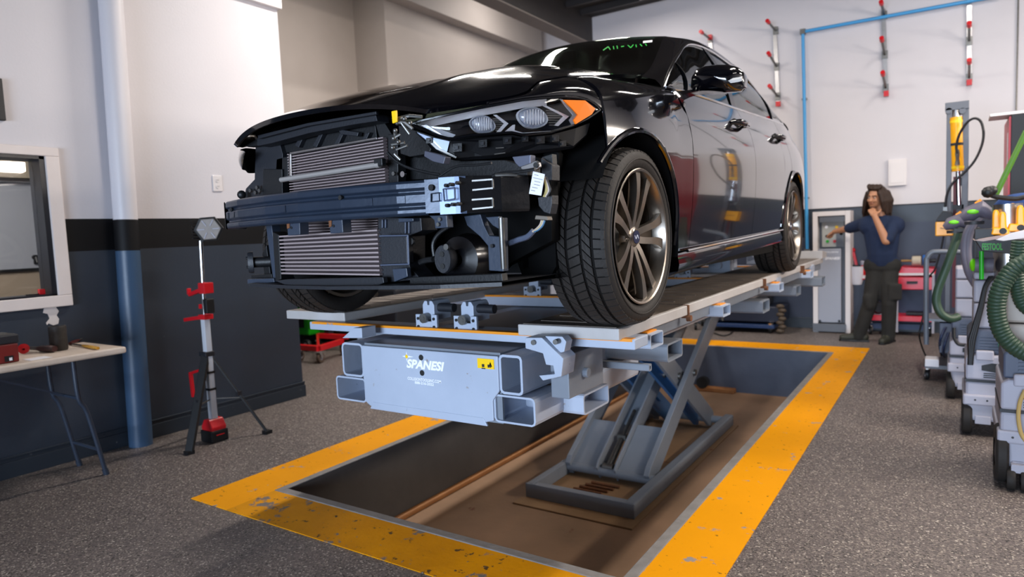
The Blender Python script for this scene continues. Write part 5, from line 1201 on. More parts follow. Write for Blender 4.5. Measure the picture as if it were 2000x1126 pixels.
k = MB(); k.bar(((TXa+TXb)/2, TY1-.25, .50), ((TXa+TXb)/2, TY1-.70, TZ-.05), .022, .010); k.box(((TXa+TXb)/2-.012, TY1-.74, TZ-.09), ((TXa+TXb)/2+.012, TY1-.68, TZ-.04)); obj('folding_brace', k, lg, tab)
def tz(u, v, z=TZ): return at_z(u, v, z)
c = tz(119, 684); mug = MB(); c.x -= .02
mug.lathe([(.001, 0), (.044, 0), (.047, .01), (.047, .140), (.044, .148), (.040, .148), (.038, .12), (.001, .115)], c+Vector((0, 0, .001)), ZA, 28)
tag(obj('steel_cup', mug, mat('stained_metal_can', '4c4844', .55, .5, var=('332f2c', 20, .9)), smooth=True), 'dark dented metal can standing on the white folding table', 'can')
c = tz(14, 708); bx = thing('tool_case', 'red and black toolbox at the left edge of the folding table', 'toolbox', (c.x, c.y, TZ))
k = MB(); k.box((c.x-.16, c.y-.20, TZ+.001), (c.x+.03, c.y+.05, TZ+.105)); obj('body', k, mat('dull_red_plastic', '6e1614', .5), bx, bevel=.008)
k = MB(); k.box((c.x-.165, c.y-.205, TZ+.105), (c.x+.034, c.y+.055, TZ+.155)); k.box((c.x-.08, c.y-.1, TZ+.155), (c.x-.05, c.y+.0, TZ+.175)); obj('lid', k, M_DARKPL, bx, bevel=.008)
k = MB(); k.box((c.x+.0301, c.y-.02, TZ+.01), (c.x+.033, c.y+.02, TZ+.04)); obj('latch', k, M_BLACKPL, bx); k = MB(); k.box((c.x+.0331, c.y+.0, TZ+.014), (c.x+.0345, c.y+.014, TZ+.03)); obj('latch_label', k, M_WHITEPAPER, bx)
def power_tool(a, b, r, label, m1, m2, cat='tool', name='air_tool'):
    a = Vector(a); b = Vector(b); d = (b-a); a0 = a; t = thing(name, label, cat, tuple(a))
    k = MB(); k.tube([a, a+d*.15, a+d*.45, a+d*.55], [r*.8, r, r*.85, r*.6], n=12); obj('handle', k, m1, t, smooth=True)
    k = MB(); k.tube([a+d*.55, a+d*.75, b], [r*.55, r*.5, r*.35], n=12); obj('shaft', k, m2, t, smooth=True); return t
p = tz(62, 684); q = tz(100, 665)
g_ = power_tool(tz(108, 688)+Vector((0, 0, .022)), tz(48, 686)+Vector((0, 0, .022)), .022, 'black and red hand drill lying in front of the metal can', mat('black_red_grip', '3a1a1a', .4), M_STEEL, name='hand_drill')
k = MB(); cc_ = tz(47, 690)+Vector((0, 0, .03)); k.lathe([(.001, 0), (.028, 0), (.030, .008), (.006, .012), (.006, .03)], cc_, (.6, -.2, 0), 20); obj('sanding_disc', k, M_RED, g_, smooth=True, label='red round disc')
a = tz(58, 672); b = tz(100, 668)
g_ = power_tool(a+Vector((0, 0, .026)), b+Vector((0, 0, .02)), .024, 'black angle grinder with a steel neck behind the hand drill', M_BLACKPL, M_STEEL, name='die_grinder')
k = MB(); k.ball(a+Vector((.02, .06, .035)), (.022, .022, .02), 12); obj('yellow_cap', k, mat('olive_yellow', '8a7a1a', .5), g_, smooth=True)
a = tz(137, 674); b = tz(168, 662)
power_tool(a+Vector((0, 0, .012)), b+Vector((0, 0, .012)), .012, 'dark ratchet wrench lying behind the metal can', mat('dark_red_grip', '4a1c18', .4), M_STEEL, name='ratchet')
a = tz(192, 683); b = tz(138, 673)
power_tool(a+Vector((0, 0, .011)), b+Vector((0, 0, .008)), .011, 'yellow handled screwdriver lying near the end of the folding table', mat('yellow_wood_handle', 'b5822a', .4), M_STEEL, name='screwdriver')
k = MB(); pc = tz(72, 700); k.box((pc.x-.06, pc.y-.05, TZ+.0005), (pc.x+.05, pc.y+.06, TZ+.0015)); tag(obj('paper_sheet', k, M_WHITEPAPER), 'white paper sheet under the red disc on the table', 'paper')

# --- cordless site light on a tripod ------------------------------------------------------------------------------------------
f1, f2 = at_z(370, 886, 0), at_z(522, 846, 0); bc = at_z(420, 862, 0); bc.x -= .03; bc.y += .02
TY = bc.y
def tp(u, v, y=None): return at_y(u, v, TY if y is None else y)
wl_t = thing('work_light', 'red and black cordless work light on a folding tripod by the left wall', 'work light', tuple(bc))
top = tp(392, 470); mid = tp(402, 700); low = Vector((bc.x, bc.y, .12))
k = MB(); k.cyl(tp(400, 622), top, .014, n=16); obj('upper_pole', k, M_CHROME, wl_t, smooth=True)
k = MB(); a = Vector((bc.x, bc.y, .10)); b = tp(400, 615); k.bar(a, b, .046, .046, up=(0, 1, 0)); obj('lower_pole', k, mat('pale_pole_enamel', 'c4c8d0', .35), wl_t, bevel=.006)
for v in (738, 776): 
    k = MB(); pt = a.lerp(b, (862-v)/(862-615)*.98); k.obox(pt, (.052, .052, .016)); obj('pole_band', k, M_BLACKPL, wl_t)
k = MB(); hc = tp(408, 447); hn_ = Vector((.72, -.62, -.05)).normalized(); ex = Vector((-hn_.y, hn_.x, 0)).normalized(); ex = -ex if ex.dot(CAM_R) < 0 else ex; ey = hn_.cross(ex); ey = -ey if ey.z < 0 else ey
hx = [(math.cos(PI/3*i+.05)*.088, math.sin(PI/3*i+.05)*.088) for i in range(6)]
def hexring(f, dpt): return [hc+ex*a_*f+ey*b_*f+hn_*dpt for a_, b_ in hx]
k.grid([hexring(.01, -.06), hexring(.85, -.06), hexring(1.0, -.045), hexring(1.05, -.01), hexring(1.05, .012), hexring(.90, .016)], closed=True); head = obj('lamp_head', k, M_BLACKPL, wl_t)
k = MB(); k.grid([hexring(.92, .012), hexring(.85, .015), hexring(.01, .015)], closed=True); obj('lamp_face', k, mat('lamp_diffuser', '8f8781', .35, var=('7c746e', 30, .6)), head)
for i in range(6):
    k = MB(); d_ = ex*hx[i][0]+ey*hx[i][1]; k.bar(hc+d_*.28+hn_*.017, hc+d_*.78+hn_*.017, .007, .004, up=hn_); obj('reflector_rib', k, M_LGREY, head)
for i in range(7):
    k = MB(); d0 = ex*(-.088)+ey*(.06-.02*i); k.obox(hc+d0+hn_*-.02, (.012, .05, .008)); obj('cooling_fin', k, M_BLACKPL, head)
k = MB(); k.bar(top-Vector((0, 0, .01)), hc-hn_*.05-ey*.03, .02, .02); obj('swivel', k, M_BLACKPL, head)
def bracket(v0, v1, uL, uR, m):
    k = MB(); x = tp(uR, v0).x; a = tp(uL, v1); pole = tp(402, (v0+v1)/2)
    k.obox(pole+Vector((0, 0, 0)), (.075, .07, abs(tp(400, v0).z-tp(400, v1).z)*.8)); k.bar(pole, Vector((a.x, a.y, a.z)), .030, .026)
    return k, a
k, a = bracket(549, 575, 371, 428, M_RED); k.box(a-Vector((.02, .012, .0)), a+Vector((0, .012, .045))); obj('carry_bracket', k, M_RED, wl_t, bevel=.004)
k = MB(); x0 = tp(406, 575); k.obox(tp(408, 597), (.045, .06, .10)); obj('pole_clamp', k, M_BLACKPL, wl_t, bevel=.006)
k, a = bracket(612, 624, 362, 425, M_RED); obj('lower_bracket', k, M_RED, wl_t, bevel=.004)
k = MB(); k.obox(tp(392, 598), (.016, .02, .03)); obj('clamp_lever', k, M_RED, wl_t)
hub = a0 = tp(404, 690); k = MB(); k.obox(hub, (.085, .07, .035)); k.obox(hub-Vector((0, 0, .04)), (.06, .055, .07)); obj('tripod_hub', k, M_DARKPL, wl_t, bevel=.006)
tripod_feet = [f1+Vector((.0, 0, .0)), f2, bc+Vector((-.30, .16, 0))]
for i, f_ in enumerate(tripod_feet):
    st = hub+(f_-hub)*.04; st.z = hub.z; e_ = Vector((f_.x, f_.y, .012)); n_ = MB(); wv, hv = (.052, .03) if i == 0 else (.024, .018)
    n_.bar(st, e_, wv, hv); lo = obj('tripod_leg', n_, M_BLACKPL, wl_t, bevel=.004); n_ = MB(); n_.obox(e_, (.05, .05, .024)); obj('rubber_foot', n_, M_BLACKPL, lo)
    n_ = MB(); n_.obox(st.lerp(e_, .5), (.03, .03, .03)); obj('leg_joint', n_, M_DARKPL, lo)
    n_ = MB(); n_.bar(Vector((bc.x, bc.y, .30)), st.lerp(e_, .55), .012, .006); obj('leg_strut', n_, M_STEEL, lo)
k = MB(); k.prism([(-.06, 0), (.06, 0), (.065, .03), (.03, .085), (-.03, .085), (-.065, .03)], (bc.x, bc.y-.055, .075), XA, ZA, -.11); obj('battery_dock', k, M_RED, wl_t, bevel=.006)
k = MB(); k.box((bc.x-.07, bc.y-.065, .002), (bc.x+.07, bc.y+.065, .085)); bt_ = obj('battery', k, M_BLACKPL, wl_t, bevel=.010); k = MB(); k.box((bc.x+.0705, bc.y-.03, .05), (bc.x+.073, bc.y+.03, .056)); obj('battery_label', k, M_RED, bt_)
k = MB(); r0 = tp(376, 740); r1 = tp(384, 790); k.bar(tp(372, 726, TY+.05), tp(378, 775, TY+.05), .02, .03); k.bar(tp(374, 728, TY+.05), tp(392, 722, TY+.05), .02, .02); obj('carry_handle', k, M_RED, wl_t, bevel=.005)

# --- control cabinet on the back wall -------------------------------------------------------------------------------------------
KY = 8.80
cabn = thing('control_cabinet', 'grey lift control cabinet in a white frame beside the man', 'cabinet', (at_y(1625, 648, KY).x, KY+.15, 0))
k = MB(); x0, x1, z0, z1 = prect(1587, 414, 1661, 640, KY); f_ = .055
k.box((x0, KY, .0), (x0+f_, BW-.005, z1)); k.box((x1-f_, KY, .0), (x1, BW-.005, z1)); k.box((x0+f_, KY, z1-f_), (x1-f_, BW-.005, z1)); obj('white_frame', k, M_TRIMW, cabn, bevel=.004)
zs = at_y(1620, 482, KY).z; k = MB(); k.box((x0+f_, KY+.12, .09), (x1-f_, BW-.006, z1-f_)); obj('body', k, M_TOWER, cabn)
k = MB(); pbox(k, 1600, 424, 1650, 432, KY+.01, .11); obj('header', k, M_TOWER, cabn)
k = MB(); pbox(k, 1605, 433, 1648, 481, KY+.09, .03); obj('control_panel', k, mat('panel_grey', 'a8a8a2', .4), cabn)
k = MB(); pbox(k, 1633, 452, 1647, 481, KY+.08, .01); obj('panel_cover', k, M_TOWER, cabn)
for (u, v, m_) in ((1614, 443, M_WHITEINK), (1615, 461, M_BLACKPL), (1616, 471, M_GREEN), (1630, 471, M_RED), (1643, 456, M_BLACKPL), (1634, 443, M_YLABEL)):
    c = at_y(u, v, KY+.08); k = MB(); k.cyl(c, c+Vector((0, .02, 0)), .018, n=14); obj('push_button', k, m_, cabn, smooth=True)
k = MB(); pbox(k, 1597, 486, 1643, 630, KY+.02, .10); dr_ = obj('cabinet_door', k, mat('cabinet_door_grey', '9a9eaa', .35), cabn, bevel=.004)
k = MB(); pbox(k, 1587, 631, 1652, 649, KY-.03, .30); obj('plinth', k, M_TOWER, cabn, bevel=.004)
for u in (1601, 1639): c = at_y(u, 628, KY); k = MB(); k.box(c-Vector((.012, .0, .006)), c+Vector((.012, .02, .02))); obj('door_catch', k, M_BLACKPL, cabn)
a, b = at_y(1611, 507, KY+.018), at_y(1641, 507, KY+.018)
text('SPANESI', (a.x, KY+.0185, a.z), (1, 0, 0), (0, 0, 1), b.x-a.x, M_WHITEINK, dr_, 'brand_lettering', shear=.25, height=.032, bold=.03)
a, b = at_y(1611, 494, KY+.018), at_y(1637, 494, KY+.018)
text('COLLISION', (a.x, KY+.0185, a.z), (1, 0, 0), (0, 0, 1), b.x-a.x, M_WHITEINK, dr_, 'small_lettering', height=.020, bold=.02)

# --- wall racks with padded arms -------------------------------------------------------------------------------------------------
def wall_rack(label, posts, arms, tip):
    (u0, v0), (u1, v1) = posts; a, b = at_y(u0, v0, BW-.02), at_y(u1, v1, BW-.02)
    t = thing('wall_rack', label, 'rack', tuple(b), 'padded racks on the back wall'); k = MB(); k.bar(a, b, .045, .02, up=(0, 1, 0)); obj('rack_post', k, M_ALU, t)
    for (bu, bv), (tu, tv) in arms:
        p_ = at_y(bu, bv, BW-.03); q_ = at_y(tu, tv, BW-.36); k = MB(); k.cyl(p_, q_, .014, n=10); ar = obj('rack_arm', k, M_STEEL, t, smooth=True)
        d_ = (q_-p_).normalized(); k = MB(); k.cyl(q_-d_*.05, q_+d_*.015, .024, n=12); obj('red_pad', k, M_RED, ar, smooth=True)
        k = MB(); k.obox(p_, (.06, .03, .09)); obj('arm_socket', k, M_STEEL, ar)
    if tip: p_ = at_y(tip[0], tip[1], BW-.05); k = MB(); k.obox(p_, (.05, .06, .06)); obj('red_pad', k, M_RED, t)
wall_rack('leftmost wall rack, peeking out just above the car roof', ((1386, 70), (1390, 110)), [((1387, 76), (1369, 62))], (1387, 73))
wall_rack('wall rack with three red tipped arms left of the blue pipe', ((1513, 52), (1520, 204)), [((1515, 60), (1499, 41)), ((1517, 130), (1501, 104)), ((1519, 188), (1503, 168))], (1520, 203))
wall_rack('wall rack crossed by the blue pipe, above the electric panel', ((1725, 18), (1731, 184)), [((1727, 30), (1721, 4)), ((1728, 107), (1722, 75)), ((1730, 172), (1724, 142))], (1731, 183))
wall_rack('rightmost wall rack, above the pulling tower', ((1893, -10), (1893, 162)), [((1893, 80), (1893, 46)), ((1893, 152), (1893, 118))], (1893, 161))
# --- blue air pipe ---------------------------------------------------------------------------------------------------------------------
k = MB(); yy = BW-.07; P_ = [at_y(1577, 492, yy), at_y(1568, 62, yy), at_y(1950, -8, yy)]
k.cyl(P_[0], P_[1], .020, n=12); k.cyl(P_[1], P_[2], .020, n=12)
M_PIPE = mat('blue_air_pipe', '3f9ad6', .35)
pip = tag(obj('air_pipe', k, M_PIPE, smooth=True), 'long light blue air pipe running down and across the white back wall', 'pipe'); WLOC[pip.name] = pip.location.copy()
k = MB(); k.obox(P_[1], (.06, .06, .06)); k.obox(P_[0], (.07, .07, .08)); obj('pipe_fitting', k, M_STEEL, pip).location = -pip.location
for f_ in (.25, .7):
    k = MB(); k.obox(P_[0].lerp(P_[1], f_)+Vector((0, .02, 0)), (.06, .05, .02)); obj('pipe_clip', k, M_STEEL, pip).location = -pip.location
k = MB(); c = at_y(1577, 505, yy); k.cyl(c-Vector((0, 0, .05)), c+Vector((0, 0, .05)), .03, n=12); k.cyl(c, c-Vector((0, .07, 0)), .016, n=8); tag(obj('air_valve', k, M_RUST, smooth=True), 'small brass air valve at the lower end of the blue pipe', 'valve')
# --- electric panel, thin conduit -------------------------------------------------------------------------------------------------------
t = thing('fuse_box', 'white electric fuse box on the back wall above the man', 'fuse box', tuple(at_y(1753, 361, BW)))
k = MB(); pbox(k, 1735, 312, 1770, 361, BW-.05, .05); obj('box', k, M_TRIMW, t, bevel=.004); k = MB(); pbox(k, 1739, 317, 1766, 356, BW-.056, .006); obj('panel_door', k, M_TRIMW, t, bevel=.002)
k = MB(); k.cyl(at_y(1989, -5, BW-.02), at_y(1985, 215, BW-.02), .008, n=8); tag(obj('thin_conduit', k, M_STEEL, smooth=True), 'thin grey conduit down the white wall at the right edge', 'conduit')
# --- red service cart behind the man -------------------------------------------------------------------------------------------------------
RY = 8.72; cart = thing('service_cart', 'red steel service cart with a drawer box against the back wall behind the man', 'cart', (at_y(1765, 640, RY).x, RY+.15, 0))
x0, x1, _, _ = prect(1692, 540, 1824, 566, RY); xb = at_y(1750, 540, RY).x
k = MB(); pbox(k, 1752, 541, 1824, 566, RY, .36); obj('drawer_box', k, M_REDPAINT, cart, bevel=.006)
k = MB(); ppoly(k, [(1752, 540), (1826, 538), (1828, 524), (1760, 521)], RY+.01, .36); obj('lid', k, M_REDPAINT, cart, bevel=.006)
k = MB(); pbox(k, 1754, 544, 1805, 565, RY-.012, .012); dw = obj('drawer', k, M_REDPAINT, cart, bevel=.004); k = MB(); pbox(k, 1771, 549, 1792, 554, RY-.024, .012); obj('drawer_handle', k, M_BLACKPL, dw, bevel=.002)
k = MB(); pbox(k, 1752, 533, 1824, 537, RY-.006, .01); obj('lid_edge', k, M_TRIMW, cart)
k = MB(); pbox(k, 1692, 615, 1822, 629, RY, .38); obj('lower_tray', k, M_REDPAINT, cart, bevel=.004)
for u in (1823, 1694, 1752): k = MB(); xx = at_y(u, 560, RY).x; k.box((xx-.012, RY-.004, .05), (xx+.012, RY+.02, at_y(u, 535, RY).z if u > 1700 else at_y(u, 612, RY).z)); obj('cart_post', k, M_LGREY, cart)
k = MB(); xa_ = at_y(1822, 600, RY).x; k.box((at_y(1694, 600, RY).x, RY+.30, .05), (xa_, RY+.32, .6)); obj('rear_panel', k, mat('dark_blue_panel', '1f2c48', .5), cart)
for u, yy in ((1700, .05), (1815, .05), (1700, .3), (1815, .3)): caster((at_y(u, 640, RY+yy).x, RY+yy, 0), .05, cart)
k = MB(); pbox(k, 1694, 630, 1820, 645, RY+.06, .02); obj('kick_plate', k, mat('navy_kick_plate', '1e2f52', .5), cart)
TZc = at_y(1790, 521, RY).z
def lying(name, label, cat, u0, u1, v, r, m, y=RY+.12):
    a, b = at_y(u0, v, y), at_y(u1, v, y); b.z = a.z; k = MB(); k.lathe([(.001, 0), (r*.9, 0), (r, .006), (r, (b-a).length-.006), (r*.9, (b-a).length), (.001, (b-a).length)], a, (b-a), 18); return tag(obj(name, k, m, smooth=True), label, cat)
lying('wooden_dowel', 'wooden stick lying on the red cart lid behind the man', 'stick', 1760, 1782, 509, .012, mat('pale_wood', 'b08a50', .6))
tr_ = lying('masking_roll', 'pale masking roll lying on the red cart lid', 'tape roll', 1781, 1799, 509, .055, mat('masking_paper', 'c8bca8', .7, var=('a89c8a', 30, .5)))
lying('blue_bottle', 'blue round bottle lying beside the masking roll on the cart lid', 'bottle', 1802, 1812, 507, .055, mat('blue_plastic', '1f62b0', .4))
lying('grease_gun', 'dark tool lying at the right end of the red cart lid', 'tool', 1814, 1828, 509, .02, M_DARKPL)
t = thing('electric_motor', 'dark round motor on the lower tray of the red cart', 'motor', tuple(at_y(1714, 613, RY+.1)))
k = MB(); c = at_y(1714, 600, RY+.12); k.lathe([(.03, -.08), (.07, -.07), (.075, -.03), (.075, .05), (.05, .08), (.001, .08)], c, (.3, -1, 0), 20); obj('motor_body', k, M_DARKPL, t, smooth=True); k = MB(); k.box(c+Vector((-.08, -.05, -.085)), c+Vector((.08, .07, -.06))); obj('motor_foot', k, M_STEEL, t)
k = MB(); a = at_y(1770, 611, RY+.1); k.box(a+Vector((0, -.06, -.01)), a+Vector((.20, .05, .015))); tag(obj('black_bar', k, M_BLACKPL, bevel=.003), 'flat black tool on the lower tray at the right of the cart', 'tool')
# white caulking pot and red gun hanging on the wall
t = thing('spray_cup', 'white cup hanging on the wall between the cabinet and the man', 'cup', tuple(at_y(1676, 556, BW-.1)))
c = at_y(1674, 555, BW-.10); k = MB(); k.lathe([(.001, 0), (.05, 0), (.075, .10), (.078, .22), (.07, .22), (.05, .02)], c, ZA, 20); obj('cup', k, M_WHITEPAPER, t, smooth=True)
k = MB(); k.box(c+Vector((-.08, .05, .08)), c+Vector((.08, .095, .12))); obj('wall_bracket', k, M_BLACKPL, t)
t = thing('red_gun', 'red handled gun standing in the white cup on the wall', 'tool', tuple(at_y(1668, 520, BW-.1)))
k = MB(); k.bar(at_y(1674, 524, BW-.10), at_y(1666, 488, BW-.10), .03, .03); k.ball(at_y(1666, 488, BW-.10), .028, 10); obj('handle', k, M_RED, t, bevel=.004)
k = MB(); a = at_y(1660, 520, BW-.10); k.bar(a, at_y(1682, 520, BW-.10), .04, .04); obj('gun_body', k, M_BLACKPL, t); k = MB(); k.cyl(a, at_y(1655, 521, BW-.1), .014, n=8); obj('nozzle', k, M_RED, t)
t = thing('fire_bottle', 'small red and white bottle hanging behind the man at his hip', 'bottle', tuple(at_y(1684, 545, BW-.1)))
c = at_y(1684, 545, BW-.1); k = MB(); k.lathe([(.001, 0), (.035, 0), (.035, .14), (.02, .17)], c, ZA, 14); obj('bottle', k, M_RED, t, smooth=True); k = MB(); k.lathe([(.02, .17), (.024, .18), (.022, .22), (.001, .23)], c, ZA, 12); obj('cap', k, M_LGREY, t, smooth=True); k = MB(); k.lathe([(.0355, .01), (.0355, .05)], c, ZA, 14); obj('bottle_label', k, M_WHITEPAPER, t)
# --- dark blue welder cart under the bench, by the back wall -------------------------------------------------------------------------------------
DY = 8.55; t = thing('welder_cart', 'dark blue welder on casters standing by the back wall under the raised bench', 'welder', (at_y(1450, 640, DY).x, DY+.2, 0))
k = MB(); pbox(k, 1385, 596, 1528, 630, DY, .40); obj('body', k, mat('dark_welder_blue', '141d30', .4), t, bevel=.01)
k = MB(); pbox(k, 1378, 630, 1512, 642, DY-.06, .50); obj('base_tray', k, mat('welder_base_blue', '16305a', .4), t, bevel=.005)
k = MB(); pbox(k, 1409, 600, 1413, 626, DY-.02, .02); obj('front_rail', k, M_STEEL, t)
k = MB(); pbox(k, 1385, 540, 1500, 596, DY+.05, .3); obj('upper_case', k, M_DARKPL, t, bevel=.01)
for u, yy in ((1505, -.02), (1359, -.02), (1500, .35), (1372, .35)): caster((at_y(u, 648, DY+yy).x, DY+yy, 0), .055, t, m=M_BLACKPL)
k = MB(); 
for i in range(7): k.ball(at_y(1524+4*(i % 2), 598+8*i, DY-.03), (.05, .03, .03), 10)
obj('cable_hank', k, mat('brown_cable_hank', '5a4a38', .6, var=('2a2420', 30, .9)), t, smooth=True)
hose('floor_cable', [at_z(1395, 650, .01), at_z(1412, 655, .01), at_z(1425, 652, .01), at_z(1432, 646, .01)], .008, M_BLACKPL, 'short black cable on the floor beside the welder', 'cable')
# --- green machine and red stand in the side bay -----------------------------------------------------------------------------------------------------
gx = at_z(600, 676, 0); GY = 5.5; gx.x = -6.7
t = thing('green_machine', 'bright green machine on wheels in the side bay behind the partition', 'machine', (gx.x, GY, 0))
k = MB(); pbox(k, 560, 612, 604, 655, GY, .5); obj('body', k, M_GREEN, t, bevel=.02)
k = MB(); pbox(k, 575, 618, 593, 640, GY-.012, .012); obj('dark_opening', k, M_BLACKPL, t)
k = MB(); pbox(k, 562, 588, 598, 606, GY+.02, .4); obj('upper_body', k, M_GREEN, t, bevel=.02); k = MB(); pbox(k, 566, 606, 590, 612, GY+.05, .3); obj('neck', k, M_BLACKPL, t)
k = MB(); k.cyl(at_y(574, 575, GY), at_y(582, 562, GY), .02, n=10); k.cyl(at_y(574, 590, GY), at_y(574, 575, GY), .02, n=10); obj('handle', k, M_STEEL, t, smooth=True)
for u in (573, 598): c = at_y(u, 668, GY-.03); wheel_mesh(Vector((c.x, GY-.02, .075)), YA, .075, .05, M_BLACKPL, t)
for u in (573, 598): c = at_y(u, 668, GY+.4); wheel_mesh(Vector((c.x, GY+.45, .075)), YA, .075, .05, M_BLACKPL, t)
rz = .17; a, b, c = at_z(583, 677, rz), at_z(622, 680, rz), at_z(668, 666, rz); d_ = at_z(620, 655, rz+.02); e_ = at_z(668, 660, rz)
t = thing('engine_stand', 'red steel engine stand on casters in the side bay', 'stand', (b.x, b.y, 0))
k = MB(); k.bar(a, b, .06, .06); k.bar(b, c, .06, .06); obj('front_leg', k, M_RED, t, bevel=.004)
k = MB(); k.bar(d_, e_+Vector((0, .1, 0)), .06, .06); k.bar(d_, b, .03, .05); obj('rear_leg', k, M_RED, t, bevel=.004)
k = MB(); k.bar(d_+Vector((.1, .1, 0)), d_+Vector((.1, .1, .55)), .08, .08); k.obox(d_+Vector((.1, .0, .6)), (.3, .5, .25)); obj('upright', k, M_DARKPL, t)
for p_ in (Vector((b.x, b.y, 0)), Vector((a.x, a.y, 0)), Vector((c.x, c.y, 0)), Vector((d_.x, d_.y, 0))): caster((p_.x, p_.y, 0), .062, t, m=mat('brown_wheel', '5a4a3e', .6) if 'brown_wheel' not in bpy.data.materials else bpy.data.materials['brown_wheel'])
t = thing('dark_machine', 'low dark machine beside the green one in the side bay', 'machine', (-6.4, 6.35, 0))
k = MB(); c = Vector((-7.05, 6.0, 0)); k.box((c.x, c.y, .10), (c.x+1.35, c.y+.7, .75)); obj('body', k, M_DARKPL, t, bevel=.03); k = MB(); k.box((c.x+.03, c.y+.03, 0), (c.x+1.3, c.y+.65, .10)); obj('base', k, M_BLACKPL, t)
k = MB(); k.box((c.x+.1, c.y+.05, .75), (c.x+1.25, c.y+.6, .83)); obj('lid', k, M_SLATEPL, t, bevel=.02)

# --- pulling tower with yellow ram ---------------------------------------------------------------------------------------------------------------------
WY = 7.0
t = thing('pulling_tower', 'tall grey pulling tower with a yellow hydraulic ram at the right', 'tower', (at_y(1870, 600, WY).x, WY, 0))
for u0, u1 in ((1849, 1859), (1880, 1892)):
    k = MB(); xx0, xx1, _, zt_ = prect(u0, 208, u1, 300, WY); k.box((xx0, WY, .0), (xx1, WY+.07, zt_)); obj('tower_post', k, M_TOWER, t, bevel=.004)
k = MB(); pbox(k, 1846, 201, 1893, 211, WY-.02, .11); obj('top_plate', k, M_TOWER, t, bevel=.003)
for u in (1853, 1880): k = MB(); c = at_y(u, 216, WY-.02); k.cyl(c, c+Vector((0, .1, 0)), .025, n=12); obj('pulley', k, M_TOWER, t, smooth=True)
k = MB(); a, b = at_y(1867, 229, WY+.02), at_y(1871, 334, WY+.02); k.cyl(a, b, .048, n=20); rm_ = obj('hydraulic_ram', k, M_YELLOWTOOL, t, smooth=True)
k = MB(); k.cyl(a+Vector((0, 0, .10)), a, .032, n=14); obj('ram_cap', k, M_ALU, rm_, smooth=True); k = MB(); k.cyl(b, at_y(1873, 402, WY+.02), .018, n=12); obj('ram_rod', k, M_CHROME, rm_, smooth=True)
for f_ in (.08, .5, .93): k = MB(); k.cyl(a.lerp(b, f_)+Vector((0, 0, .01)), a.lerp(b, f_)-Vector((0, 0, .012)), .051, n=20); obj('ram_band', k, M_DARKPL if f_ == .5 else M_YLABEL, rm_, smooth=True)
k = MB(); pts = [at_y(1870, v, WY-.04) for v in (292, 300, 310, 322)]; k.tube(pts, [.012, .018, .012, .02], n=8); obj('hose_coupling', k, M_STEEL, rm_, smooth=True)
k = MB(); pbox(k, 1860, 400, 1882, 408, WY, .08); pbox(k, 1876, 346, 1884, 362, WY+.01, .06); obj('cross_piece', k, M_DARKPL, t)
k = MB(); k.box((at_y(1840, 600, WY).x, WY-.04, 0), (at_y(1902, 600, WY).x, WY+.35, .10)); obj('foot_plate', k, M_TOWER, t, bevel=.005)
k = MB(); pbox(k, 1862, 345, 1866, 600, WY+.05, .01); obj('red_strip', k, mat('dark_red_strip', '6a1a20', .5), t)
t2 = thing('foot_pump', 'yellow and black hydraulic pump hanging beside the pulling tower', 'pump', tuple(at_y(1845, 462, WY-.15)))
PY_ = WY-.18
k = MB(); pbox(k, 1827, 433, 1862, 460, PY_, .14); obj('pump_body', k, M_YELLOWTOOL, t2, bevel=.008)
k = MB(); ppoly(k, [(1827, 432), (1862, 432), (1860, 414), (1842, 411), (1832, 424)], PY_-.005, .15); obj('pump_cover', k, M_DARKPL, t2, bevel=.006)
k = MB(); pbox(k, 1842, 404, 1850, 412, PY_+.04, .05); obj('hose_port', k, M_STEEL, t2); k = MB(); k.bar(at_y(1836, 445, PY_-.004), at_y(1858, 447, PY_-.004), .004, .004); obj('pump_seam', k, M_DARKPL, t2)
k = MB(); a = at_y(1850, 430, PY_+.13); k.bar(a, Vector((at_y(1854, 430, WY).x, WY, a.z)), .03, .03); obj('hanger', k, M_STEEL, t2)
hose('hydraulic_hose', [at_y(1870, 300, WY-.05), at_y(1868, 285, WY-.05), at_y(1874, 262, WY-.07), at_y(1888, 240, WY-.1), at_y(1903, 231, WY-.12), at_y(1916, 238, WY-.13), at_y(1921, 262, WY-.14), at_y(1916, 288, WY-.15), at_y(1902, 316, WY-.16), at_y(1882, 338, WY-.16), at_y(1862, 356, WY-.15), at_y(1850, 378, WY-.14), at_y(1846, 405, WY-.13)], .010, M_BLACKPL, 'black hydraulic hose looping from the yellow ram to the pump', 'hose')
hose('pump_cable', [at_y(1843, 461, PY_+.05), at_y(1838, 485, PY_+.05), at_y(1826, 525, PY_+.05), at_y(1812, 545, PY_+.05), at_y(1811, 580, PY_+.02), at_y(1800, 630, PY_), at_y(1796, 660, PY_+.02), at_z(1812, 700, .012), at_z(1838, 714, .012)], .007, M_BLACKPL, 'thin black cable hanging from the yellow pump to the floor', 'cable')
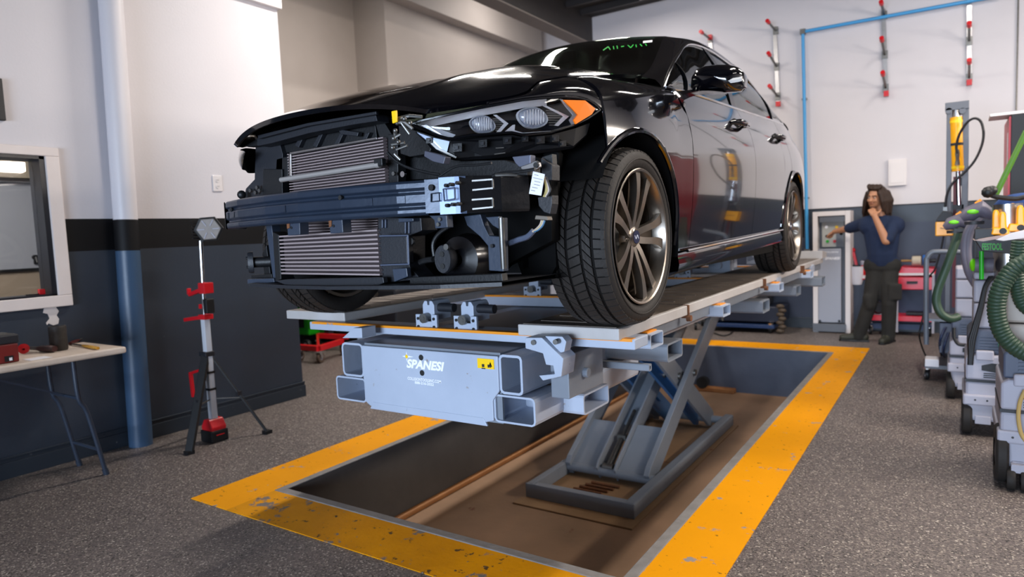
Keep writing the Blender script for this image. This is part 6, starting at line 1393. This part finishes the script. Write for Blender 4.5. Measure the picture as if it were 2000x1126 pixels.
# --- grey tube trolley -------------------------------------------------------------------------------------------------------------------------------------
QY = 6.45; t = thing('tube_trolley', 'grey tube handled trolley in front of the red cart', 'trolley', (at_y(1830, 690, QY).x, QY+.2, 0))
pts = spline([at_y(1809, 672, QY), at_y(1809, 520, QY), at_y(1811, 503, QY), at_y(1818, 494, QY), at_y(1830, 491, QY), at_y(1880, 492, QY+.0)], 5)
k = MB(); k.tube(pts, .02, n=10); obj('handle', k, mat('trolley_tube', '5d646e', .35), t, smooth=True)
k = MB(); pz = at_y(1830, 625, QY).z; k.box((at_y(1806, 626, QY).x, QY, pz-.01), (at_y(1880, 626, QY).x, QY+.4, pz+.01)); obj('shelf', k, M_TOWER, t)
k = MB(); pbox(k, 1835, 630, 1864, 690, QY+.02, .3); obj('side_panel', k, M_BLUEGREY, t, bevel=.005)
k = MB(); k.box((at_y(1806, 690, QY).x, QY-.02, .10), (at_y(1880, 690, QY).x, QY+.4, .13)); obj('base', k, M_TOWER, t)
for u, yy in ((1811, 0), (1872, 0), (1811, .36), (1872, .36)): caster((at_y(u, 700, QY+yy).x, QY+yy, 0), .045, t)
k = MB(); x0, x1, z0, z1 = prect(1807, 664, 1834, 680, QY-.08); k.box((x0, QY-.10, .13+.001), (x1, QY+.06, .13+(z1-z0)))
tag(obj('white_carton', k, M_WHITEPAPER, bevel=.004), 'small white carton on the trolley base near the floor', 'carton')
for j, pp_ in enumerate(([(1846, 640), (1835, 670), (1842, 700), (1856, 712)], [(1852, 650), (1842, 685), (1850, 702), (1862, 704)])):
    hose('blue_cable', [at_y(u, v, QY-.05) for u, v in pp_[:2]]+[at_z(u, v, .012) for u, v in pp_[2:]], .010, mat('dark_blue_cable', '1c2c4c', .5) if j == 0 else bpy.data.materials['dark_blue_cable'], ['left one of two dark blue cables hanging from trolley to floor', 'right one of two dark blue cables hanging from trolley to floor'][j], 'cable')

# --- dust extractors along the right edge --------------------------------------------------------------------------------------------------------------------
def extractor(label, y, uL, uR, vw, vr, v_bump, v_seam, v_top, dep=.50, scale=1.0, body=M_LGREY):
    x0 = at_y(uL, v_bump, y).x; x1 = x0+.40*scale; zb = at_y(uL, v_bump, y).z; zs = at_y(uL, v_seam, y).z; zt_ = at_y(uL, v_top, y).z
    t = thing('dust_extractor', label, 'dust extractor', ((x0+x1)/2, y+dep/2, 0), 'dust extractors at the right edge')
    k = MB(); k.prism([(x0+.03, .10), (x1-.03, .10), (x1, zb), (x1, zs-.01), (x0, zs-.01), (x0, zb)], (0, y+.01, 0), XA, ZA, -dep); obj('container', k, body, t, bevel=.015)
    k = MB(); k.box((x0-.012, y-.012, zb-.035), (x1+.012, y+dep+.02, zb+.03)); bmp = obj('bumper', k, body, t, bevel=.010)
    for dx in (.05, .11): kk = MB(); kk.cyl((x0+dx, y-.0125, zb), (x0+dx, y-.009, zb), .006, n=8); obj('screw_hole', kk, M_BLACKPL, bmp)
    k = MB(); k.box((x0-.002, y+.006, zs-.012), (x1+.002, y+dep, zs+.006)); obj('seam_strip', k, M_DARKPL, t)
    k = MB(); k.prism([(x0, zs+.004), (x1, zs+.004), (x1, zt_-.02), (x1-.03, zt_), (x0+.03, zt_), (x0, zt_-.02)], (0, y, 0), XA, ZA, -dep); obj('motor_housing', k, body, t, bevel=.012)
    k = MB(); k.prism([(0, 0), (.10, -.015), (.22, -.015), (.22, .035), (.05, .045), (0, .03)], (x0+.08, y-.003, zt_-.09), XA, ZA, -.012); obj('handle_recess', k, M_BLACKPL, t)
    for i in range(3):
        k = MB(); k.box((x0+.09, y-.003, zs+.02+.012*i), (x0+.30, y+.006, zs+.026+.012*i)); obj('vent_slot', k, M_BLACKPL, t)
    k = MB(); k.prism([(x0+.01, zt_), (x1-.01, zt_), (x1-.01, zt_+.13), (x1-.05, zt_+.15), (x0+.04, zt_+.15), (x0+.01, zt_+.12)], (0, y+.04, 0), XA, ZA, -(dep-.08)); hd = obj('top_cover', k, M_BLUEGREY, t, bevel=.01)
    for i in range(6): k = MB(); k.box((x0+.07, y+.03, zt_+.02+.018*i), (x1-.07, y+.045, zt_+.028+.018*i)); obj('cover_rib', k, M_BLUEGREY, hd)
    k = MB(); k.box((x0+.05, y-.012, zt_-.03), (x0+.14, y+.02, zt_+.03)); obj('latch', k, body, t, bevel=.008)
    k = MB(); k.cyl((x0+.16, y+.02, zt_+.07), (x0+.22, y+.02, zt_+.07), .016, n=12); obj('green_switch', k, mat('teal_green_knob', '2c8a68', .4) if 'teal_green_knob' not in bpy.data.materials else bpy.data.materials['teal_green_knob'], t)
    r = at_y(uL, vw, y).z
    for xx in (x0+.01, x1-.01):
        wheel_mesh(Vector((xx, y+.10, r)), XA, r, .055, M_RUBBER, t)
    for xx in (x0+.07, x1-.07): caster((xx, y+dep-.07, 0), .04, t)
    k = MB(); k.box((x0+.05, y-.002, .085), (x0+.13, y+.05, .135)); obj('front_foot', k, body, t, bevel=.004)
    return t, x0, x1, zt_+.15
e2, ex0, ex1, ez = extractor('middle dust extractor with black cables hanging down its front', 4.86, 1885, 1960, 815, 0, 778, 741, 692)
e3, hx0, hx1, hz = extractor('farthest dust extractor beside the grey tube trolley', 5.78, 1854, 1890, 755, 0, 716, 694, 662)
e1, kx0, kx1, kz = extractor('nearest dust extractor, cut by the right edge of the photo', 4.02, 1953, 2000, 893, 0, 850, 800, 740, body=M_LGREY)
# twin front caster on the nearest one
for s in (0, .055): wheel_mesh(Vector((at_z(1972, 946, 0).x+s, 4.0, .052)), XA, .052, .035, M_RUBBER, e1, 'caster')
k = MB(); k.box((at_z(1972, 946, 0).x-.0, 3.98, .09), (at_z(1972, 946, 0).x+.06, 4.06, .13)); obj('caster_mount', k, M_LGREY, e1)
def tool_case(label, x0, x1, y, dep, z0, heights, m):
    t = thing('tool_case', label, 'tool case', ((x0+x1)/2, y+dep/2, z0)); z = z0+.002
    for h in heights:
        k = MB(); k.box((x0, y, z), (x1, y+dep, z+h-.006)); obj('case_box', k, m, t, bevel=.012)
        k = MB(); k.box((x0+.12, y-.008, z+h*.55), (x0+.20, y+.004, z+h*.98)); obj('case_latch', k, m, t, bevel=.004)
        z += h
    return z
za = tool_case('tall light grey stacked case on the middle dust extractor', at_y(1901, 600, 4.95).x, at_y(1901, 600, 4.95).x+.38, 4.95, .36, ez, (.16, .14, at_y(1901, 530, 4.95).z-ez-.30), M_LGREY)
zb_ = tool_case('light grey stacked case on the farthest dust extractor', at_y(1866, 560, 5.9).x, at_y(1866, 560, 5.9).x+.36, 5.9, .34, hz, (.14, .14, at_y(1866, 522, 5.9).z-hz-.28), M_LGREY)
zc_ = tool_case('beige stained case on the nearest dust extractor', at_y(1963, 620, 4.1).x, at_y(1963, 620, 4.1).x+.38, 4.1, .36, kz, (.12, at_y(1963, 562, 4.1).z-kz-.12), M_BEIGE)
# cables down the middle extractor
for i, off in enumerate((0, 5, 10)):
    hose('black_cable', [at_y(1940-off*.6, 540, 4.90), at_y(1926-off*.3, 560, 4.88), at_y(1918-off*.5, 600, 4.86), at_y(1908-off*.7, 640, 4.84), at_y(1902-off*.8, 665, 4.835), at_y(1899-off*.5, 690, 4.835), at_y(1897-off*.4, 712, 4.835)], .010, M_BLACKPL, ['rightmost of three black cables hanging down the grey case front', 'middle one of three black cables hanging down the grey case front', 'leftmost of three black cables hanging down the grey case front'][i], 'cable')
hose('green_suction_hose', [at_y(2030, 505, 4.0), at_y(2000, 512, 3.98), at_y(1975, 530, 3.97), at_y(1953, 565, 3.96), at_y(1946, 605, 3.96), at_y(1955, 645, 3.96), at_y(1975, 672, 3.96), at_y(2005, 690, 3.97), at_y(2040, 695, 4.0)], .040, M_HOSE, 'thick ribbed dark green suction hose looping at the right edge', 'hose', ribbed=True)
hose('green_suction_hose', [at_y(1992, 470, 4.05), at_y(1986, 520, 4.05), at_y(1988, 560, 4.05), at_y(2000, 595, 4.05), at_y(2030, 615, 4.05)], .034, M_HOSE, 'shorter dark green suction hose inside the ribbed loop', 'hose', ribbed=True)
hose('green_hose', [at_y(1872, 455, 5.75), at_y(1860, 490, 5.72), at_y(1845, 530, 5.70), at_y(1832, 565, 5.70), at_y(1829, 590, 5.70), at_y(1838, 612, 5.70), at_y(1856, 622, 5.72), at_y(1872, 618, 5.76)], .028, M_HOSE, 'dark green hose sagging beside the farthest extractor', 'hose')
for i, d_ in enumerate((0, 9)):
    hose('grey_hose', [at_y(1925-d_*.5, 415, 5.3), at_y(1905-d_*.6, 432+d_*.4, 5.3), at_y(1893-d_*.7, 460, 5.3), at_y(1890-d_*.7, 495, 5.3), at_y(1896-d_*.6, 530, 5.32), at_y(1908-d_*.4, 556, 5.36)], .022, M_GREYHOSE, ['inner of two grey hoses looping over the white cases', 'outer of two grey hoses looping over the white cases'][i], 'hose')
hose('power_cord', [at_y(1863, 640, 5.74), at_y(1864, 660, 5.72), at_y(1872, 672, 5.72), at_y(1886, 674, 5.72)], .010, M_BLACKPL, 'short black cord across the farthest extractor', 'cord')
hose('yellow_cord', [at_y(2002, 762, 3.98), at_y(1992, 785, 3.98), at_y(1989, 815, 3.98), at_y(1994, 845, 3.98), at_y(2004, 862, 3.98)], .009, mat('tan_cord', 'b89a5c', .6), 'tan cord hanging in front of the nearest extractor', 'cord')
# work board with boards, clamps and lettering
BY = 4.75
t = thing('work_station', 'black work shelf with green lettering above the middle dust extractor', 'shelf', tuple(at_y(1960, 540, BY)))
k = MB(); ppoly(k, [(1904, 468), (1950, 463), (2000, 470), (2040, 474), (2040, 495), (1985, 497), (1918, 490)], BY, .40); sh = obj('shelf_board', k, M_BLACKPL, t, bevel=.004)
k = MB(); ppoly(k, [(1902, 469), (1950, 460), (2010, 464), (2010, 468), (1950, 466), (1920, 471)], BY-.01, .3); obj('wood_sheet', k, mat('pale_sheet', 'a89490', .6), t)
a, b = at_y(1918, 488, BY-.001), at_y(1958, 491, BY-.001); text('FESTOOL', (a.x, BY-.0015, a.z), (1, 0, -.03), (0, 0, 1), b.x-a.x, mat('green_lettering', '1f8a20', .5), sh, 'brand_lettering', height=.040, bold=.03)
k = MB(); k.cyl(at_y(1968, 398, BY+.22), at_y(1970, 545, BY+.22), .075, n=24); obj('steel_column', k, M_ALU, t, smooth=True)
k = MB(); k.cyl(at_y(1917, 490, BY+.05), at_y(1917, 545, BY+.05), .012, n=10); obj('green_rod', k, M_GREEN, t, smooth=True)
k = MB(); k.cyl(at_y(1904, 517, 4.9), at_y(1940, 518, 4.9), .045, n=16); hc_ = obj('hose_connector', k, M_GREYHOSE, t, smooth=True); k = MB(); k.ball(at_y(1901, 517, 4.9), (.02, .04, .04), 12); obj('green_cap', k, M_LIME, t, smooth=True)
k = MB(); pbox(k, 1905, 448, 1940, 468, BY+.05, .25); obj('side_bracket', k, M_DARKPL, t)
k = MB(); ppoly(k, [(1945, 468), (1975, 455), (2010, 447), (2010, 463), (1960, 470)], BY-.02, .03); tag(obj('folded_sheet', k, M_WHITEPAPER), 'pale folded sheet under the yellow clamps on the shelf', 'sheet')
def pull_clamp(label, c, s, dy):
    t = thing('pull_clamp', label, 'clamp', tuple(at_y(c[0], c[1], BY+dy)), 'yellow pulling clamps on the shelf'); y = BY+dy
    for k_, (dx, dv, yy) in enumerate(((-9, 0, .10), (4, 4, 0))):
        k = MB(); u, v = c[0]+dx*s, c[1]+dv; ppoly(k, [(u-7*s, v+4), (u-6*s, v-38*s), (u-4*s, v-46*s), (u+4*s, v-47*s), (u+7*s, v-40*s), (u+8*s, v-20*s), (u+13*s, v+2)], y+yy, .07); jw = obj('clamp_jaw', k, M_YELLOWTOOL, t, bevel=.008)
    k = MB(); ppoly(k, [(c[0]-18*s, c[1]+2), (c[0]+18*s, c[1]+2), (c[0]+16*s, c[1]-10*s), (c[0]-14*s, c[1]-12*s)], y-.005, .16); obj('clamp_base', k, M_YELLOWTOOL, t, bevel=.006)
    cc_ = at_y(c[0]+5*s, c[1]-5*s, y-.006); k = MB(); k.cyl(cc_, cc_+Vector((0, -.004, 0)), .018, n=14); obj('clamp_hole', k, M_BLACKPL, t)
pull_clamp('left one of the two yellow pulling clamps on the black shelf', (1954, 456), 1.0, .03)
pull_clamp('right one of the two yellow pulling clamps, at the photo edge', (1988, 450), 1.15, .08)
# sanders hung in front
def sander(label, u, v, y, s):
    t = thing('hand_sander', label, 'sander', tuple(at_y(u, v+16*s, y)), 'grey hand sanders at the right'); k = MB()
    m_ = mat('purple_grey_plastic', '5a5664', .5) if 'purple_grey_plastic' not in bpy.data.materials else bpy.data.materials['purple_grey_plastic']
    c = at_y(u, v, y); r = 18*s/FPX*(Vector(c)-EYE).dot(CAM_F)
    k.tube([c+Vector((-1.2*r, 0, -.5*r)), c+Vector((-.6*r, 0, -.1*r)), c+Vector((.3*r, 0, .35*r)), c+Vector((1.3*r, .1*r, -.4*r))], [.3*r, .75*r, .8*r, .45*r], n=14); obj('sander_body', k, m_, t, smooth=True)
    k = MB(); k.ball(c+Vector((-.3*r, -.72*r, .1*r)), (.5*r, .1*r, .22*r), 12); obj('lime_label', k, M_LIME, t, smooth=True)
    k = MB(); k.cyl(c+Vector((-.2*r, 0, -.8*r)), c+Vector((-.2*r, 0, -1.1*r)), .8*r, n=20); obj('sanding_pad', k, M_DARKPL, t, smooth=True)
    k = MB(); k.cyl(c+Vector((-.1*r, 0, .8*r)), c+Vector((.35*r, 0, 1.15*r)), .18*r, n=10); obj('switch', k, M_ORANGE, t); return t
sander('upper grey sander with lime green label beside the black shelf', 1908, 415, 5.2, 1.15)
sander('lower grey sander with lime green label next to the yellow pump', 1870, 435, 5.5, 1.0)
k = MB(); k.bar(at_y(1905, 440, 5.35), at_y(1905, 520, 5.35), .02, .02); pbox(k, 1862, 446, 1915, 452, 5.45, .25); tag(obj('tool_rail', k, M_BLACKPL, bevel=.003), 'black rail carrying the sanders over the cases', 'rail')
k = MB(); k.tube(spline([at_y(1928, 372, 4.9), at_y(1938, 382, 4.9), at_y(1960, 386, 4.9), at_y(1985, 388, 4.9), at_y(2010, 382, 4.9)], 5), .014, n=8); k.ball(at_y(1930, 375, 4.9), .035, 10); k.ball(at_y(1937, 372, 4.9), .03, 10); tag(obj('grip_clamp', k, M_BLACKPL, smooth=True), 'black clamp with knobs lying across the steel column top', 'clamp')
k = MB(); k.cyl(at_y(1943, 384, 5.0), at_y(2005, 255, 5.0), .016, n=10); tag(obj('green_pole', k, mat('olive_green_pole', '4c7a20', .5), smooth=True), 'slanting green pole in front of the red cabinet', 'pole')
k = MB(); k.ball(at_y(1995, 402, 5.1), (.14, .1, .08), 14); tag(obj('blue_cloth', k, mat('blue_cloth', '163a72', .8), smooth=True), 'dark blue cloth bundle behind the yellow clamps at right edge', 'cloth')
# red and black cabinet with a white shelf above
VY = 6.3; t = thing('tall_cabinet', 'tall black cabinet with a red side at the right edge', 'cabinet', (at_y(2000, 400, VY).x, VY+.3, 0))
x0 = at_y(1974, 300, VY).x; zt_ = at_y(1974, 224, VY).z
k = MB(); k.box((x0, VY, .0), (x0+.8, VY+.62, zt_)); obj('body', k, M_BLACKPL, t, bevel=.004)
k = MB(); k.box((x0-.012, VY+.01, .05), (x0-.0005, VY+.60, zt_-.01)); sd = obj('red_side', k, mat('faded_red_panel', 'b8323c', .4), t)
k = MB(); k.box((x0-.014, VY+.10, zt_-.42), (x0-.0125, VY+.17, zt_-.12)); obj('white_label', k, M_WHITEPAPER, sd)
k = MB(); k.box((x0-.13, VY+.0, zt_+.002), (x0+.8, VY+.30, zt_+.022)); tag(obj('white_board', k, M_TRIMW, bevel=.003), 'white board lying on top of the tall cabinet', 'board')
# ================================================================== THE MAN AT THE CONTROL CABINET
HYY = 8.27
def hp_(u, v, dy=0.0): return at_y(u, v, HYY+dy)
M_SKIN = mat('skin', 'c08a68', .5, var=('b07858', 12, .5)); M_HAIR = mat('brown_hair', '24150d', .55, var=('402817', 40, .8), bump=(90, .5))
M_SHIRT = mat('navy_shirt', '16294a', .85, var=('101f3a', 6, .7), bump=(50, .2)); M_TROUS = mat('dark_work_trousers', '171615', .85, var=('2b2a26', 5, .7), bump=(40, .25)); M_SHOE = mat('olive_black_shoe', '23241c', .6, var=('35362a', 12, .6))
man = thing('person', 'man with long brown hair in navy shirt, hand at mouth, operating the control cabinet', 'person', (hp_(1715, 668).x, HYY, 0))
def cap(mb, a, b, ra, rb, n=12, flat=1.0, fdir=None):
    """tapered capsule with round ends"""
    a, b = Vector(a), Vector(b); d = b-a; L_ = d.length; d = d/L_
    u = d.orthogonal().normalized() if fdir is None else (Vector(fdir)-d*Vector(fdir).dot(d)).normalized(); v = d.cross(u)
    rows = []
    for k in range(5): t = -PI/2+PI/2*k/4; rows.append((a+d*ra*math.sin(t), ra*math.cos(t)))
    for k in range(1, 5): f = k/5; rows.append((a+d*L_*f, ra+(rb-ra)*f))
    for k in range(5): t = PI/2*k/4; rows.append((b+d*rb*math.sin(t), rb*math.cos(t)))
    vs = [[c+(u*math.cos(2*PI*i/n)*flat+v*math.sin(2*PI*i/n))*max(r, 1e-4) for i in range(n)] for c, r in rows]
    base = len(mb.v); mb.grid(vs, 0, True); m = len(rows)
    mb.f.append([base+i for i in range(n)][::-1]); mb.m.append(0); mb.f.append([base+(m-1)*n+i for i in range(n)]); mb.m.append(0)
def blob(name, mb, m, par, vox=.009, it=6, bevel=0):
    o = obj(name, mb, m, par, smooth=False)
    r = o.modifiers.new('remesh', 'REMESH'); r.mode = 'VOXEL'; r.voxel_size = vox; r.use_smooth_shade = True
    s = o.modifiers.new('smooth', 'SMOOTH'); s.factor = .5; s.iterations = it
    return o
neck0, neck1 = hp_(1722, 424, .02), hp_(1718, 404, 0)
chest, belly, pelv = hp_(1722, 447, .03), hp_(1723, 492, .02), hp_(1723, 527, .03)
rs, re, rw_ = hp_(1690, 434, .03), hp_(1657, 446, .25), hp_(1630, 452, .44)
ls, le, lw = hp_(1751, 434, .03), hp_(1731, 470, -.20), hp_(1708, 421, -.20)
rh, rk_, ra_ = hp_(1710, 530, .02), hp_(1699, 592, -.05), hp_(1679, 647, -.02)
lh_, lk, la = hp_(1737, 530, .02), hp_(1737, 592, -.06), hp_(1735, 648, .0)
hc = hp_(1711, 386, -.02); fd = Vector((-.42, -.90, -.10)).normalized(); fu = Vector((.06, -.10, 1)).normalized(); fr2 = fd.cross(fu).normalized(); fu = fr2.cross(fd)
HM = Matrix((fr2, -fd, fu)).transposed()      # head frame: x right, y back, z up
def H(x, y, z): return hc+HM @ Vector((x, y, z))
b = MB()
b.ball(H(0, .012, .03), (.076, .094, .092), 20, HM); b.ball(H(0, -.025, -.035), (.060, .066, .075), 18, HM); b.ball(H(0, -.052, -.085), (.032, .030, .028), 14, HM)
cap(b, H(0, -.092, .01), H(0, -.108, -.022), .010, .016); b.ball(H(.034, -.072, -.02), (.022, .02, .02), 12, HM); b.ball(H(-.034, -.072, -.02), (.022, .02, .02), 12, HM)
cap(b, H(-.035, -.082, .028), H(.035, -.082, .028), .012, .012)
for s in (-1, 1): b.ball(H(s*.078, .01, -.005), (.010, .018, .030), 12, HM)
cap(b, H(-.018, -.086, -.052), H(.018, -.086, -.052), .009, .009)
cap(b, neck0, neck1+Vector((0, .01, .02)), .062, .056)
cap(b, chest+Vector((-.10, .01, .02)), chest+Vector((.10, .01, .02)), .08, .08); cap(b, chest, belly, .10, .095); cap(b, belly, pelv, .095, .10)
cap(b, rs, re, .050, .041); cap(b, re, rw_, .042, .028); cap(b, ls, le, .048, .043); cap(b, le, lw, .045, .028)
cap(b, rh, rk_, .085, .06); cap(b, rk_, ra_, .055, .036); cap(b, lh_, lk, .085, .06); cap(b, lk, la, .055, .036)
cap(b, ra_, ra_+Vector((-.08, -.02, -.075)), .025, .022); cap(b, la, la+Vector((-.03, -.09, -.075)), .025, .022)
def hand(mb, wrist, fwd, up, side, curl, thumb_s):
    """palm plus five bent fingers; side = across the palm"""
    fwd, up = Vector(fwd).normalized(), Vector(up).normalized(); side = Vector(side).normalized()
    for k in (-.026, -.009, .009, .026): cap(mb, wrist+side*k*.6, wrist+fwd*.075+side*k, .015, .014, 8)
    for k, L_ in ((-.030, .030), (-.010, .036), (.010, .034), (.029, .027)):
        p = wrist+fwd*.082+side*k; d = fwd.copy(); r = .0105
        for j in range(3):
            ang = curl[j]; d = (d*math.cos(ang)-up*math.sin(ang)).normalized(); up2 = side.cross(d); q = p+d*L_*(1, .72, .55)[j]; cap(mb, p, q, r, r*.88, 8); p = q; r *= .88
            up_ = up
    p = wrist+fwd*.022+side*thumb_s*.03; d = (fwd*.6+side*thumb_s*.7-up*.35).normalized(); q = p+d*.045; cap(mb, p, q, .014, .012, 8); d2 = (d+fwd*.6-up*.4).normalized(); cap(mb, q, q+d2*.034, .011, .009, 8)
# right hand reaches to the buttons, left fist rests at the mouth
ff_ = (rw_-re).normalized(); hand(b, rw_, (ff_+Vector((0, .3, -.35))), (0, -.3, 1), (.6, .6, .1), (.3, .5, .4), -1)
lf = (H(.0, -.115, -.075)-lw).normalized(); lwp = lw; hand(b, lwp, lf, (-.2, -.9, .2), (1, -.1, .2), (.7, 1.1, .8), 1)
body = blob('body', b, M_SKIN, man, .0075, 3)
# face details
for s in (-1, 1):
    e = MB(); e.ball(H(s*.031, -.084, .010), (.012, .008, .007), 12, HM); obj('eye', e, mat('eye_white', 'd8d0c8', .3) if 'eye_white' not in bpy.data.materials else bpy.data.materials['eye_white'], body, smooth=True)
    e = MB(); e.ball(H(s*.031, -.0915, .010), (.0055, .002, .0055), 10, HM); obj('iris', e, M_BLACKPL, body, smooth=True)
    e = MB(); cap(e, H(s*.014, -.096, .030), H(s*.048, -.084, .032), .005, .004, 8); obj('eyebrow', e, M_HAIR, body, smooth=True)
e = MB(); cap(e, H(-.020, -.096, -.050), H(.020, -.096, -.050), .004, .004, 8); obj('mouth', e, mat('lips', '9a5a4a', .5), body, smooth=True)
e = MB(); e.ball(H(0, -.052, -.088), (.036, .030, .026), 14, HM); cap(e, H(-.03, -.085, -.040), H(.03, -.085, -.040), .006, .006, 8); obj('stubble', e, mat('beard_stubble', '6a4430', .7), body, smooth=True)
h = MB(); h.ball(H(0, .03, .055), (.088, .098, .082), 20, HM)
for s, L_ in ((-1, .20), (1, .24)):
    for j in range(5):
        y = -.045+.035*j; top_ = H(s*.066, y, .075-.01*abs(j-2)); midp = H(s*(.094+.004*j), y+.005, -.03); end = H(s*(.100+.012*(j % 2)+.02*(s > 0)), y+.02, -L_+.035*abs(j-2)); cap(h, top_, midp, .026, .026, 10); cap(h, midp, end, .027, .018, 10)
for j in range(7):
    x = -.07+.0235*j; cap(h, H(x, .10, .04), H(x*1.15, .118, -.09), .032, .034, 10); cap(h, H(x*1.15, .118, -.09), H(x*1.3, .115, -.20+.02*(j % 2)), .034, .022, 10)
for j in range(4): cap(h, H(-.05+.033*j, -.070+.012*abs(j-1.5), .105), H(-.06+.04*j, -.035, .128), .020, .026, 10)
blob('hair', h, M_HAIR, man, .008, 3)
# shirt with elbow length sleeves
t = MB()
cap(t, chest+Vector((-.12, .0, .035)), chest+Vector((.12, .0, .035)), .105, .105); cap(t, chest+Vector((0, 0, -.02)), belly, .150, .145); cap(t, belly, pelv+Vector((0, 0, .12)), .148, .146); cap(t, pelv+Vector((-.075, 0, .065)), pelv+Vector((.075, 0, .065)), .105, .105)
cap(t, chest+Vector((-.08, 0, -.03)), belly+Vector((-.05, 0, 0)), .10, .10); cap(t, chest+Vector((.08, 0, -.03)), belly+Vector((.05, 0, 0)), .10, .10)
cap(t, neck0+Vector((0, .005, -.03)), neck0+Vector((0, .005, -.005)), .085, .072)
cap(t, rs+Vector((.03, 0, 0)), rs.lerp(re, .92), .075, .062); cap(t, ls+Vector((-.03, 0, 0)), ls.lerp(le, .90), .078, .066)
blob('shirt', t, M_SHIRT, man, .011, 5)
# work trousers with a thigh pocket
t = MB(); cap(t, pelv+Vector((-.06, 0, .05)), pelv+Vector((.06, 0, .05)), .125, .125); cap(t, rh+Vector((.01, 0, .02)), rk_, .104, .076); cap(t, rk_, ra_+Vector((-.01, 0, -.05)), .076, .070); cap(t, lh_+Vector((-.01, 0, .02)), lk, .104, .076); cap(t, lk, la+Vector((0, -.01, -.05)), .076, .070)
cap(t, rk_+Vector((-.01, -.03, .06)), rk_+Vector((.0, -.03, -.02)), .062, .062)
t.obox(lh_.lerp(lk, .62)+Vector((.06, -.06, 0)), (.12, .09, .17))
blob('trousers', t, M_TROUS, man, .011, 4)
for a, d, nm in ((ra_, Vector((-1, -.10, 0)), 0), (la, Vector((-.30, -1, 0)), 1)):
    d = d.normalized(); s = MB(); g = Vector((a.x, a.y, 0)); hz = .055
    cap(s, g-d*.045+Vector((0, 0, .05)), g+d*.05+Vector((0, 0, .055)), .048, .048); cap(s, g+d*.05+Vector((0, 0, .045)), g+d*.17+Vector((0, 0, .038)), .046, .036); cap(s, g+Vector((0, 0, .05)), g+Vector((0, 0, .12)), .055, .050)
    so = blob('shoe', s, M_SHOE, man, .008, 4); k = MB(); sd_ = Vector((-d.y, d.x, 0))
    k.prism([(-.095, -.042), (-.02, -.046), (.10, -.048), (.19, -.03), (.21, 0), (.19, .03), (.10, .048), (-.02, .046), (-.095, .042)], g+Vector((0, 0, .001)), d, sd_, .022); obj('sole', k, M_BLACKPL, so, bevel=.004)
    for j in range(4): k = MB(); c_ = g+d*(.03+.025*j)+Vector((0, 0, .106-.010*j)); k.bar(c_-sd_*.025, c_+sd_*.025, .005, .004); obj('lace', k, mat('grey_lace', '6a6a5c', .8) if 'grey_lace' not in bpy.data.materials else bpy.data.materials['grey_lace'], so)
